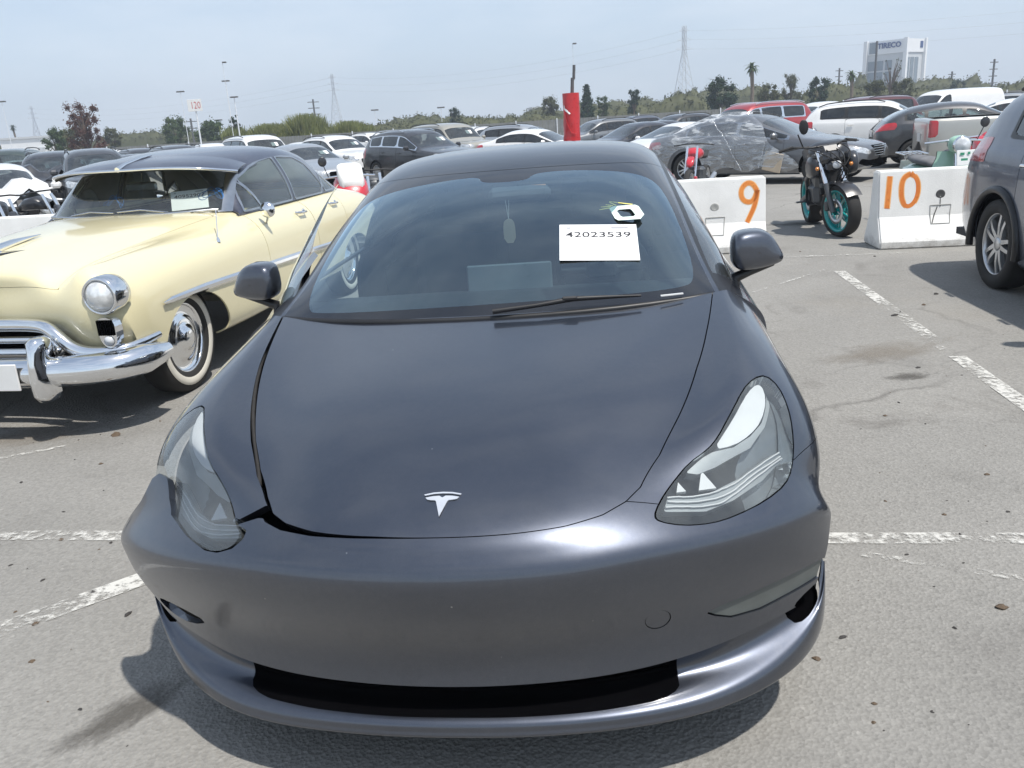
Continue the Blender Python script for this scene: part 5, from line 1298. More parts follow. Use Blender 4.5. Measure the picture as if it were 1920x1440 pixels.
put_car(P_sedan, 'blue-black sedan in the row behind the black sedan', X(1225, 38), 38, -60, navyc, group=GR, side='glass_dark', paper=False)
put_car(P_suv, 'dark utility vehicle with roof rails behind the blue-black sedan', X(1265, 43), 43, -60, dkgrey, group=GR, side='glass_dark', paper=False)
put_car(P_coupe, 'white coupe with sloping roof next to the plastic-wrapped car', X(1262, 26.5), 26.5, -62, white, group=GR, side='glass_car', paper=False)
put_car(P_big, 'red utility vehicle with chrome-edged windows behind the plastic-wrapped car', X(1402, 33), 33, -66, red, group=GR, side='glass_dark', trim='chrome', paper=False)
put_car(P_suv, 'white crossover with black mirrors behind the luxury sedan', X(1655, 26.5), 26.5, 64, white, group=GR, side='glass_black', mat_over={'mirror': M['black']}, paper=False)
put_car(P_big, 'maroon utility vehicle behind the white crossover', X(1612, 37), 37, -70, maroon, group=GR, side='glass_dark', paper=False)
put_car(P_sedan, 'dark sedan beyond the luxury sedan roof', X(1488, 36), 36, -64, navyc, group=GR, paper=False)
put_car(P_pick, 'white pickup cab between the red and maroon utility vehicles', X(1540, 41), 41, -66, white, group=GR, name='pickup_truck', cat='pickup', paper=False)
put_car(P_van, 'long white cargo van parked in the rear row', X(1775, 44), 44, -70, white, group=GR, name='cargo_van', cat='van', paper=False)
put_car(P_hatch, 'dark grey hatchback with red tail lamp behind the champagne pickup', X(1815, 21.5), 21.5, 74, dkgrey, group=GR, side='glass_car', paper=False, light_seats=True)
put_car(P_pick, 'champagne pickup with tall red tail lamp beside the hatchback', X(2015, 17.3), 17.3, 74, champ, group=GR, name='pickup_truck', cat='pickup', paper=False)
put_car(P_sedan, 'white sedan at the end of the row beside the cargo van', X(1925, 34), 34, 60, white, group=GR, paper=False)
put_car(P_suv, 'silver-white utility vehicle past the cargo van', X(1915, 46), 46, 55, silver, group=GR, paper=False)
# ---- wrecks at the left
put_car(P_big, 'dark green van-like vehicle with dusty windscreen at the wreck row', X(0, 31), 31, 16, green, group=GR, paper=False)
put_car(P_suv, 'wrecked black utility vehicle with its front end torn off', X(85, 25), 25, 22, blackp, group=GR, paper=False, skip=('headlight', 'grille', 'lower_intake'))
put_car(P_suv, 'dusty dark crossover next to the wrecked black utility vehicle', X(165, 24), 24, 28, dkgrey, group=GR, paper=False)
put_car(P_sedan, 'white wrecked car with a torn front corner behind the concrete barrier', X(-35, 17.5), 17.5, 34, white, group=GR, paper=False, skip=('headlight', 'lower_intake', 'grille'))
far = [('dark sedan', P_sedan, navyc), ('grey sedan', P_sedan, greyc), ('black utility vehicle', P_suv, blackp), ('white sedan', P_sedan, white), ('silver sedan', P_sedan, silver), ('blue-grey utility vehicle', P_suv, slate), ('red sedan', P_sedan, red), ('white utility vehicle', P_suv, white)]
rf = random.Random(3)
spots = [(60, 36, 0), (130, 38, 5), (205, 35, 1), (260, 40, 2), (300, 44, 6), (345, 41, 3), (398, 37, 7), (250, 33, 0), (330, 33, 2), (20, 44, 3), (120, 47, 4), (200, 48, 7), (1140, 52, 3), (1180, 56, 5), (1250, 55, 4), (1300, 50, 0), (1340, 58, 3), (1455, 50, 4), (1690, 56, 3), (1000, 55, 0), (940, 58, 4), (760, 52, 2), (700, 56, 7), (600, 58, 1), (1860, 58, 4), (1780, 62, 7)]
wd = {60: 'beyond the green vehicle', 130: 'beyond the two wrecks', 205: 'beyond the dusty crossover', 260: 'beyond the cream sedan roof', 300: 'with bright roof beyond the cream sedan', 345: 'left of the lot sign pole', 398: 'beside the boxy four-wheel drive', 250: 'over the cream sedan visor', 330: 'just beyond the cream sedan roof', 20: 'far out at the wreck row', 120: 'far out under the rust-coloured tree', 200: 'far out past the rust-coloured tree',
      1140: 'small and far right of the red pillar', 1180: 'far off under the round tree', 1250: 'far off in front of the pylon', 1300: 'far off beside the red utility vehicle', 1340: 'far off under the dark trees', 1455: 'far off under the palm', 1690: 'far off below the office building', 1000: 'far off left of the red pillar', 940: 'far off behind the silver utility vehicle', 760: 'far off behind the black utility vehicle', 700: 'far off behind the roof-railed white utility vehicle', 600: 'far off before the reeds', 1860: 'far off behind the cargo van', 1780: 'far off hidden past the cargo van'}
for u, D, k in spots:
    nm, pr, pm = far[k]
    put_car(pr, '%s %s' % (nm, wd[u]), X(u, D), D, (38 if u < 1100 else -64) + rf.uniform(-6, 6), pm, group=GR, paper=False, seats=False, side='glass_dark')
# ------------------------------------------------------------------ utility vehicle at the right edge
P_rog = make_proto('suv', rails=True, nst=90, handle='chrome', tl=[(.78, .96), (.80, 1.15), (1.02, 1.25), (1.02, 1.0)], tld=.66, r=.362, win=[(1.45, 2.40), (2.49, 3.32), (3.41, 3.72)])
sv = put_car(P_rog, 'slate blue utility vehicle with silver ten-spoke wheels beside the barrier numbered 10', 4.72, 5.40, -7.06, slate, side='glass_dark', style='twin', spokes=5, paper=False, trim='tesla_trim', z=0)
arch = MB()
for ya in P_rog['sp']['axles']:
    pts = [(-.925, ya - 4.72 / 2 + .435 * math.cos(a), .362 + .435 * math.sin(a)) for a in np.linspace(-.15, math.pi + .15, 22)]
    MB().tube(pts, .032, 8).build('wheel_arch_cladding', 'tesla_trim', sv)
# ------------------------------------------------------------------ luxury sedan wrapped in clear plastic at the back
lux = put_car(P_lux, 'grey luxury sedan with barred chrome grille, wrapped in clear plastic at the back', 6.02, 19.80, 48, C_('grey_metallic', (0.13, 0.135, 0.145), .65), side='glass_dark', style='twin', spokes=5, paper=False, trim='chrome_dull')
M['plastic'] = None
def plastic_mat():
    m, nt, b, out = new_mat('clear_plastic_sheet')
    nt.nodes.remove(b)
    tc = nd(nt, 'ShaderNodeTexCoord'); mp = nd(nt, 'ShaderNodeMapping'); mp.inputs['Scale'].default_value = (1, .5, 1.6); nt.links.new(tc.outputs['Object'], mp.inputs['Vector'])
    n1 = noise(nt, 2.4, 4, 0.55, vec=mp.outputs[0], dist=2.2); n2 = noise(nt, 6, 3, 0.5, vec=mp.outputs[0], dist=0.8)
    tr = nd(nt, 'ShaderNodeBsdfTransparent'); tr.inputs['Color'].default_value = (.94, .95, .96, 1)
    gl = nd(nt, 'ShaderNodeBsdfGlossy'); gl.inputs['Roughness'].default_value = .12
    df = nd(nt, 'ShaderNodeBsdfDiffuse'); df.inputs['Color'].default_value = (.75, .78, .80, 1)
    bp = nd(nt, 'ShaderNodeBump'); bp.inputs['Strength'].default_value = 1.0; bp.inputs['Distance'].default_value = .05
    nt.links.new(n2.outputs['Fac'], bp.inputs['Height'])
    for s in (gl, df): nt.links.new(bp.outputs['Normal'], s.inputs['Normal'])
    m1 = nd(nt, 'ShaderNodeMixShader'); m1.inputs['Fac'].default_value = .22
    nt.links.new(tr.outputs[0], m1.inputs[1]); nt.links.new(gl.outputs[0], m1.inputs[2])
    rr = ramp(nt, n1.outputs['Fac'], [(.44, .06), (.55, .14), (.63, .52)])  # whiter streaks in the colour stand in for highlights along the folds
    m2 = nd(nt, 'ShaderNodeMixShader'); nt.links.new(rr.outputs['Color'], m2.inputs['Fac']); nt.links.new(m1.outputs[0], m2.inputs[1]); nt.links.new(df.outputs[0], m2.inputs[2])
    nt.links.new(m2.outputs[0], out.inputs['Surface']); return m
M['plastic'] = plastic_mat()
q = shell(P_lux['sp'], 60)
y = q.V[:, 1]; zz = q.V[:, 2]
edge = 1.42 + 1.25 * np.clip(zz - .5, -.2, 1) + .08 * np.sin(zz * 9)      # slanting front hem
q = q.cut(np.maximum.reduce([edge - y, .34 + .05 * np.sin(y * 7) - zz, y - 4.95]))[0]
q = q.cut(np.maximum(np.hypot(q.V[:, 1] - 3.98, q.V[:, 2] - .35) - .46, np.where(q.V[:, 0] < 0, -1, 1.)))[1]
rp = np.random.RandomState(4); off = np.full(len(q.V), .020)
for k in range(16):
    d = rp.normal(size=3); d /= np.linalg.norm(d); off += .007 * np.abs(np.sin(q.V @ d * rp.uniform(3, 11) + rp.uniform(0, 6))) * rp.uniform(.2, 1)
q.V += q.N * off[:, None]; q.V[:, 1] -= 5.1 / 2
me = q.mesh('plastic_sheet'); 
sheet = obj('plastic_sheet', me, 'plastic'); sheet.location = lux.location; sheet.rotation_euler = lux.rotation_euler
tag(sheet, 'crumpled clear plastic sheet draped over the back of the grey luxury sedan', 'plastic sheet')
for a, b in (((-.99, 3.0, 1.05), (-1.02, 1.9, .95)), ((-.99, 3.0, 1.05), (-1.0, 2.55, .30)), ((-.99, 3.0, 1.05), (-.92, 3.3, 1.38)), ((-1.0, 2.0, .95), (-1.0, 2.15, .35)), ((-.99, 3.0, 1.05), (-1.0, 4.3, .98))):
    pts = [Vector(a).lerp(Vector(b), t) + Vector((-.03, -2.55, .02 * math.sin(t * 9))) for t in np.linspace(0, 1, 9)]
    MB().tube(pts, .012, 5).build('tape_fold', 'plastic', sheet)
cb = MB(); cb.box((-.985, 1.85 - 2.55, .48), (.03, .42, .40), Matrix.Rotation(R(12), 3, 'X'), bev=.01)
cbo = cb.build('cardboard_sheet', 'card'); cbo.location = lux.location; cbo.rotation_euler = lux.rotation_euler
tag(cbo, 'brown cardboard patch caught under the plastic near the front wheel', 'cardboard')
# ------------------------------------------------------------------ concrete barriers
def barrier_mat():
    m, nt, b, out = new_mat('chipped_white_concrete')
    n1 = noise(nt, 2.2, 8, .65); n2 = noise(nt, 14, 7, .7); n3 = noise(nt, 90, 3)
    c = ramp(nt, n1.outputs['Fac'], [(.3, (.70, .70, .68)), (.7, (.84, .84, .82))]).outputs['Color']
    c = mixc(nt, ramp(nt, n2.outputs['Fac'], [(.66, 0.0), (.72, .75)]).outputs['Color'], c, (.36, .35, .33))
    tc = nd(nt, 'ShaderNodeTexCoord'); sx = nd(nt, 'ShaderNodeSeparateXYZ'); nt.links.new(tc.outputs['Object'], sx.inputs[0])
    ad = nd(nt, 'ShaderNodeMath', operation='MULTIPLY_ADD'); ad.inputs[1].default_value = .35; nt.links.new(n2.outputs['Fac'], ad.inputs[0]); nt.links.new(sx.outputs['Z'], ad.inputs[2])
    c = mixc(nt, ramp(nt, ad.outputs[0], [(.14, .75), (.30, 0.0)]).outputs['Color'], c, (.30, .28, .25))
    nt.links.new(c, b.inputs['Base Color']); b.inputs['Roughness'].default_value = .75
    bump(nt, b, n3.outputs['Fac'], .35, .006); return m
M['barrier'] = barrier_mat()
def spray_mat():
    m, nt, b, out = new_mat('orange_spray_paint')
    n1 = noise(nt, 30, 6, .7); n2 = noise(nt, 5, 3)
    c = ramp(nt, n2.outputs['Fac'], [(.3, (.62, .15, .02)), (.7, (.78, .27, .05))]).outputs['Color']
    nt.links.new(c, b.inputs['Base Color']); b.inputs['Roughness'].default_value = .7
    nt.links.new(ramp(nt, n1.outputs['Fac'], [(.25, .55), (.45, 1.0)]).outputs['Color'], b.inputs['Alpha']); return m
M['spray'] = spray_mat(); M['spray_soft'] = plain('orange_overspray', (.85, .48, .20), .8)
M['hole_shade_and_run'] = plain('dark_hole_and_run', (.08, .08, .08), .9); M['groove'] = plain('grey_groove', (.40, .40, .38), .9)
PROF = [(.30, 0), (.30, .075), (.165, .33), (.095, .81), (-.095, .81), (-.165, .33), (-.30, .075), (-.30, 0)]
def face_y(z): return -np.interp(z, [.0, .075, .33, .81], [.30, .30, .165, .095])
def barrier(label, x, y, yaw, L, ref, group='white concrete barriers'):
    """ref: -1 when (x, y) is the front left foot, +1 front right foot"""
    bm = bmesh.new(); vs = []
    n = 24
    rb = random.Random(int(x * 100))
    for k in range(n + 1):
        xx = L * k / n
        vs.append([bm.verts.new((xx, -p[0] + (rb.uniform(-.002, .002)), p[1])) for p in PROF])
    for k in range(n):
        for i in range(len(PROF)): bm.faces.new((vs[k][i], vs[k][(i + 1) % 8], vs[k + 1][(i + 1) % 8], vs[k + 1][i]))
    bm.faces.new(vs[0][::-1]); bm.faces.new(vs[-1]); bmesh.ops.recalc_face_normals(bm, faces=bm.faces)
    ed = [e for e in bm.edges if e.is_manifold and e.calc_face_angle(0) > .6]
    bmesh.ops.bevel(bm, geom=ed, offset=.014, segments=2, affect='EDGES')
    me = bpy.data.meshes.new('concrete_barrier'); bm.to_mesh(me); bm.free()
    o = obj('concrete_barrier', me, 'barrier')
    c, s = math.cos(yaw), math.sin(yaw); ox = -L if ref > 0 else 0
    lx, ly = x - (-.30) * -s, y - (-.30) * c
    o.location = (x + c * ox - s * .30, y + s * ox + c * .30, gz(y)); o.rotation_euler = (0, 0, yaw)
    tag(o, label, 'barrier', group); return o
def stroke(parent, pts, w, name='painted_number', soft=True):
    """a brushed line lying on the barrier's sloping face; pts are (x, z)"""
    P = nspline(np.array(pts, float), 8)[0]
    for nm, ww, dz, mat in ((('overspray', w * 1.45, .0015, 'spray_soft'),) if soft else ()) + ((name, w, .003, 'spray'),):
        vs = []; fs = []
        for i, p in enumerate(P):
            t = P[min(i + 1, len(P) - 1)] - P[max(i - 1, 0)]; t = t / np.linalg.norm(t); nn = np.array([-t[1], t[0]]) * ww / 2
            for q in (p + nn, p - nn): vs.append((q[0], face_y(q[1]) - dz, q[1]))
            if i: fs.append((2 * i - 2, 2 * i - 1, 2 * i + 1, 2 * i))
        MB().add(vs, fs).build(nm, mat, parent)
def fittings(o, xh, zh, dark):
    f = face_y(zh); m = MB(); m.lathe([(.045, f + .02), (.047, f - .004), (.040, f - .006), (.026, f - .003), (.001, f - .001)], 20, 'Y', (xh, 0, zh)); m.build('lifting_socket', 'hole_shade_and_run' if dark else 'groove', o)  # shallow disc; the shade inside the lifting hole is put into its colour
    x0, x1, z0, z1 = xh - .10, xh + .09, zh - .30, zh - .11; g = MB()
    for (a, b) in (((x0, z0), (x1, z0)), ((x1, z0), (x1 + .02, z1)), ((x1 + .02, z1), (x0, z1)), ((x0, z1), (x0, z0))):
        pp = [(a[0] + (b[0] - a[0]) * t, face_y(a[1] + (b[1] - a[1]) * t) - .002, a[1] + (b[1] - a[1]) * t) for t in np.linspace(0, 1, 5)]; g.tube(pp, .005, 5)
    g.build('pocket_outline', 'groove', o)
    if dark:
        st = MB(); st.tube([(xh, face_y(z) - .001, z) for z in np.linspace(zh - .04, zh - .13, 5)], .004, 4); st.tube([(xh - .03 - .012 * k, face_y(z) - .001, z) for k, z in enumerate(np.linspace(zh - .13, zh - .30, 6))], .006, 4); st.build('rust_run', 'hole_shade_and_run', o)
YB = -.12318
b9 = barrier('white concrete barrier with a single orange 9 sprayed near its end', 2.93, 9.36, YB, 3.0, 1)
stroke(b9, [(2.90, .665), (2.855, .735), (2.79, .745), (2.735, .68), (2.745, .585), (2.81, .545), (2.875, .585), (2.905, .665), (2.885, .54), (2.84, .42), (2.795, .325)], .042)
fittings(b9, 2.44, .505, False)
b10 = barrier('white concrete barrier with two orange digits 10, before the mint scooter', 4.04, 9.03, YB, 3.0, -1)
stroke(b10, [(.115, .755), (.108, .66), (.100, .55), (.090, .42)], .045)
stroke(b10, [(.33, .77), (.255, .72), (.235, .60), (.25, .49), (.30, .435), (.37, .48), (.405, .60), (.385, .715), (.325, .772)], .043)
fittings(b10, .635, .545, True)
stroke(b10, [(1.06, .66), (1.00, .62), (1.08, .55), (1.02, .47), (1.10, .44)], .03, soft=False)
b8 = barrier('plain white concrete barrier behind the cream sedan', -3.9, 10.25, YB, 3.0, 1)
b7 = barrier('plain white concrete barrier in front of the wrecked white car', -6.98, 10.63, YB, 3.0, 1)
# ------------------------------------------------------------------ motorcycles and scooters
M['teal'] = plain('teal_wheel_enamel', (0.0, 0.30, 0.30), .3, .1, var=.05, coat=.6)
M['moto_black'] = plain('satin_black_bodywork', (.025, .026, .03), .32, coat=.5)
M['moto_grey'] = plain('grey_cast_metal', (.10, .105, .11), .4, .6)
M['mintp'] = paint('mint_scooter_paint', (.32, .52, .40), 0, .35, dust=.06)
M['redp'] = paint('red_scooter_paint', (.55, .015, .03), 0, .35, dust=.04)
M['rust'] = plain('heat_stained_exhaust', (.30, .22, .16), .35, .8, var=.3)
M['paper_wrap'] = plain('white_plastic_bag', (.82, .82, .80), .45, var=.06)
def bwheel(parent, c, r, w, mat, axis_steer=0.0, spokes=5, disc=True):
    t = MB().lathe([(r * .80, -w * .42), (r * .86, -w * .5), (r * .95, -w * .46), (r * .99, -w * .25), (r, 0), (r * .99, w * .25), (r * .95, w * .46), (r * .86, w * .5), (r * .80, w * .42)], 36)
    o = t.build('wheel', 'rubber', parent); o.location = c; o.rotation_euler = (0, 0, axis_steer)
    m = MB().lathe([(r * .81, -w * .40), (r * .80, -w * .44), (r * .72, -w * .36), (r * .70, 0), (r * .72, w * .36), (r * .80, w * .44), (r * .81, w * .40)], 36)
    m.lathe([(.045, -w * .5), (.045, w * .5)], 14)
    for k in range(spokes):
        a = 2 * math.pi * k / spokes
        for da in (-.14, .14): m.tube([(0, .04 * math.cos(a), .04 * math.sin(a)), (0, r * .72 * math.cos(a + da), r * .72 * math.sin(a + da))], [.014, .010], 6)
    m.build('rim', mat, o)
    if disc:
        for sx in (-1, 1):
            d = MB(); d.lathe([(.145, sx * .055), (.145, sx * .060), (.095, sx * .060), (.095, sx * .055)], 28, closed=True)
            for k in range(6):
                a = k * math.pi / 3; d.tube([(sx * .057, .045 * math.cos(a), .045 * math.sin(a)), (sx * .057, .10 * math.cos(a + .3), .10 * math.sin(a + .3))], .007, 5)
            d.build('brake_disc', 'alloy', o)
    return o
def motorcycle():
    # contact points: front wheel and rear wheel
    f, r = Vector((4.10, 10.22, 0)), Vector((4.28, 11.60, 0)); d = (r - f)
    yaw = math.atan2(-d.x, d.y)
    b = thing('motorcycle', 'black naked motorcycle with teal wheels parked between barriers 9 and 10', 'motorcycle', (f.x, f.y, gz(10.3)), yaw)
    b.rotation_euler = (0, R(-5), yaw); b.scale = (1.25, 1.04, 1.04)      # leaning on its stand
    st = R(16)
    hub = Vector((0, 0, .30)); fork_dir = Vector((0, .42, 1)).normalized()
    fw = bwheel(b, hub, .30, .125, 'teal', st); bwheel(b, (0, 1.40, .305), .305, .18, 'teal')
    rs = Matrix.Rotation(st, 3, 'Z')
    def S(p): return tuple(rs @ (Vector(p)))
    for sx in (-1, 1):
        m = MB(); m.tube([S((sx * .095, -.03, .30)), S((sx * .095, .09, .62))], .027, 12); fo = m.build('fork_leg', 'moto_grey', b)
        m = MB(); m.tube([S((sx * .095, .09, .62)), S((sx * .095, .24, .98))], .021, 12); m.build('fork_tube', 'chrome', fo)
        MB().box(S((sx * .085, .10, .36)), (.05, .06, .11), rs, bev=.012).build('brake_caliper', 'moto_grey', b)
    m = MB(); nn = 12; vs = []
    for k in range(nn + 1):
        a = R(14 + 84 * k / nn)
        for t in (-1, -.6, 0, .6, 1): vs.append(S((t * .075, .335 * -math.cos(a) if False else -.335 * math.cos(a + .35), .30 + (.335 - .02 * abs(t)) * math.sin(a + .35))))
    m.add(vs, [(5 * k + i, 5 * k + i + 1, 5 * k + 6 + i, 5 * k + 5 + i) for k in range(nn) for i in range(4)], True); m.build('front_fender', 'moto_black', b)
    m = MB(); m.box(S((0, .14, .60)), (.26, .05, .05), rs, bev=.01); m.box(S((0, .26, .93)), (.27, .06, .05), rs, bev=.01); m.build('triple_clamp', 'moto_grey', b)
    # headlight and cowl
    m = MB(); m.box((0, .14, .90), (.22, .14, .13), Matrix.Rotation(R(-22), 3, 'X'), bev=.035); m.box((0, .11, .81), (.15, .12, .12), Matrix.Rotation(R(14), 3, 'X'), bev=.03); m.v = [S(p) for p in m.v]; hl = m.build('headlight_cowl', 'moto_black', b)
    m = MB(); m.lathe([(.045, 0), (.04, -.018), (.02, -.03), (.001, -.034)], 18, 'Y', (.0, .042, .82)); m.v = [S(p) for p in m.v]; m.build('headlight', 'clear_lens', hl)
    m = MB(); m.box((.0, .16, 1.0), (.15, .03, .09), Matrix.Rotation(R(-35), 3, 'X'), bev=.01); m.v = [S(p) for p in m.v]; m.build('instrument', 'moto_black', b)
    # handlebar, levers, grips, mirror, cables
    m = MB(); m.tube([S(p) for p in ((-.40, .42, 1.03), (-.28, .38, 1.06), (-.12, .29, 1.03), (.12, .29, 1.03), (.28, .38, 1.06), (.40, .42, 1.03))], .012, 8); hb = m.build('handlebar', 'black', b)
    for sx in (-1, 1):
        m = MB(); m.tube([S((sx * .27, .375, 1.06)), S((sx * .40, .42, 1.03))], .018, 10); m.tube([S((sx * .20, .30, 1.05)), S((sx * .38, .33, 1.03))], .007, 6); m.build('grip', 'rubber', hb)
    m = MB(); m.tube([S((-.18, .36, 1.05)), S((-.24, .33, 1.20))], .007, 6); m.add(*_ellip((-.25, .33, 1.27), (.045, .015, .085)), True); m.v = [p if i < 16 else p for i, p in enumerate(m.v)]; m.build('mirror', 'black', hb)
    for k in range(4):
        m = MB(); x0 = -.2 + .12 * k; m.tube([tuple(p) for p in nspline(np.array([S((x0, .30, 1.04)), S((x0 * .6 + .03, .02, .92)), S((.10 - .03 * k, .02, .72)), S((.05, .16, .60))]), 6)[0]], .006, 5); m.build('cable', 'rubber', hb)
    # tank, seat, tail
    def loft(secs, nn=18, e=.7):
        vs = []
        for (y, zc, w, h) in secs:
            for k in range(nn):
                a = 2 * math.pi * k / nn; ca, sa = math.cos(a), math.sin(a); vs.append((math.copysign(abs(ca) ** e, ca) * w, y, zc + math.copysign(abs(sa) ** e, sa) * h))
        fs = [(i * nn + k, i * nn + (k + 1) % nn, (i + 1) * nn + (k + 1) % nn, (i + 1) * nn + k) for i in range(len(secs) - 1) for k in range(nn)] + [tuple(range(nn)), tuple(range((len(secs) - 1) * nn, len(secs) * nn))]
        return MB().add(vs, fs, True)
    tk = loft(nn=10, e=.55, secs=[(.30, .90, .07, .05), (.36, .93, .17, .11), (.48, .94, .20, .14), (.62, .92, .18, .115), (.74, .87, .11, .075), (.80, .85, .07, .05)]).build('fuel_tank', 'moto_black', b)
    for sx in (-1, 1):
        m = loft([(.14, .80, .03, .07), (.24, .81, .06, .13), (.42, .79, .06, .13), (.58, .76, .04, .10)]); m.v = [(sx * .17 + x, y, z) for x, y, z in m.v]; m.build('tank_shroud', 'moto_black', b)
    loft([(.74, .84, .09, .03), (.90, .82, .13, .045), (1.12, .84, .13, .05), (1.32, .91, .11, .045), (1.45, .95, .06, .03)]).build('seat', 'rubber', b)
    loft([(1.0, .78, .07, .05), (1.25, .83, .08, .06), (1.50, .93, .05, .035), (1.60, .95, .02, .015)]).build('tail', 'moto_black', b)
    # engine, radiator, frame, swing arm, exhaust
    m = MB(); m.box((0, .58, .46), (.34, .36, .26), bev=.05); m.box((0, .50, .66), (.30, .24, .22), Matrix.Rotation(R(18), 3, 'X'), bev=.03)
    en = m.build('engine', 'moto_grey', b)
    m = MB(); m.lathe([(.10, -.19), (.10, .19)], 18, 'X', (0, .66, .42)); m.add([], []); m.build('engine_cover', 'moto_black', en)
    m = MB(); m.box((0, .30, .60), (.27, .04, .26), Matrix.Rotation(R(-14), 3, 'X'), bev=.008); ra = m.build('radiator', 'black', b)
    m = MB()
    for sx in (-1, 1):
        m = MB(); m.tube([(sx * .06, .26, .90), (sx * .15, .50, .78), (sx * .16, .80, .62), (sx * .13, .90, .40)], [.03, .028, .028, .025], 8); m.build('frame_spar', 'moto_black', b)
        m = MB(); m.tube([(sx * .13, .88, .42), (sx * .13, 1.15, .36), (sx * .12, 1.40, .305)], [.035, .03, .022], 8); m.build('swing_arm', 'moto_grey', b)
        m = MB(); m.box((sx * .22, .80, .36), (.12, .05, .02), bev=.006); m.tube([(sx * .14, .82, .40), (sx * .22, .80, .36)], .009, 6); m.build('foot_peg', 'moto_grey', b)
    m = MB()
    for k in range(3): m.tube([(-.09 + .09 * k, .40, .58), (-.09 + .09 * k, .28, .46), (-.06 + .06 * k, .32, .30), (0, .50, .20)], .019, 8)
    m.tube([(0, .48, .20), (.0, .75, .20), (.09, .95, .24), (.14, 1.12, .30)], [.035, .06, .055, .05], 12)
    m.build('exhaust', 'rust', b)
    for sx in (-1, 1): MB().lathe([(.001, sx * .0), (.022, sx * .01), (.022, sx * .03), (.001, sx * .04)], 12, 'X', tuple(Vector(S((sx * .15, .10, .80))))).build('indicator', 'amber', b)
    m = MB(); m.tube([(.12, .86, .34), (.24, .92, .02)], .012, 6); m.build('side_stand', 'black', b)
    return b
def _ellip(c, r, n=14, m=10):
    vs = []; fs = []
    for i in range(m + 1):
        t = math.pi * i / m
        for k in range(n):
            a = 2 * math.pi * k / n; vs.append((c[0] + r[0] * math.sin(t) * math.cos(a), c[1] + r[1] * math.sin(t) * math.sin(a), c[2] + r[2] * math.cos(t)))
    for i in range(m):
        for k in range(n): fs.append((i * n + k, i * n + (k + 1) % n, (i + 1) * n + (k + 1) % n, (i + 1) * n + k))
    return vs, fs
motorcycle()
def loft2(secs, nn=16, e=.75):
    vs = []
    for (y, x, zc, w, h) in secs:
        for k in range(nn):
            a = 2 * math.pi * k / nn; ca, sa = math.cos(a), math.sin(a); vs.append((x + math.copysign(abs(ca) ** e, ca) * w, y, zc + math.copysign(abs(sa) ** e, sa) * h))
    fs = [(i * nn + k, i * nn + (k + 1) % nn, (i + 1) * nn + (k + 1) % nn, (i + 1) * nn + k) for i in range(len(secs) - 1) for k in range(nn)] + [tuple(range(nn)), tuple(range((len(secs) - 1) * nn, len(secs) * nn))]
    return MB().add(vs, fs, True)
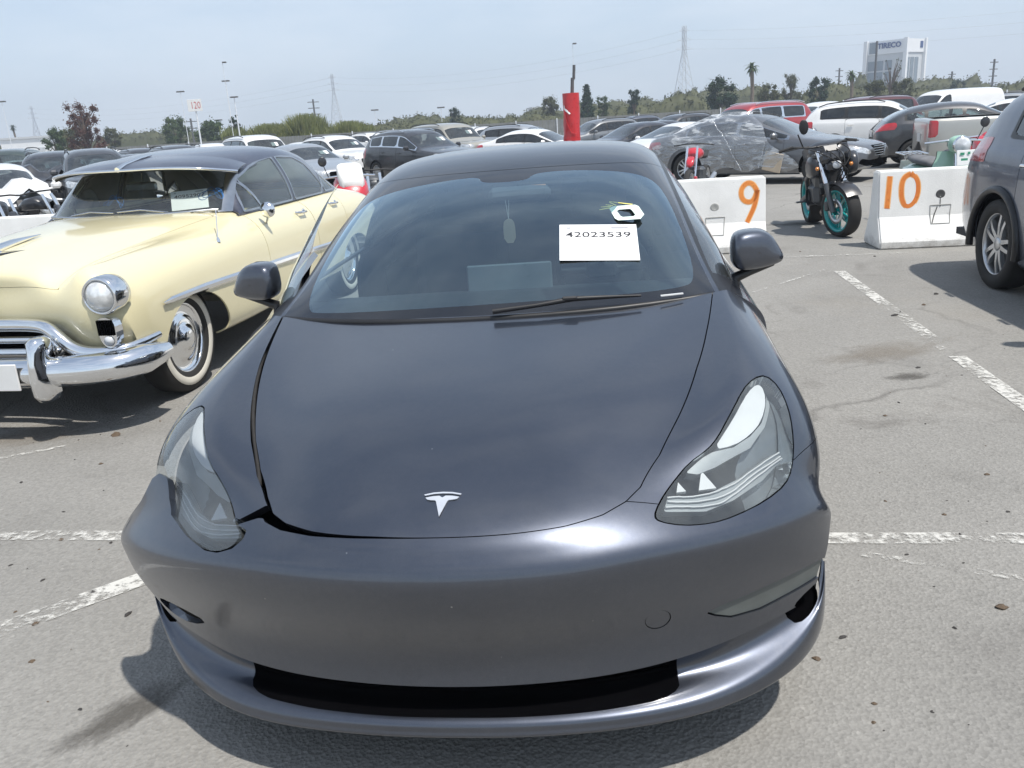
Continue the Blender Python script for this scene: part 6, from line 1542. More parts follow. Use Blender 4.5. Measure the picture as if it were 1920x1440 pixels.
def scooter(label, x, y, yaw, body, seat_m, covered=False, rack=True, mirrors=(-1, 1), fairing=False):
    """a step-through scooter; local -y is its front"""
    s = thing('scooter', label, 'scooter', (x, y, gz(y)), R(yaw))
    bwheel(s, (0, -.02, .22), .22, .10, 'alloy', disc=False); bwheel(s, (0, 1.24, .22), .22, .11, 'alloy', disc=False)
    vs = []
    for k in range(9):        # leg shield
        t = k / 8; z = .30 + .62 * t; yy = .18 + .10 * t; w = .16 + .10 * math.sin(math.pi * min(1, t * 1.1))
        for u in (-1, -.6, 0, .6, 1): vs.append((u * w, yy + .07 * u * u, z))
    m = MB().add(vs, [(5 * k + i, 5 * k + i + 1, 5 * k + 6 + i, 5 * k + 5 + i) for k in range(8) for i in range(4)], True)
    m.add([(a, b + .02, c) for a, b, c in vs], [(5 * k + i, 5 * k + 5 + i, 5 * k + 6 + i, 5 * k + 1 + i) for k in range(8) for i in range(4)], True); sh = m.build('leg_shield', body, s, fix=False)
    loft2([(-.22, 0, .36, .03, .05), (-.12, 0, .43, .085, .06), (.05, 0, .46, .095, .07), (.16, 0, .50, .06, .10)]).build('front_fender', body, s)
    loft2([(.24, 0, .28, .15, .035), (.60, 0, .27, .16, .035)]).build('foot_board', 'black', s)
    loft2([(.58, 0, .42, .10, .14), (.75, 0, .52, .19, .20), (1.05, 0, .56, .22, .18), (1.32, 0, .60, .18, .13), (1.50, 0, .64, .07, .06)]).build('rear_body', body, s)
    loft2([(.62, 0, .74, .10, .04), (.80, 0, .77, .15, .05), (1.10, 0, .78, .15, .05), (1.35, 0, .80, .10, .04)]).build('seat', seat_m, s)
    if fairing:
        fa = loft2([(-.16, 0, .72, .04, .05), (-.10, 0, .76, .15, .14), (.02, 0, .80, .21, .20), (.16, 0, .84, .22, .22), (.26, 0, .86, .18, .20)], e=.6).build('front_fairing', body, s)
        MB().box((-.03, -.145, .76), (.17, .05, .085), Matrix.Rotation(R(-12), 3, 'X'), bev=.02).build('headlight', 'clear_lens', fa)
    hd = loft2([(.10, 0, .98, .09, .09), (.18, 0, 1.0, .12, .10), (.30, 0, 1.0, .08, .07)]).build('headset', body, s)
    if not fairing: MB().lathe([(.092, .11), (.098, .085), (.090, .07), (.06, .055), (.001, .045)], 26, 'Y', (0, 0, .99)).build('headlight', 'clear_lens', hd)
    if not fairing: MB().lathe([(.088, .12), (.104, .11), (.104, .08), (.092, .07)], 26, 'Y', (0, 0, .99)).build('headlight_ring', 'chrome', hd)
    m = MB(); m.tube([(-.34, .30, 1.02), (-.12, .24, 1.04), (.12, .24, 1.04), (.34, .30, 1.02)], .014, 8); m.build('handlebar', 'chrome', s)
    m = MB(); m.tube([(0, -.02, .22), (0, .16, .62), (0, .22, .95)], .03, 10); m.build('steering_column', 'chrome', s)
    for sx in mirrors:
        m = MB(); m.tube([(sx * .25, .27, 1.03), (sx * .30, .24, 1.18)], .006, 6); m.add(*_ellip((sx * .31, .24, 1.23), (.055, .012, .06)), True); m.build('mirror', 'moto_black', s)
    if rack:
        m = MB()
        for k in range(5): m.tube([(-.13 + .065 * k, 1.30, .84), (-.13 + .065 * k, 1.60, .86)], .007, 5)
        m.tube([(-.15, 1.30, .84), (-.15, 1.60, .86), (.15, 1.60, .86), (.15, 1.30, .84)], .010, 6); m.build('luggage_rack', 'chrome', s)
        MB().box((0, 1.56, .70), (.20, .006, .13), Matrix.Rotation(R(15), 3, 'X'), bev=.002).build('plate', 'white', s)
    return s
sm = scooter('mint green scooter with round headlamp behind the barrier numbered 10', X(1808, 9.95, 330), 9.98, -3, 'mintp', 'interior_grey', mirrors=(1,))
sr = scooter('red scooter showing beside the mint green scooter', X(1862, 10.7, 330), 10.7, -6, 'redp', 'black', rack=False, fairing=True, mirrors=(1,))
rs_ = scooter('red scooter with a white bag over its screen behind the cream sedan', X(660, 10.9, 350), 10.9, 16, 'redp', 'black', rack=False, mirrors=(-1,), fairing=True)
bg = loft2([(-.07, 0, .93, .12, .05), (-.02, 0, .99, .165, .12), (.08, 0, 1.06, .17, .14), (.22, 0, 1.10, .13, .10)], e=.45)
bg.v = [(a + .01 * math.sin(9 * c + 7 * a), b, c) for a, b, c in bg.v]
bo = bg.build('plastic_bag', 'paper_wrap'); bo.location = rs_.location; bo.rotation_euler = rs_.rotation_euler
tag(bo, 'white plastic bag pulled over the screen of the red scooter', 'plastic bag')
# sign board with green lettering lying before the mint scooter
pl = MB(); pl.box((0, 0, 0), (.34, .012, .17), Matrix.Rotation(R(-8), 3, 'X'), bev=.004); po = pl.build('front_carrier', 'white', sm); po.location = (.02, -.10, .86); po.rotation_euler = (0, 0, R(8))
M['green_mark'] = plain('green_print', (.05, .30, .18), .7)
for k, (xx, zz, w) in enumerate(((-.11, .045, .05), (-.03, .05, .03), (.05, .045, .06), (.11, -.02, .07), (-.08, -.02, .08), (.02, -.03, .05))):
    MB().box((xx, -.009 - .1 * 0, zz), (w, .003, .028)).build('print_mark', 'green_mark', po)
# stripped red motorcycle by the wrapped sedan
def wreckbike(label, x, y, yaw, red_m, name='motorcycle'):
    b = thing(name, label, 'motorcycle', (x, y, gz(y)), R(yaw))
    bwheel(b, (0, 0, .30), .30, .11, 'alloy'); bwheel(b, (0, 1.35, .30), .30, .14, 'alloy')
    loft2([(.30, 0, .80, .06, .05), (.42, 0, .86, .15, .10), (.62, 0, .84, .14, .09), (.76, 0, .80, .08, .05)]).build('fuel_tank', red_m, b)
    loft2([(.74, 0, .78, .10, .03), (1.0, 0, .77, .13, .04), (1.35, 0, .84, .08, .035)]).build('seat', 'rubber', b)
    m = MB(); m.box((0, .60, .46), (.30, .36, .30), bev=.05); m.build('engine', 'moto_grey', b)
    for sx in (-1, 1):
        m = MB(); m.tube([(sx * .09, 0, .30), (sx * .09, .28, .98)], .022, 8); m.build('fork_leg', 'chrome', b)
        m = MB(); m.tube([(sx * .12, .85, .42), (sx * .12, 1.35, .30)], .026, 8); m.build('swing_arm', 'moto_grey', b)
    m = MB(); m.tube([(-.36, .40, 1.0), (-.12, .28, 1.03), (.12, .28, 1.03), (.36, .40, 1.0)], .012, 8); m.build('handlebar', 'black', b)
    m = loft2([(.0, 0, .66, .03, .03), (.06, 0, .70, .07, .05), (.14, 0, .75, .07, .07)], e=.55); m.build('front_fairing', red_m, b)
    m = MB(); m.box((.12, -.02, .42), (.06, .07, .12), bev=.015); m.build('brake_caliper', red_m, b)
    m = MB(); m.tube([(.10, .5, .25), (.16, .9, .28), (.20, 1.3, .42)], [.03, .05, .05], 10); m.build('exhaust', 'alloy', b)
    return b
wreckbike('stripped red motorcycle standing before the plastic-wrapped sedan', X(1292, 15.5, 310), 15.5, -25, 'redp')
wreckbike('black motorcycle with bare seat behind the plain white barrier', X(30, 11.8, 380), 11.8, 62, 'moto_black')
wreckbike('black motorcycle with scratched tank beside the bare-seat motorcycle', X(120, 12.9, 380), 12.9, 75, 'moto_black')
wreckbike('chrome-forked motorcycle right of the red scooter with the bag', X(704, 12.6, 340), 12.6, 12, 'moto_grey')
# ------------------------------------------------------------------ pillar, fence, poles, sign
def H(D): return 1658.0 / D                      # pixels of the photograph per metre at a distance
M['redwrap'] = plain('red_plastic_wrap', (.52, .012, .015), .3, var=.1, coat=.4)
M['pole'] = plain('pale_painted_pole', (.72, .75, .78), .6)
M['pole_dark'] = plain('weathered_dark_pole', (.10, .10, .10), .6)
M['slat'] = plain('grey_privacy_slat', (.20, .205, .20), .7, var=.2, scale=2)
D = 30.0; px = X(1072, D, 230)
rp_ = thing('lot_pillar', 'tall round pillar wrapped in red plastic with a torn fold', 'pillar', (px, D, gz(D)))
m = MB(); vs = []; nn = 28; zz = np.linspace(0, 2.52, 22)
for z in zz:
    for k in range(nn):
        a = 2 * math.pi * k / nn; r = .28 + .008 * math.sin(3 * a + z * 4) + .006 * math.sin(7 * a - z * 9) + (.02 if z < 1.2 else 0) * max(0, math.cos(a + 2.6)); vs.append((r * math.cos(a), r * math.sin(a), z))
m.add(vs, [(i * nn + k, i * nn + (k + 1) % nn, (i + 1) * nn + (k + 1) % nn, (i + 1) * nn + k) for i in range(len(zz) - 1) for k in range(nn)], True); m.add(vs[-nn:], [tuple(range(nn))])
m.build('wrapped_base', 'redwrap', rp_)
m = MB(); m.add([(-.26, -.14, 2.15), (-.05, -.30, 1.86), (-.10, -.305, 1.84), (-.27, -.15, 2.0)], [(0, 1, 2, 3)]); m.build('torn_fold', 'white', rp_)
m = MB(); m.tube([(-.25, -.16, 2.0), (-.18, -.24, 1.55), (-.05, -.30, 1.25), (.10, -.30, 1.2)], .014, 6); m.build('fold', 'redwrap', rp_)
m = MB(); m.tube([(.05, 0, 2.5), (.08, 0, 3.0)], .06, 10); m.tube([(.12, 0, 2.95), (.15, 0, 3.4)], .05, 10); m.build('post', 'pole_dark', rp_)
def lamp_pole(label, u, v_top, D, heads=1, r=.05, mat='pole'):
    """a lot light: thin mast with flat lamp heads"""
    x = X(u, D, 230); yh = 227 - .0633 * (u - 960); hgt = 1.552 + (yh - v_top) / H(D) - gz(D)
    t = thing('light_pole', label, 'light pole', (x, D, gz(D)), 0, 'lot light poles')
    MB().tube([(0, 0, 0), (0, 0, hgt)], [r * .9, r * .45], 8).build('mast', mat, t)
    for k in range(heads):
        s = -1 if k else 1; w = .34 * D / 80
        MB().box((s * w * .5, 0, hgt), (w, .25, .10 * D / 70), bev=.02).build('lamp_head', 'pole_dark', t)
    return t
lamp_pole('tall lot light with a tilted round head left of the reeds', 434, 126, 70, 1, .035)
lamp_pole('lot light with a flat double head below the tall one', 435, 158, 95, 2, .045)
lamp_pole('lot light with a flat double head beside the 120 sign', 348, 177, 90, 2, .045)
lamp_pole('lot light with twin heads at the far left', 12, 196, 85, 2, .04)
lamp_pole('faint lot light above the red pillar', 1079, 91, 75, 1, .035)
lamp_pole('small far lot light beside the green tree', 410, 227, 120, 2, .06)
lamp_pole('white short lot light at the edge of the reeds', 446, 186, 62, 2, .07)
lamp_pole('far lot lights above the middle trees', 705, 208, 140, 2, .06)
lamp_pole('far double lot light left of the round tree', 829, 203, 130, 2, .06)
# row sign
D = 58.0; x = X(371, D, 230); yh = 227 - .0633 * (371 - 960)
sg = thing('row_sign', 'white row sign reading 120 on a pole above the parked cars', 'sign', (x, D, gz(D)))
zt_ = 1.552 + (yh - 201) / H(D) - gz(D)
MB().tube([(0, 0, 0), (0, 0, zt_)], .055, 8).build('post', 'pole', sg)
MB().box((0, -.08, zt_), (.92, .03, .74), bev=.006).build('panel', 'white', sg)
text('number', '120', .62, M['redwrap'], sg, Matrix.Translation((.06, -.098, zt_ - .02)) @ Matrix.Rotation(R(90), 4, 'X'), bold=-.006, sx=.72)
# slatted lot fence: panels between posts
FD = 66.0
fn = thing('lot_fence', 'long grey slatted fence along the back of the lot', 'fence', (0, FD, gz(FD)))
pm = MB(); n = 14
for k in range(n): pm.box((-1.5 + 3.0 * (k + .5) / n, 0, .90), (3.0 / n - .02, .02, 1.7))
pmesh = pm.mesh('fence_panel'); pmesh.materials.append(M['slat']); qmesh = MB().box((0, 0, .92), (.07, .07, 1.84)).mesh('post'); qmesh.materials.append(M['pole'])
for k in range(-16, 20):
    o = bpy.data.objects.new('fence_panel', pmesh); COL.objects.link(o); o.parent = fn; o.location = (3.06 * k, 0, 0); o['kind'] = 'stuff'
    o = bpy.data.objects.new('post', qmesh); COL.objects.link(o); o.parent = fn; o.location = (3.06 * k + 1.53, -.05, 0)
# ------------------------------------------------------------------ trees
def leaf_mat(name, c1, c2):
    m, nt, b, out = new_mat(name)
    n1 = noise(nt, .9, 4); oi = nd(nt, 'ShaderNodeNewGeometry')
    c = mixc(nt, oi.outputs['Random Per Island'], c1, c2); c = mixc(nt, 0.5, c, ramp(nt, n1.outputs['Fac'], [(.3, .6), (.7, 1.25)]).outputs['Color'], 'MULTIPLY')
    nt.links.new(c, b.inputs['Base Color']); b.inputs['Roughness'].default_value = .65; b.inputs['Specular IOR Level'].default_value = .25
    tr = nd(nt, 'ShaderNodeBsdfTranslucent'); nt.links.new(c, tr.inputs['Color']); mx = nd(nt, 'ShaderNodeMixShader'); mx.inputs['Fac'].default_value = .25
    nt.links.new(b.outputs[0], mx.inputs[1]); nt.links.new(tr.outputs[0], mx.inputs[2]); nt.links.new(mx.outputs[0], out.inputs['Surface']); return m
M['leaf'] = leaf_mat('green_leaves', (.045, .075, .028), (.085, .125, .045)); M['leaf_dark'] = leaf_mat('dark_evergreen_leaves', (.020, .042, .022), (.040, .070, .032))
M['leaf_olive'] = leaf_mat('olive_leaves', (.075, .085, .038), (.12, .125, .06)); M['leaf_rust'] = leaf_mat('rusty_leaves', (.10, .045, .035), (.16, .085, .06))
M['reed'] = leaf_mat('yellow_green_reeds', (.16, .19, .06), (.27, .28, .11)); M['bark'] = plain('grey_brown_bark', (.13, .10, .075), .9, var=.3)
M['palm_trunk'] = plain('palm_trunk', (.16, .13, .10), .9, var=.3)
def leaves(rs, centers, radii, per, size, flat=1.0, core=0.62):
    """small leaf faces scattered through clumps -> vertex and face lists"""
    V = []; 
    for c, r, n in zip(centers, radii, per):
        d = rs.normal(size=(n, 3)); d /= np.linalg.norm(d, axis=1, keepdims=True); p = np.array(c) + d * (r * np.abs(rs.normal(0, .55, size=(n, 1)))) * np.array([1, 1, flat])
        a = rs.normal(size=(n, 3)); a /= np.linalg.norm(a, axis=1, keepdims=True); b = np.cross(a, rs.normal(size=(n, 3))); b /= np.maximum(np.linalg.norm(b, axis=1, keepdims=True), 1e-6)
        s = size * rs.uniform(.6, 1.5, size=(n, 1)); V.append(np.stack([p - a * s, p + b * s * .55, p + a * s, p - b * s * .55], 1))
    if core > 0:      # a dense lumpy heart in every clump
        for c, r in zip(centers, radii):
            q = r * core * rs.uniform(.75, 1.2, 6); c = np.array(c); P = [c + np.array(d) * q[i] * np.array([1, 1, max(flat, .6)]) for i, d in enumerate(((1, 0, 0), (0, 1, 0), (-1, 0, 0), (0, -1, 0), (0, 0, 1), (0, 0, -1)))]
            for a, b in ((0, 1), (1, 2), (2, 3), (3, 0)): V.append(np.array([[P[a], P[b], P[4], P[4]], [P[b], P[a], P[5], P[5]]]))
    V = np.concatenate(V).reshape(-1, 3); F = np.arange(len(V)).reshape(-1, 4); return V, F
def raw(name, V, F, mat, parent=None):
    me = bpy.data.meshes.new(name); k = F.shape[1]
    me.vertices.add(len(V)); me.vertices.foreach_set('co', V.astype(np.float32).ravel()); me.loops.add(F.size); me.loops.foreach_set('vertex_index', F.astype(np.int32).ravel())
    me.polygons.add(len(F)); me.polygons.foreach_set('loop_start', np.arange(0, F.size, k, dtype=np.int32)); me.update(calc_edges=True); return obj(name, me, mat, parent)
def tree(label, u, v_top, w_px, D, mat='leaf', kind='round', seed=0, dens=1.0, group='trees beyond the lot'):
    rs = np.random.RandomState(seed + 11); x = X(u, D, 200); yh = 227 - .0633 * (u - 960)
    h = 1.552 + (yh - v_top) / H(D) - gz(D); w = w_px / H(D) / 2
    t = thing('tree', label, 'tree', (x, D, gz(D)), 0, group)
    if kind == 'round':
        m = MB(); m.tube([(0, 0, 0), (.05 * w, 0, h * .3), (0, 0, h * .6)], [.06 * h * .5, .05 * h * .5, .02 * h], 8); cs, rr = [], []
        for k in range(34):
            a = rs.uniform(0, 6.28); q = rs.uniform(0, 1) ** .5; e = rs.uniform(.35, .93); lim = math.sqrt(max(0, 1 - ((e - .62) / .40) ** 2)); cs.append((math.cos(a) * q * w * .75 * lim, math.sin(a) * q * w * .75 * lim, h * e)); rr.append(rs.uniform(.16, .36) * w)
            if k < 6: m.tube([(0, 0, h * .35), (cs[-1][0] * .5, cs[-1][1] * .5, h * .5), cs[-1]], [.02 * h, .014 * h, .006 * h], 5)
        m.build('trunk', 'bark', t); V, F = leaves(rs, cs, rr, [int(230 * dens)] * len(cs), .036 * w + .025)
    elif kind == 'sparse':
        m = MB(); m.tube([(0, 0, 0), (.05, 0, h * .35), (-.05, 0, h * .75)], [.035 * h, .03 * h, .01 * h], 8); cs, rr = [], []
        for k in range(44):
            a = rs.uniform(0, 6.28); q = rs.uniform(.15, 1); e = rs.uniform(.3, 1.0); p = (math.cos(a) * q * w * (1.1 - .6 * abs(e - .55)), math.sin(a) * q * w * .9, h * e); cs.append(p); rr.append(rs.uniform(.20, .40) * w); m.tube([(0, 0, h * max(.2, e - .35)), (p[0] * .5, p[1] * .5, h * (e - .12)), p], [.012 * h, .008 * h, .003 * h], 4)
        m.build('trunk', 'bark', t); V, F = leaves(rs, cs, rr, [int(190 * dens)] * 44, .034 * w + .02, 1.0, 0)
    elif kind == 'cone':
        MB().tube([(0, 0, 0), (0, 0, h * .9)], [.03 * h, .008 * h], 7).build('trunk', 'bark', t); cs, rr, pr = [], [], []
        for k in range(34):
            e = .12 + .85 * k / 34; a = k * 2.4; R0 = w * (1.02 - e) ** .8
            for s in range(3): cs.append((math.cos(a + s * 2.1) * R0 * .6, math.sin(a + s * 2.1) * R0 * .6, h * e)); rr.append(R0 * .42 + .08); pr.append(int(55 * dens))
        V, F = leaves(rs, cs, rr, pr, .05 * w + .04, .6)
    elif kind == 'bare':
        m = MB(); m.tube([(0, 0, 0), (0, 0, h * .45)], [.03 * h, .02 * h], 7); cs = []; rr = []
        for k in range(22):
            a = rs.uniform(0, 6.28); p = (math.cos(a) * w * rs.uniform(.3, 1), math.sin(a) * w * rs.uniform(.3, 1), h * rs.uniform(.6, 1)); m.tube([(0, 0, h * rs.uniform(.2, .45)), (p[0] * .4, p[1] * .4, p[2] * .75), p], [.012 * h, .008 * h, .003 * h], 4); cs.append(p); rr.append(.10 * w)
        m.build('trunk', 'bark', t); V, F = leaves(rs, cs, rr, [int(16 * dens)] * 22, .05 * w, 1.0, 0)
    else:   # palm
        MB().tube([(0, 0, 0), (.02 * h, 0, h * .5), (0, 0, h * .88)], [.24 * w, .19 * w, .22 * w], 9).build('trunk', 'palm_trunk', t); V = []; top = np.array([0, 0, h * .88])
        for k in range(46):
            a = rs.uniform(0, 6.28); el = rs.uniform(-1.3, 1.3); L = w * rs.uniform(.8, 1.1); d0 = np.array([math.cos(a) * math.cos(el), math.sin(a) * math.cos(el), math.sin(el)]); p = top.copy(); sd = np.array([-math.sin(a), math.cos(a), 0])
            for q in range(6):
                d1 = d0 + np.array([0, 0, -.22 * q]); d1 /= np.linalg.norm(d1); p2 = p + d1 * L / 6; wv = .16 * w * (1 - q / 6.5)
                for sgn in (-1, 1): V.append([p, p2, p2 + sd * sgn * wv + np.array([0, 0, -.3 * wv]), p + sd * sgn * wv * 1.05 + np.array([0, 0, -.3 * wv])])
                p = p2
        V = np.array(V).reshape(-1, 3); F = np.arange(len(V)).reshape(-1, 4)
    raw('crown', V, F, mat, t); return t
tree('rust-leaved open tree at the edge of the wreck row', 150, 202, 62, 78, 'leaf_rust', 'sparse', 1, 1.3)
tree('low green round tree left of the rust-leaved tree', 88, 239, 50, 90, 'leaf', 'round', 2)
tree('olive bushy tree just behind the rust-leaved tree', 120, 242, 60, 95, 'leaf_olive', 'round', 3)
tree('hazy olive tree right of the rust-leaved tree', 198, 241, 44, 110, 'leaf_olive', 'round', 4)
tree('green tree left of the 120 sign', 320, 222, 62, 110, 'leaf', 'round', 5)
tree('broad green tree right of the 120 sign', 392, 229, 76, 105, 'leaf', 'round', 6)
tree('small dark tree where the reeds begin', 437, 214, 26, 85, 'leaf_dark', 'round', 7)
tree('small far palm at the left', 15, 233, 16, 150, 'leaf_dark', 'palm', 8)
tree('round dark tree in the middle distance', 852, 201, 30, 130, 'leaf_dark', 'round', 9)
tree('olive tree cluster left of the red pillar', 1030, 182, 46, 125, 'leaf_olive', 'round', 10)
tree('tall dark conical pine right of the red pillar', 1101, 158, 44, 110, 'leaf_dark', 'cone', 11)
tree('green tree right of the conical pine', 1131, 177, 30, 115, 'leaf', 'round', 12)
tree('round full tree left of the pylon', 1188, 168, 32, 115, 'leaf_dark', 'round', 13)
for k, (u, vt) in enumerate(((1247, 178), (1259, 177), (1270, 181), (1300, 182))): tree(('first', 'second', 'third', 'last')[k] + ' small pointed pine in the row by the pylon foot, counted from the round tree', u, vt, 12, 130, 'leaf_dark', 'cone', 20 + k, .5)
tree('broad dark tree left of the palm', 1352, 146, 70, 100, 'leaf_dark', 'round', 14, 1.2)
tree('olive brush under the palm', 1437, 160, 56, 105, 'leaf_olive', 'round', 15)
tree('fan palm with a shaggy head', 1408, 117, 34, 95, 'leaf', 'palm', 16)
tree('thin round tree right of the palm', 1482, 145, 40, 115, 'leaf_olive', 'sparse', 17)
tree('dark tree left of the feathery palm', 1535, 142, 46, 105, 'leaf_dark', 'round', 18)
tree('feathery tall palm left of the office building', 1594, 132, 30, 100, 'leaf', 'palm', 19)
tree('bare branching tree before the office building', 1668, 115, 40, 110, 'leaf_olive', 'bare', 24)
tree('low olive tree at the foot of the office building', 1640, 153, 60, 100, 'leaf_olive', 'round', 25)
tree('grey-green shrub tree right of the bare tree', 1690, 148, 44, 98, 'leaf_olive', 'round', 26)
tree('low dark trees at the right horizon', 1795, 150, 40, 160, 'leaf_dark', 'round', 27, .7)
for k, u in enumerate((1886, 1902, 1915)): tree(('nearest', 'middle', 'farthest')[k] + ' of three small palms counted from the office building', u, 153 - k, 10, 200, 'leaf_dark', 'palm', 30 + k)
# reeds, and the far line of woods
rs = np.random.RandomState(5)
def blades(n, x0, x1, y0, y1, h0, h1, w, seed, base=0.0):
    rs = np.random.RandomState(seed); x = rs.uniform(x0, x1, n); y = rs.uniform(y0, y1, n); hh = rs.uniform(h0, h1, n) * (.75 + .25 * np.sin(x * .5) * np.sin(x * 1.3 + 1)); a = rs.uniform(0, 3.14, n); ww = w * rs.uniform(.6, 1.4, n); lx = rs.normal(0, .14, n) * hh; ly = rs.normal(0, .1, n) * hh
    c, s = np.cos(a) * ww, np.sin(a) * ww; z0 = np.full(n, base); st = rs.uniform(.0, .6, n) * hh + base
    V = np.stack([np.stack([x - c, y - s, st], 1), np.stack([x + c, y + s, st], 1), np.stack([x + lx + c * .15, y + ly + s * .15, hh + base], 1), np.stack([x + lx - c * .15, y + ly - s * .15, hh + base], 1)], 1)
    return V.reshape(-1, 3), np.arange(4 * n).reshape(-1, 4)
V, F = blades(16000, X(432, 76), X(690, 76), 74, 80, 2.9, 3.7, .07, 6, gz(76))
ro = raw('reeds', V, F, 'reed'); ro['kind'] = 'stuff'; ro['label'] = 'bank of tall yellow-green reeds along the lot edge'
def ridge(u0, u1, D, hfun, seed):
    """a lumpy hedge of foliage: dense heart plus loose leaves over it"""
    rs = np.random.RandomState(seed); x0, x1 = X(u0, D, 220), X(u1, D, 220); n = int((x1 - x0) / .7); x = np.linspace(x0, x1, n); us = np.linspace(u0, u1, n)
    nz = sum(a * np.interp(x, np.linspace(x0, x1, max(4, int((x1 - x0) / p))), rs.uniform(-1, 1, max(4, int((x1 - x0) / p)))) for a, p in ((.30, 9), (.26, 3.5), (.18, 1.4)))
    h = np.array([hfun(u) for u in us]) * (1 + nz); prof_ = [(-1.6, 0.0), (-1.7, .35), (-1.2, .72), (-.4, .97), (.4, .97), (1.4, .5)]
    G = np.stack([np.stack([x + rs.normal(0, .12, n), D + a + rs.normal(0, .18, n), gz(D) + h * b * (1 + rs.normal(0, .05, n))], 1) for a, b in prof_], 1)
    idx = np.arange(n * 6).reshape(n, 6); F = np.stack([idx[:-1, :-1].ravel(), idx[1:, :-1].ravel(), idx[1:, 1:].ravel(), idx[:-1, 1:].ravel()], 1); V = G.reshape(-1, 3)
    k = rs.randint(0, len(V), n * 70); c = V[k] + rs.normal(0, .22, (len(k), 3)); L, LF = leaves(rs, [(0, 0, 0)], [0.001], [len(k)], .15, 1.0, 0); L = L.reshape(-1, 4, 3) + c[:, None]
    return np.concatenate([V, L.reshape(-1, 3)]), np.concatenate([F, LF + len(V)])
V1, F1 = ridge(-80, 2000, 165, lambda u: 3.0 if u < 660 else 3.9 if u < 1250 else 4.6, 3); V2, F2 = ridge(640, 2000, 120, lambda u: 2.1 if u < 1240 else 2.9, 4)
V, F = np.concatenate([V1, V2]), np.concatenate([F1, F2 + len(V1)])
wo_ = raw('woodland', V, F, 'leaf_olive'); wo_['kind'] = 'stuff'; wo_['label'] = 'low hazy line of far-off trees and brush along the horizon'
# ------------------------------------------------------------------ office building with lettering
M['bwall'] = plain('pale_grey_cladding', (.55, .57, .58), .6, var=.05, scale=.5); M['bwhite'] = plain('white_cladding', (.80, .81, .81), .6, var=.03, scale=.5)
M['bglass'] = plain('grey_curtain_glass', (.20, .24, .27), .15, .2, var=.2, scale=.6); M['sign_blue'] = plain('dark_blue_sign', (.02, .06, .20), .5)
D = 230.0; bx = X(1660, D, 120); yh = 227 - .0633 * (1676 - 960); k_ = H(D); bh = 1.55 + (yh - 80) / k_ + .27
bd = thing('office_building', 'tall pale office tower with blue sign lettering and white fins', 'building', (bx, D, gz(D)), R(-50))
wA, wB = 9.9, 9.8
def bbox(name, c, d, mat): return MB().box(c, d).build(name, mat, bd)
bbox('wall', (0, wB / 2, bh * .48), (wA, wB, bh * .96), 'bwall')
bbox('upper_band', (0, wB / 2, bh * .885), (wA + .5, wB + .5, bh * .20), 'bwhite')
for xx, yy in ((wA / 2 + .3, -.35), (-wA / 2 - .3, -.35), (wA / 2 + .3, wB + .3)): bbox('fin', (xx, yy, bh * .5), (.9, .9, bh * 1.0), 'bwhite')
for k in range(3):
    for r in range(4):
        w = bbox('window', (-wA / 2 + 1.2 + k * 2.3, -.06, bh * (.10 + .17 * r)), (1.7, .1, bh * .145), 'bglass')
bbox('window', (-wA / 2 + 1.6, -.31, bh * .885), (2.0, .1, bh * .17), 'bglass')
for k in range(3): bbox('window', (wA / 2 + .04, 1.6 + k * 2.4, bh * .38), (.1, 1.9, bh * .66), 'bglass')
text('lettering', 'TIRECO', 1.75, M['sign_blue'], bd, Matrix.Translation((.9, -.40, bh * .905)) @ Matrix.Rotation(R(90), 4, 'X'), bold=.06, ext=.05)
bbox('side_emblem', (wA / 2 + .30, wB - 1.6, bh * .90), (.1, 1.5, 1.6), 'sign_blue')
for (u, v, w, h, D, lab) in ((925 + 95, 203, 40, 10, 190, 'long cream warehouse behind the trees left of the red pillar'), (1165, 193, 50, 8, 200, 'low white warehouse between the pines'), (35, 262, 90, 12, 140, 'long pale warehouse wall at the far left'), (1745, 158, 40, 16, 210, 'small pale block right of the office tower')):
    x = X(u, D, 210); yh = 227 - .0633 * (u - 960); zt2 = 1.55 + (yh - v) / H(D) + .27; ww = w / H(D)
    wh = thing('warehouse', lab, 'building', (x, D, gz(D)), R(4), 'low buildings beyond the lot')
    MB().box((0, 5, zt2 / 2), (ww, 10, zt2)).build('wall', 'bwhite', wh); MB().box((0, 5, zt2 + .15), (ww + .5, 10.4, .3)).build('roof', 'bwall', wh)
    for q in range(3): MB().box((-ww * .3 + q * ww * .3, -.05, zt2 * .35), (ww * .14, .1, zt2 * .55)).build('dock_door', 'bwall', wh)
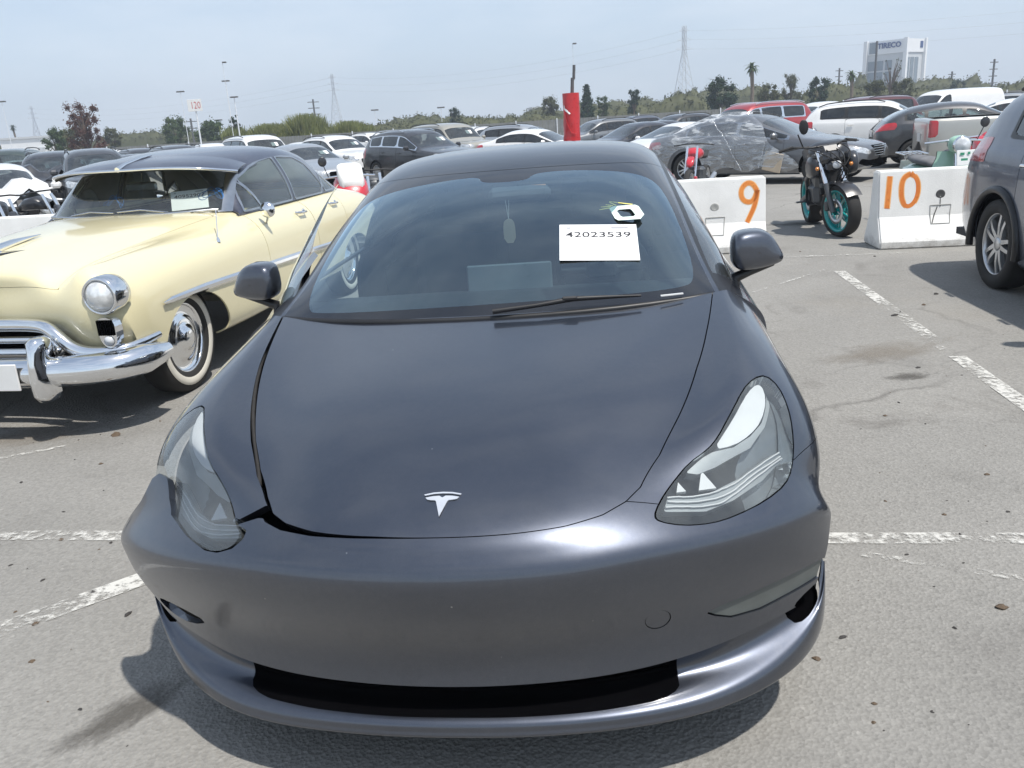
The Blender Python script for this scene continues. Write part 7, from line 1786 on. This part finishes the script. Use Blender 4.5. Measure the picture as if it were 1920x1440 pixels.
# ------------------------------------------------------------------ pylons, utility poles and wires
M['lattice'] = plain('galvanised_lattice', (.55, .58, .60), .6, .1)
def pylon(label, u, v_top, D, wbase, mat='lattice'):
    x = X(u, D, 150); yh = 227 - .0633 * (u - 960); h = 1.55 + (yh - v_top) / H(D) + .27
    t = thing('pylon', label, 'pylon', (x, D, gz(D)), R(20), 'transmission pylons'); r = .055 * D / 200
    def wid(z): return wbase / 2 * (1 - .86 * min(1, z / (h * .72))) if z < h * .72 else wbase / 2 * .14
    lv = [h * q for q in (0, .16, .30, .42, .53, .63, .72, .81, .90, 1.0)]; m = MB()
    for sx in (-1, 1):
        for sy in (-1, 1): m.tube([(sx * wid(z), sy * wid(z), z) for z in lv], r * 1.3, 4)
    for a, b in zip(lv[:-1], lv[1:]):
        wa, wb = wid(a), wid(b)
        for s in (-1, 1):
            m.tube([(-wa, s * wa, a), (wb, s * wb, b)], r * .8, 4); m.tube([(wa, s * wa, a), (-wb, s * wb, b)], r * .8, 4); m.tube([(s * wa, -wa, a), (s * wb, wb, b)], r * .8, 4); m.tube([(-wb, s * wb, b), (wb, s * wb, b)], r * .8, 4)
    m.build('tower', mat, t)
    for q, L in ((.74, .36), (.84, .30), (.94, .22)):
        z = h * q; m = MB()
        for s in (-1, 1): m.tube([(0, 0, z), (s * wbase * L * 1.3, 0, z + .01 * h)], r, 4); m.tube([(0, 0, z + .04 * h), (s * wbase * L * 1.3, 0, z + .01 * h)], r * .7, 4)
        m.build('cross_arm', mat, t)
    return x, D, h
p1 = pylon('tall lattice transmission pylon against the sky', 1283, 60, 280, 6.5)
p2 = pylon('distant lattice pylon fading into the haze', 623, 146, 420, 6.5)
p0 = pylon('very faint far lattice pylon at the left', 47, 205, 600, 7.5)
def upole(label, u, v_top, D, arms=3):
    x = X(u, D, 150); yh = 227 - .0633 * (u - 960); h = 1.55 + (yh - v_top) / H(D) + .27
    t = thing('utility_pole', label, 'utility pole', (x, D, gz(D)), R(30), 'utility poles'); MB().tube([(0, 0, 0), (0, 0, h)], .17, 7).build('mast', 'pole_dark', t)
    for k in range(arms): MB().box((0, 0, h - .5 - 1.1 * k), (2.2, .12, .14)).build('cross_arm', 'pole_dark', t)
    return x, D, h
u1 = upole('utility pole with many cross arms at the right horizon', 1861, 114, 150, 4); upole('short utility pole right of the office tower', 1784, 136, 165, 1); upole('utility pole between dark tree and feathery palm', 1573, 131, 180, 2); upole('dark mast in front of the office tower', 1640, 84, 140, 0)
upole('utility pole with bent arms among the left trees', 345, 225, 150, 2); upole('cluster of far poles above the reeds', 582, 190, 170, 3)
def wire(a, b, sag, r, k):
    P = [Vector(a).lerp(Vector(b), t) - Vector((0, 0, sag * 4 * t * (1 - t))) for t in np.linspace(0, 1, 25)]
    w = MB().tube(P, r, 4, cap=False).build('power_line', 'lattice'); tag(w, ('upper', 'middle', 'lower')[k % 3] + (' power line strung between the two lattice pylons' if k < 3 else ' power line running from the tall pylon towards the right' if k < 6 else ' power line running left from the distant pylon'), 'power line', 'power lines')
g1 = gz(300)
for k, q in enumerate((.94, .84, .74)): wire((p2[0], p2[1], p2[2] * q), (p1[0], p1[1], p1[2] * q), 5, .035, k)
for k, q in enumerate((.94, .84, .74)): wire((p1[0], p1[1], p1[2] * q), (p1[0] + 190, p1[1] - 120, p1[2] * q + 3), 6, .03, 3 + k)
for k, q in enumerate((.94, .84, .74)): wire((p2[0], p2[1], p2[2] * q), (p0[0], p0[1], p0[2] * q), 6, .05, 6 + k)
# ------------------------------------------------------------------ litter on the asphalt
M['litter'] = plain('dark_rubber_crumb', (.035, .032, .03), .8, var=.3); M['litter2'] = plain('brown_dry_leaf', (.10, .07, .045), .8, var=.3)
LM = []
for k in range(5):
    rr = random.Random(40 + k); bm = bmesh.new(); bmesh.ops.create_icosphere(bm, subdivisions=1, radius=1.0)
    for v in bm.verts: v.co *= rr.uniform(.55, 1.15)
    sx = rr.uniform(.7, 1.0); sy = rr.uniform(.3, .8)
    for v in bm.verts: v.co = Vector((v.co.x * sx, v.co.y * sy, max(-.05, v.co.z) * .38 + .03))
    me = bpy.data.meshes.new('litter'); bm.to_mesh(me); bm.free(); me.materials.append(M['litter'] if k % 3 else M['litter2']); LM.append(me)
def ground_at(u, v):
    a, b = u - 960, v - 720; x = math.cos(_r) * a - math.sin(_r) * b; yv = math.sin(_r) * a + math.cos(_r) * b
    d = _fw * 1583 + _rt0 * x - _up0 * yv; t = -1.552 / d.z; return d.x * t, d.y * t
rl = random.Random(9)
spots = [(115, 1012, .02), (80, 1088, .014), (40, 905, .02), (218, 816, .05), (140, 862, .012), (190, 870, .02), (240, 1152, .022), (208, 1018, .018), (1530, 1235, .02), (1752, 1100, .008), (1880, 1140, .035), (1678, 592, .04), (1755, 552, .045), (1732, 572, .03), (1688, 585, .02), (1660, 780, .02), (1685, 755, .014), (1735, 795, .015), (1850, 890, .02), (1800, 1002, .012), (1770, 965, .016), (1580, 1195, .018), (1790, 1178, .016), (66, 1170, .02), (120, 960, .014), (300, 700 + 90, .014), (1880, 470, .03), (1640, 480, .03), (1500, 470, .02), (1720, 690, .025), (1660, 940, .012), (1700, 1040, .012), (1920 - 30, 960, .018), (60, 1240, .016), (150, 1330, .014), (1640, 1320, .014), (20, 1060, .012), (175, 1110, .02)]
for i in range(46):
    u, v = (rl.uniform(0, 240), rl.uniform(800, 1400)) if i % 2 else (rl.uniform(1580, 1915), rl.uniform(560, 1400)); spots.append((u, v, rl.uniform(.004, .011)))
for i, (u, v, s) in enumerate(spots):
    x, y = ground_at(u, v); o = bpy.data.objects.new('litter_scrap', LM[i % 5]); COL.objects.link(o); o.location = (x, y, gz(y)); o.scale = (s, s, s); o.rotation_euler = (0, 0, rl.uniform(0, 6.28))
    tag(o, 'small dark scrap of litter lying on the worn asphalt', 'litter', 'scraps of litter on the asphalt')
# ------------------------------------------------------------------ spills on the asphalt
def stain_mat(name, col, k):
    m, nt, b, out = new_mat(name); tc = nd(nt, 'ShaderNodeTexCoord'); ln = nd(nt, 'ShaderNodeVectorMath', operation='LENGTH'); nt.links.new(tc.outputs['Object'], ln.inputs[0])
    n1 = noise(nt, 2.2, 8, .7, vec=tc.outputs['Object'], dist=1.0); n2 = noise(nt, 22, 5, .7, vec=tc.outputs['Object'])
    a = nd(nt, 'ShaderNodeMath', operation='MULTIPLY_ADD'); a.inputs[1].default_value = -.75; nt.links.new(ln.outputs['Value'], a.inputs[0]); nt.links.new(n1.outputs['Fac'], a.inputs[2])
    a2 = nd(nt, 'ShaderNodeMath', operation='MULTIPLY_ADD'); a2.inputs[1].default_value = .35; nt.links.new(n2.outputs['Fac'], a2.inputs[0]); nt.links.new(a.outputs[0], a2.inputs[2])
    nt.links.new(ramp(nt, a2.outputs[0], [(.22, 0.0), (.55, k)]).outputs['Color'], b.inputs['Alpha']); b.inputs['Base Color'].default_value = (*col, 1); b.inputs['Roughness'].default_value = .8; return m
M['oil'] = stain_mat('oil_stain', (.075, .068, .058), .55); M['mud'] = stain_mat('dried_mud_stain', (.23, .195, .15), .35)
sm_ = MB().add([(math.cos(2 * math.pi * k / 24), math.sin(2 * math.pi * k / 24), 0) for k in range(24)], [tuple(range(24))]).mesh('stain', False)
for i, (u, v, sx, sy, rot, mt_) in enumerate(((240, 1335, .36, .14, .9, 'oil'), (1705, 706, .26, .13, .2, 'oil'), (70, 815, .7, .35, .3, 'mud'), (1500, 415, .8, .4, 0, 'oil'), (1660, 660, .8, .35, .4, 'mud'))):
    x, y = ground_at(u, v); me = sm_.copy(); o = obj('stain', me, mt_, ground); o.location = (x, y, gz(y) + .003 + .0004 * i); o.scale = (sx, sy, 1); o.rotation_euler = (0, 0, rot); struct(o)
# ------------------------------------------------------------------ wreck damage at the left
def part_of(label_start):
    return next(o for o in sc.objects if o.parent is None and str(o.get('label', '')).startswith(label_start))
def wreck(root, L, W, zh, seed, col):
    rr = np.random.RandomState(seed)
    G = []; n = 9
    for i in range(n):
        row = []
        for j in range(n):
            x = (j / (n - 1) - .5) * 1.5; y = -L / 2 + .12 + 1.0 * i / (n - 1); row.append((x, y, zh + .16 + .22 * math.exp(-((i - 5) / 2.0) ** 2) + .05 * rr.normal() + .10 * math.sin(j * 1.3)))
        G.append(row)
    G = np.array(G); orient(Sheet.grid(G, G.copy()), top_up).build('buckled_hood', col, root)
    m = MB()
    for k in range(9): m.box((rr.uniform(-.6, .6), -L / 2 - .02 + rr.uniform(-.06, .1), rr.uniform(.35, zh)), tuple(rr.uniform(.08, .3, 3)), Euler3(rr), bev=.02)
    m.build('exposed_front', 'black', root)
    for s in (-1, 1):
        m = loft2([(0, 0, 0, .03, .03), (.06, 0, 0, .16, .07), (.14, 0, 0, .15, .08)]); o = m.build('loose_headlight', 'car_lamp', root); o.location = (s * .62, -L / 2 - .10, zh - .05 - .12 * (s > 0)); o.rotation_euler = (.3, .4 * s, .5 * s)
    m = MB(); m.tube([(-.8, -L / 2 + .05, .5), (-.3, -L / 2 - .14, .52), (.5, -L / 2 - .12, .40), (.85, -L / 2 + .1, .46)], .05, 8); m.build('bumper_beam', 'steel', root)
def Euler3(rr):
    return Matrix.Rotation(rr.uniform(0, 3), 3, 'X') @ Matrix.Rotation(rr.uniform(0, 3), 3, 'Z')
wreck(part_of('wrecked black utility'), 4.72, 1.86, .86, 1, blackp)
wreck(part_of('white wrecked car'), 4.85, 1.83, .72, 2, white)
# ------------------------------------------------------------------ haze over the whole lot
def haze():
    m = bpy.data.materials.new('pale_haze'); m.use_nodes = True; nt = m.node_tree; nt.nodes.clear(); out = nt.nodes.new('ShaderNodeOutputMaterial'); v = nt.nodes.new('ShaderNodeVolumePrincipled')
    v.inputs['Color'].default_value = (.80, .88, 1.0, 1); v.inputs['Density'].default_value = .0012; v.inputs['Anisotropy'].default_value = .2; nt.links.new(v.outputs[0], out.inputs['Volume'])
    o = MB().box((0, 300, 19), (1400, 760, 41)).build('haze', m); o['kind'] = 'stuff'; o['label'] = 'thin pale haze in the air over the lot'
haze()
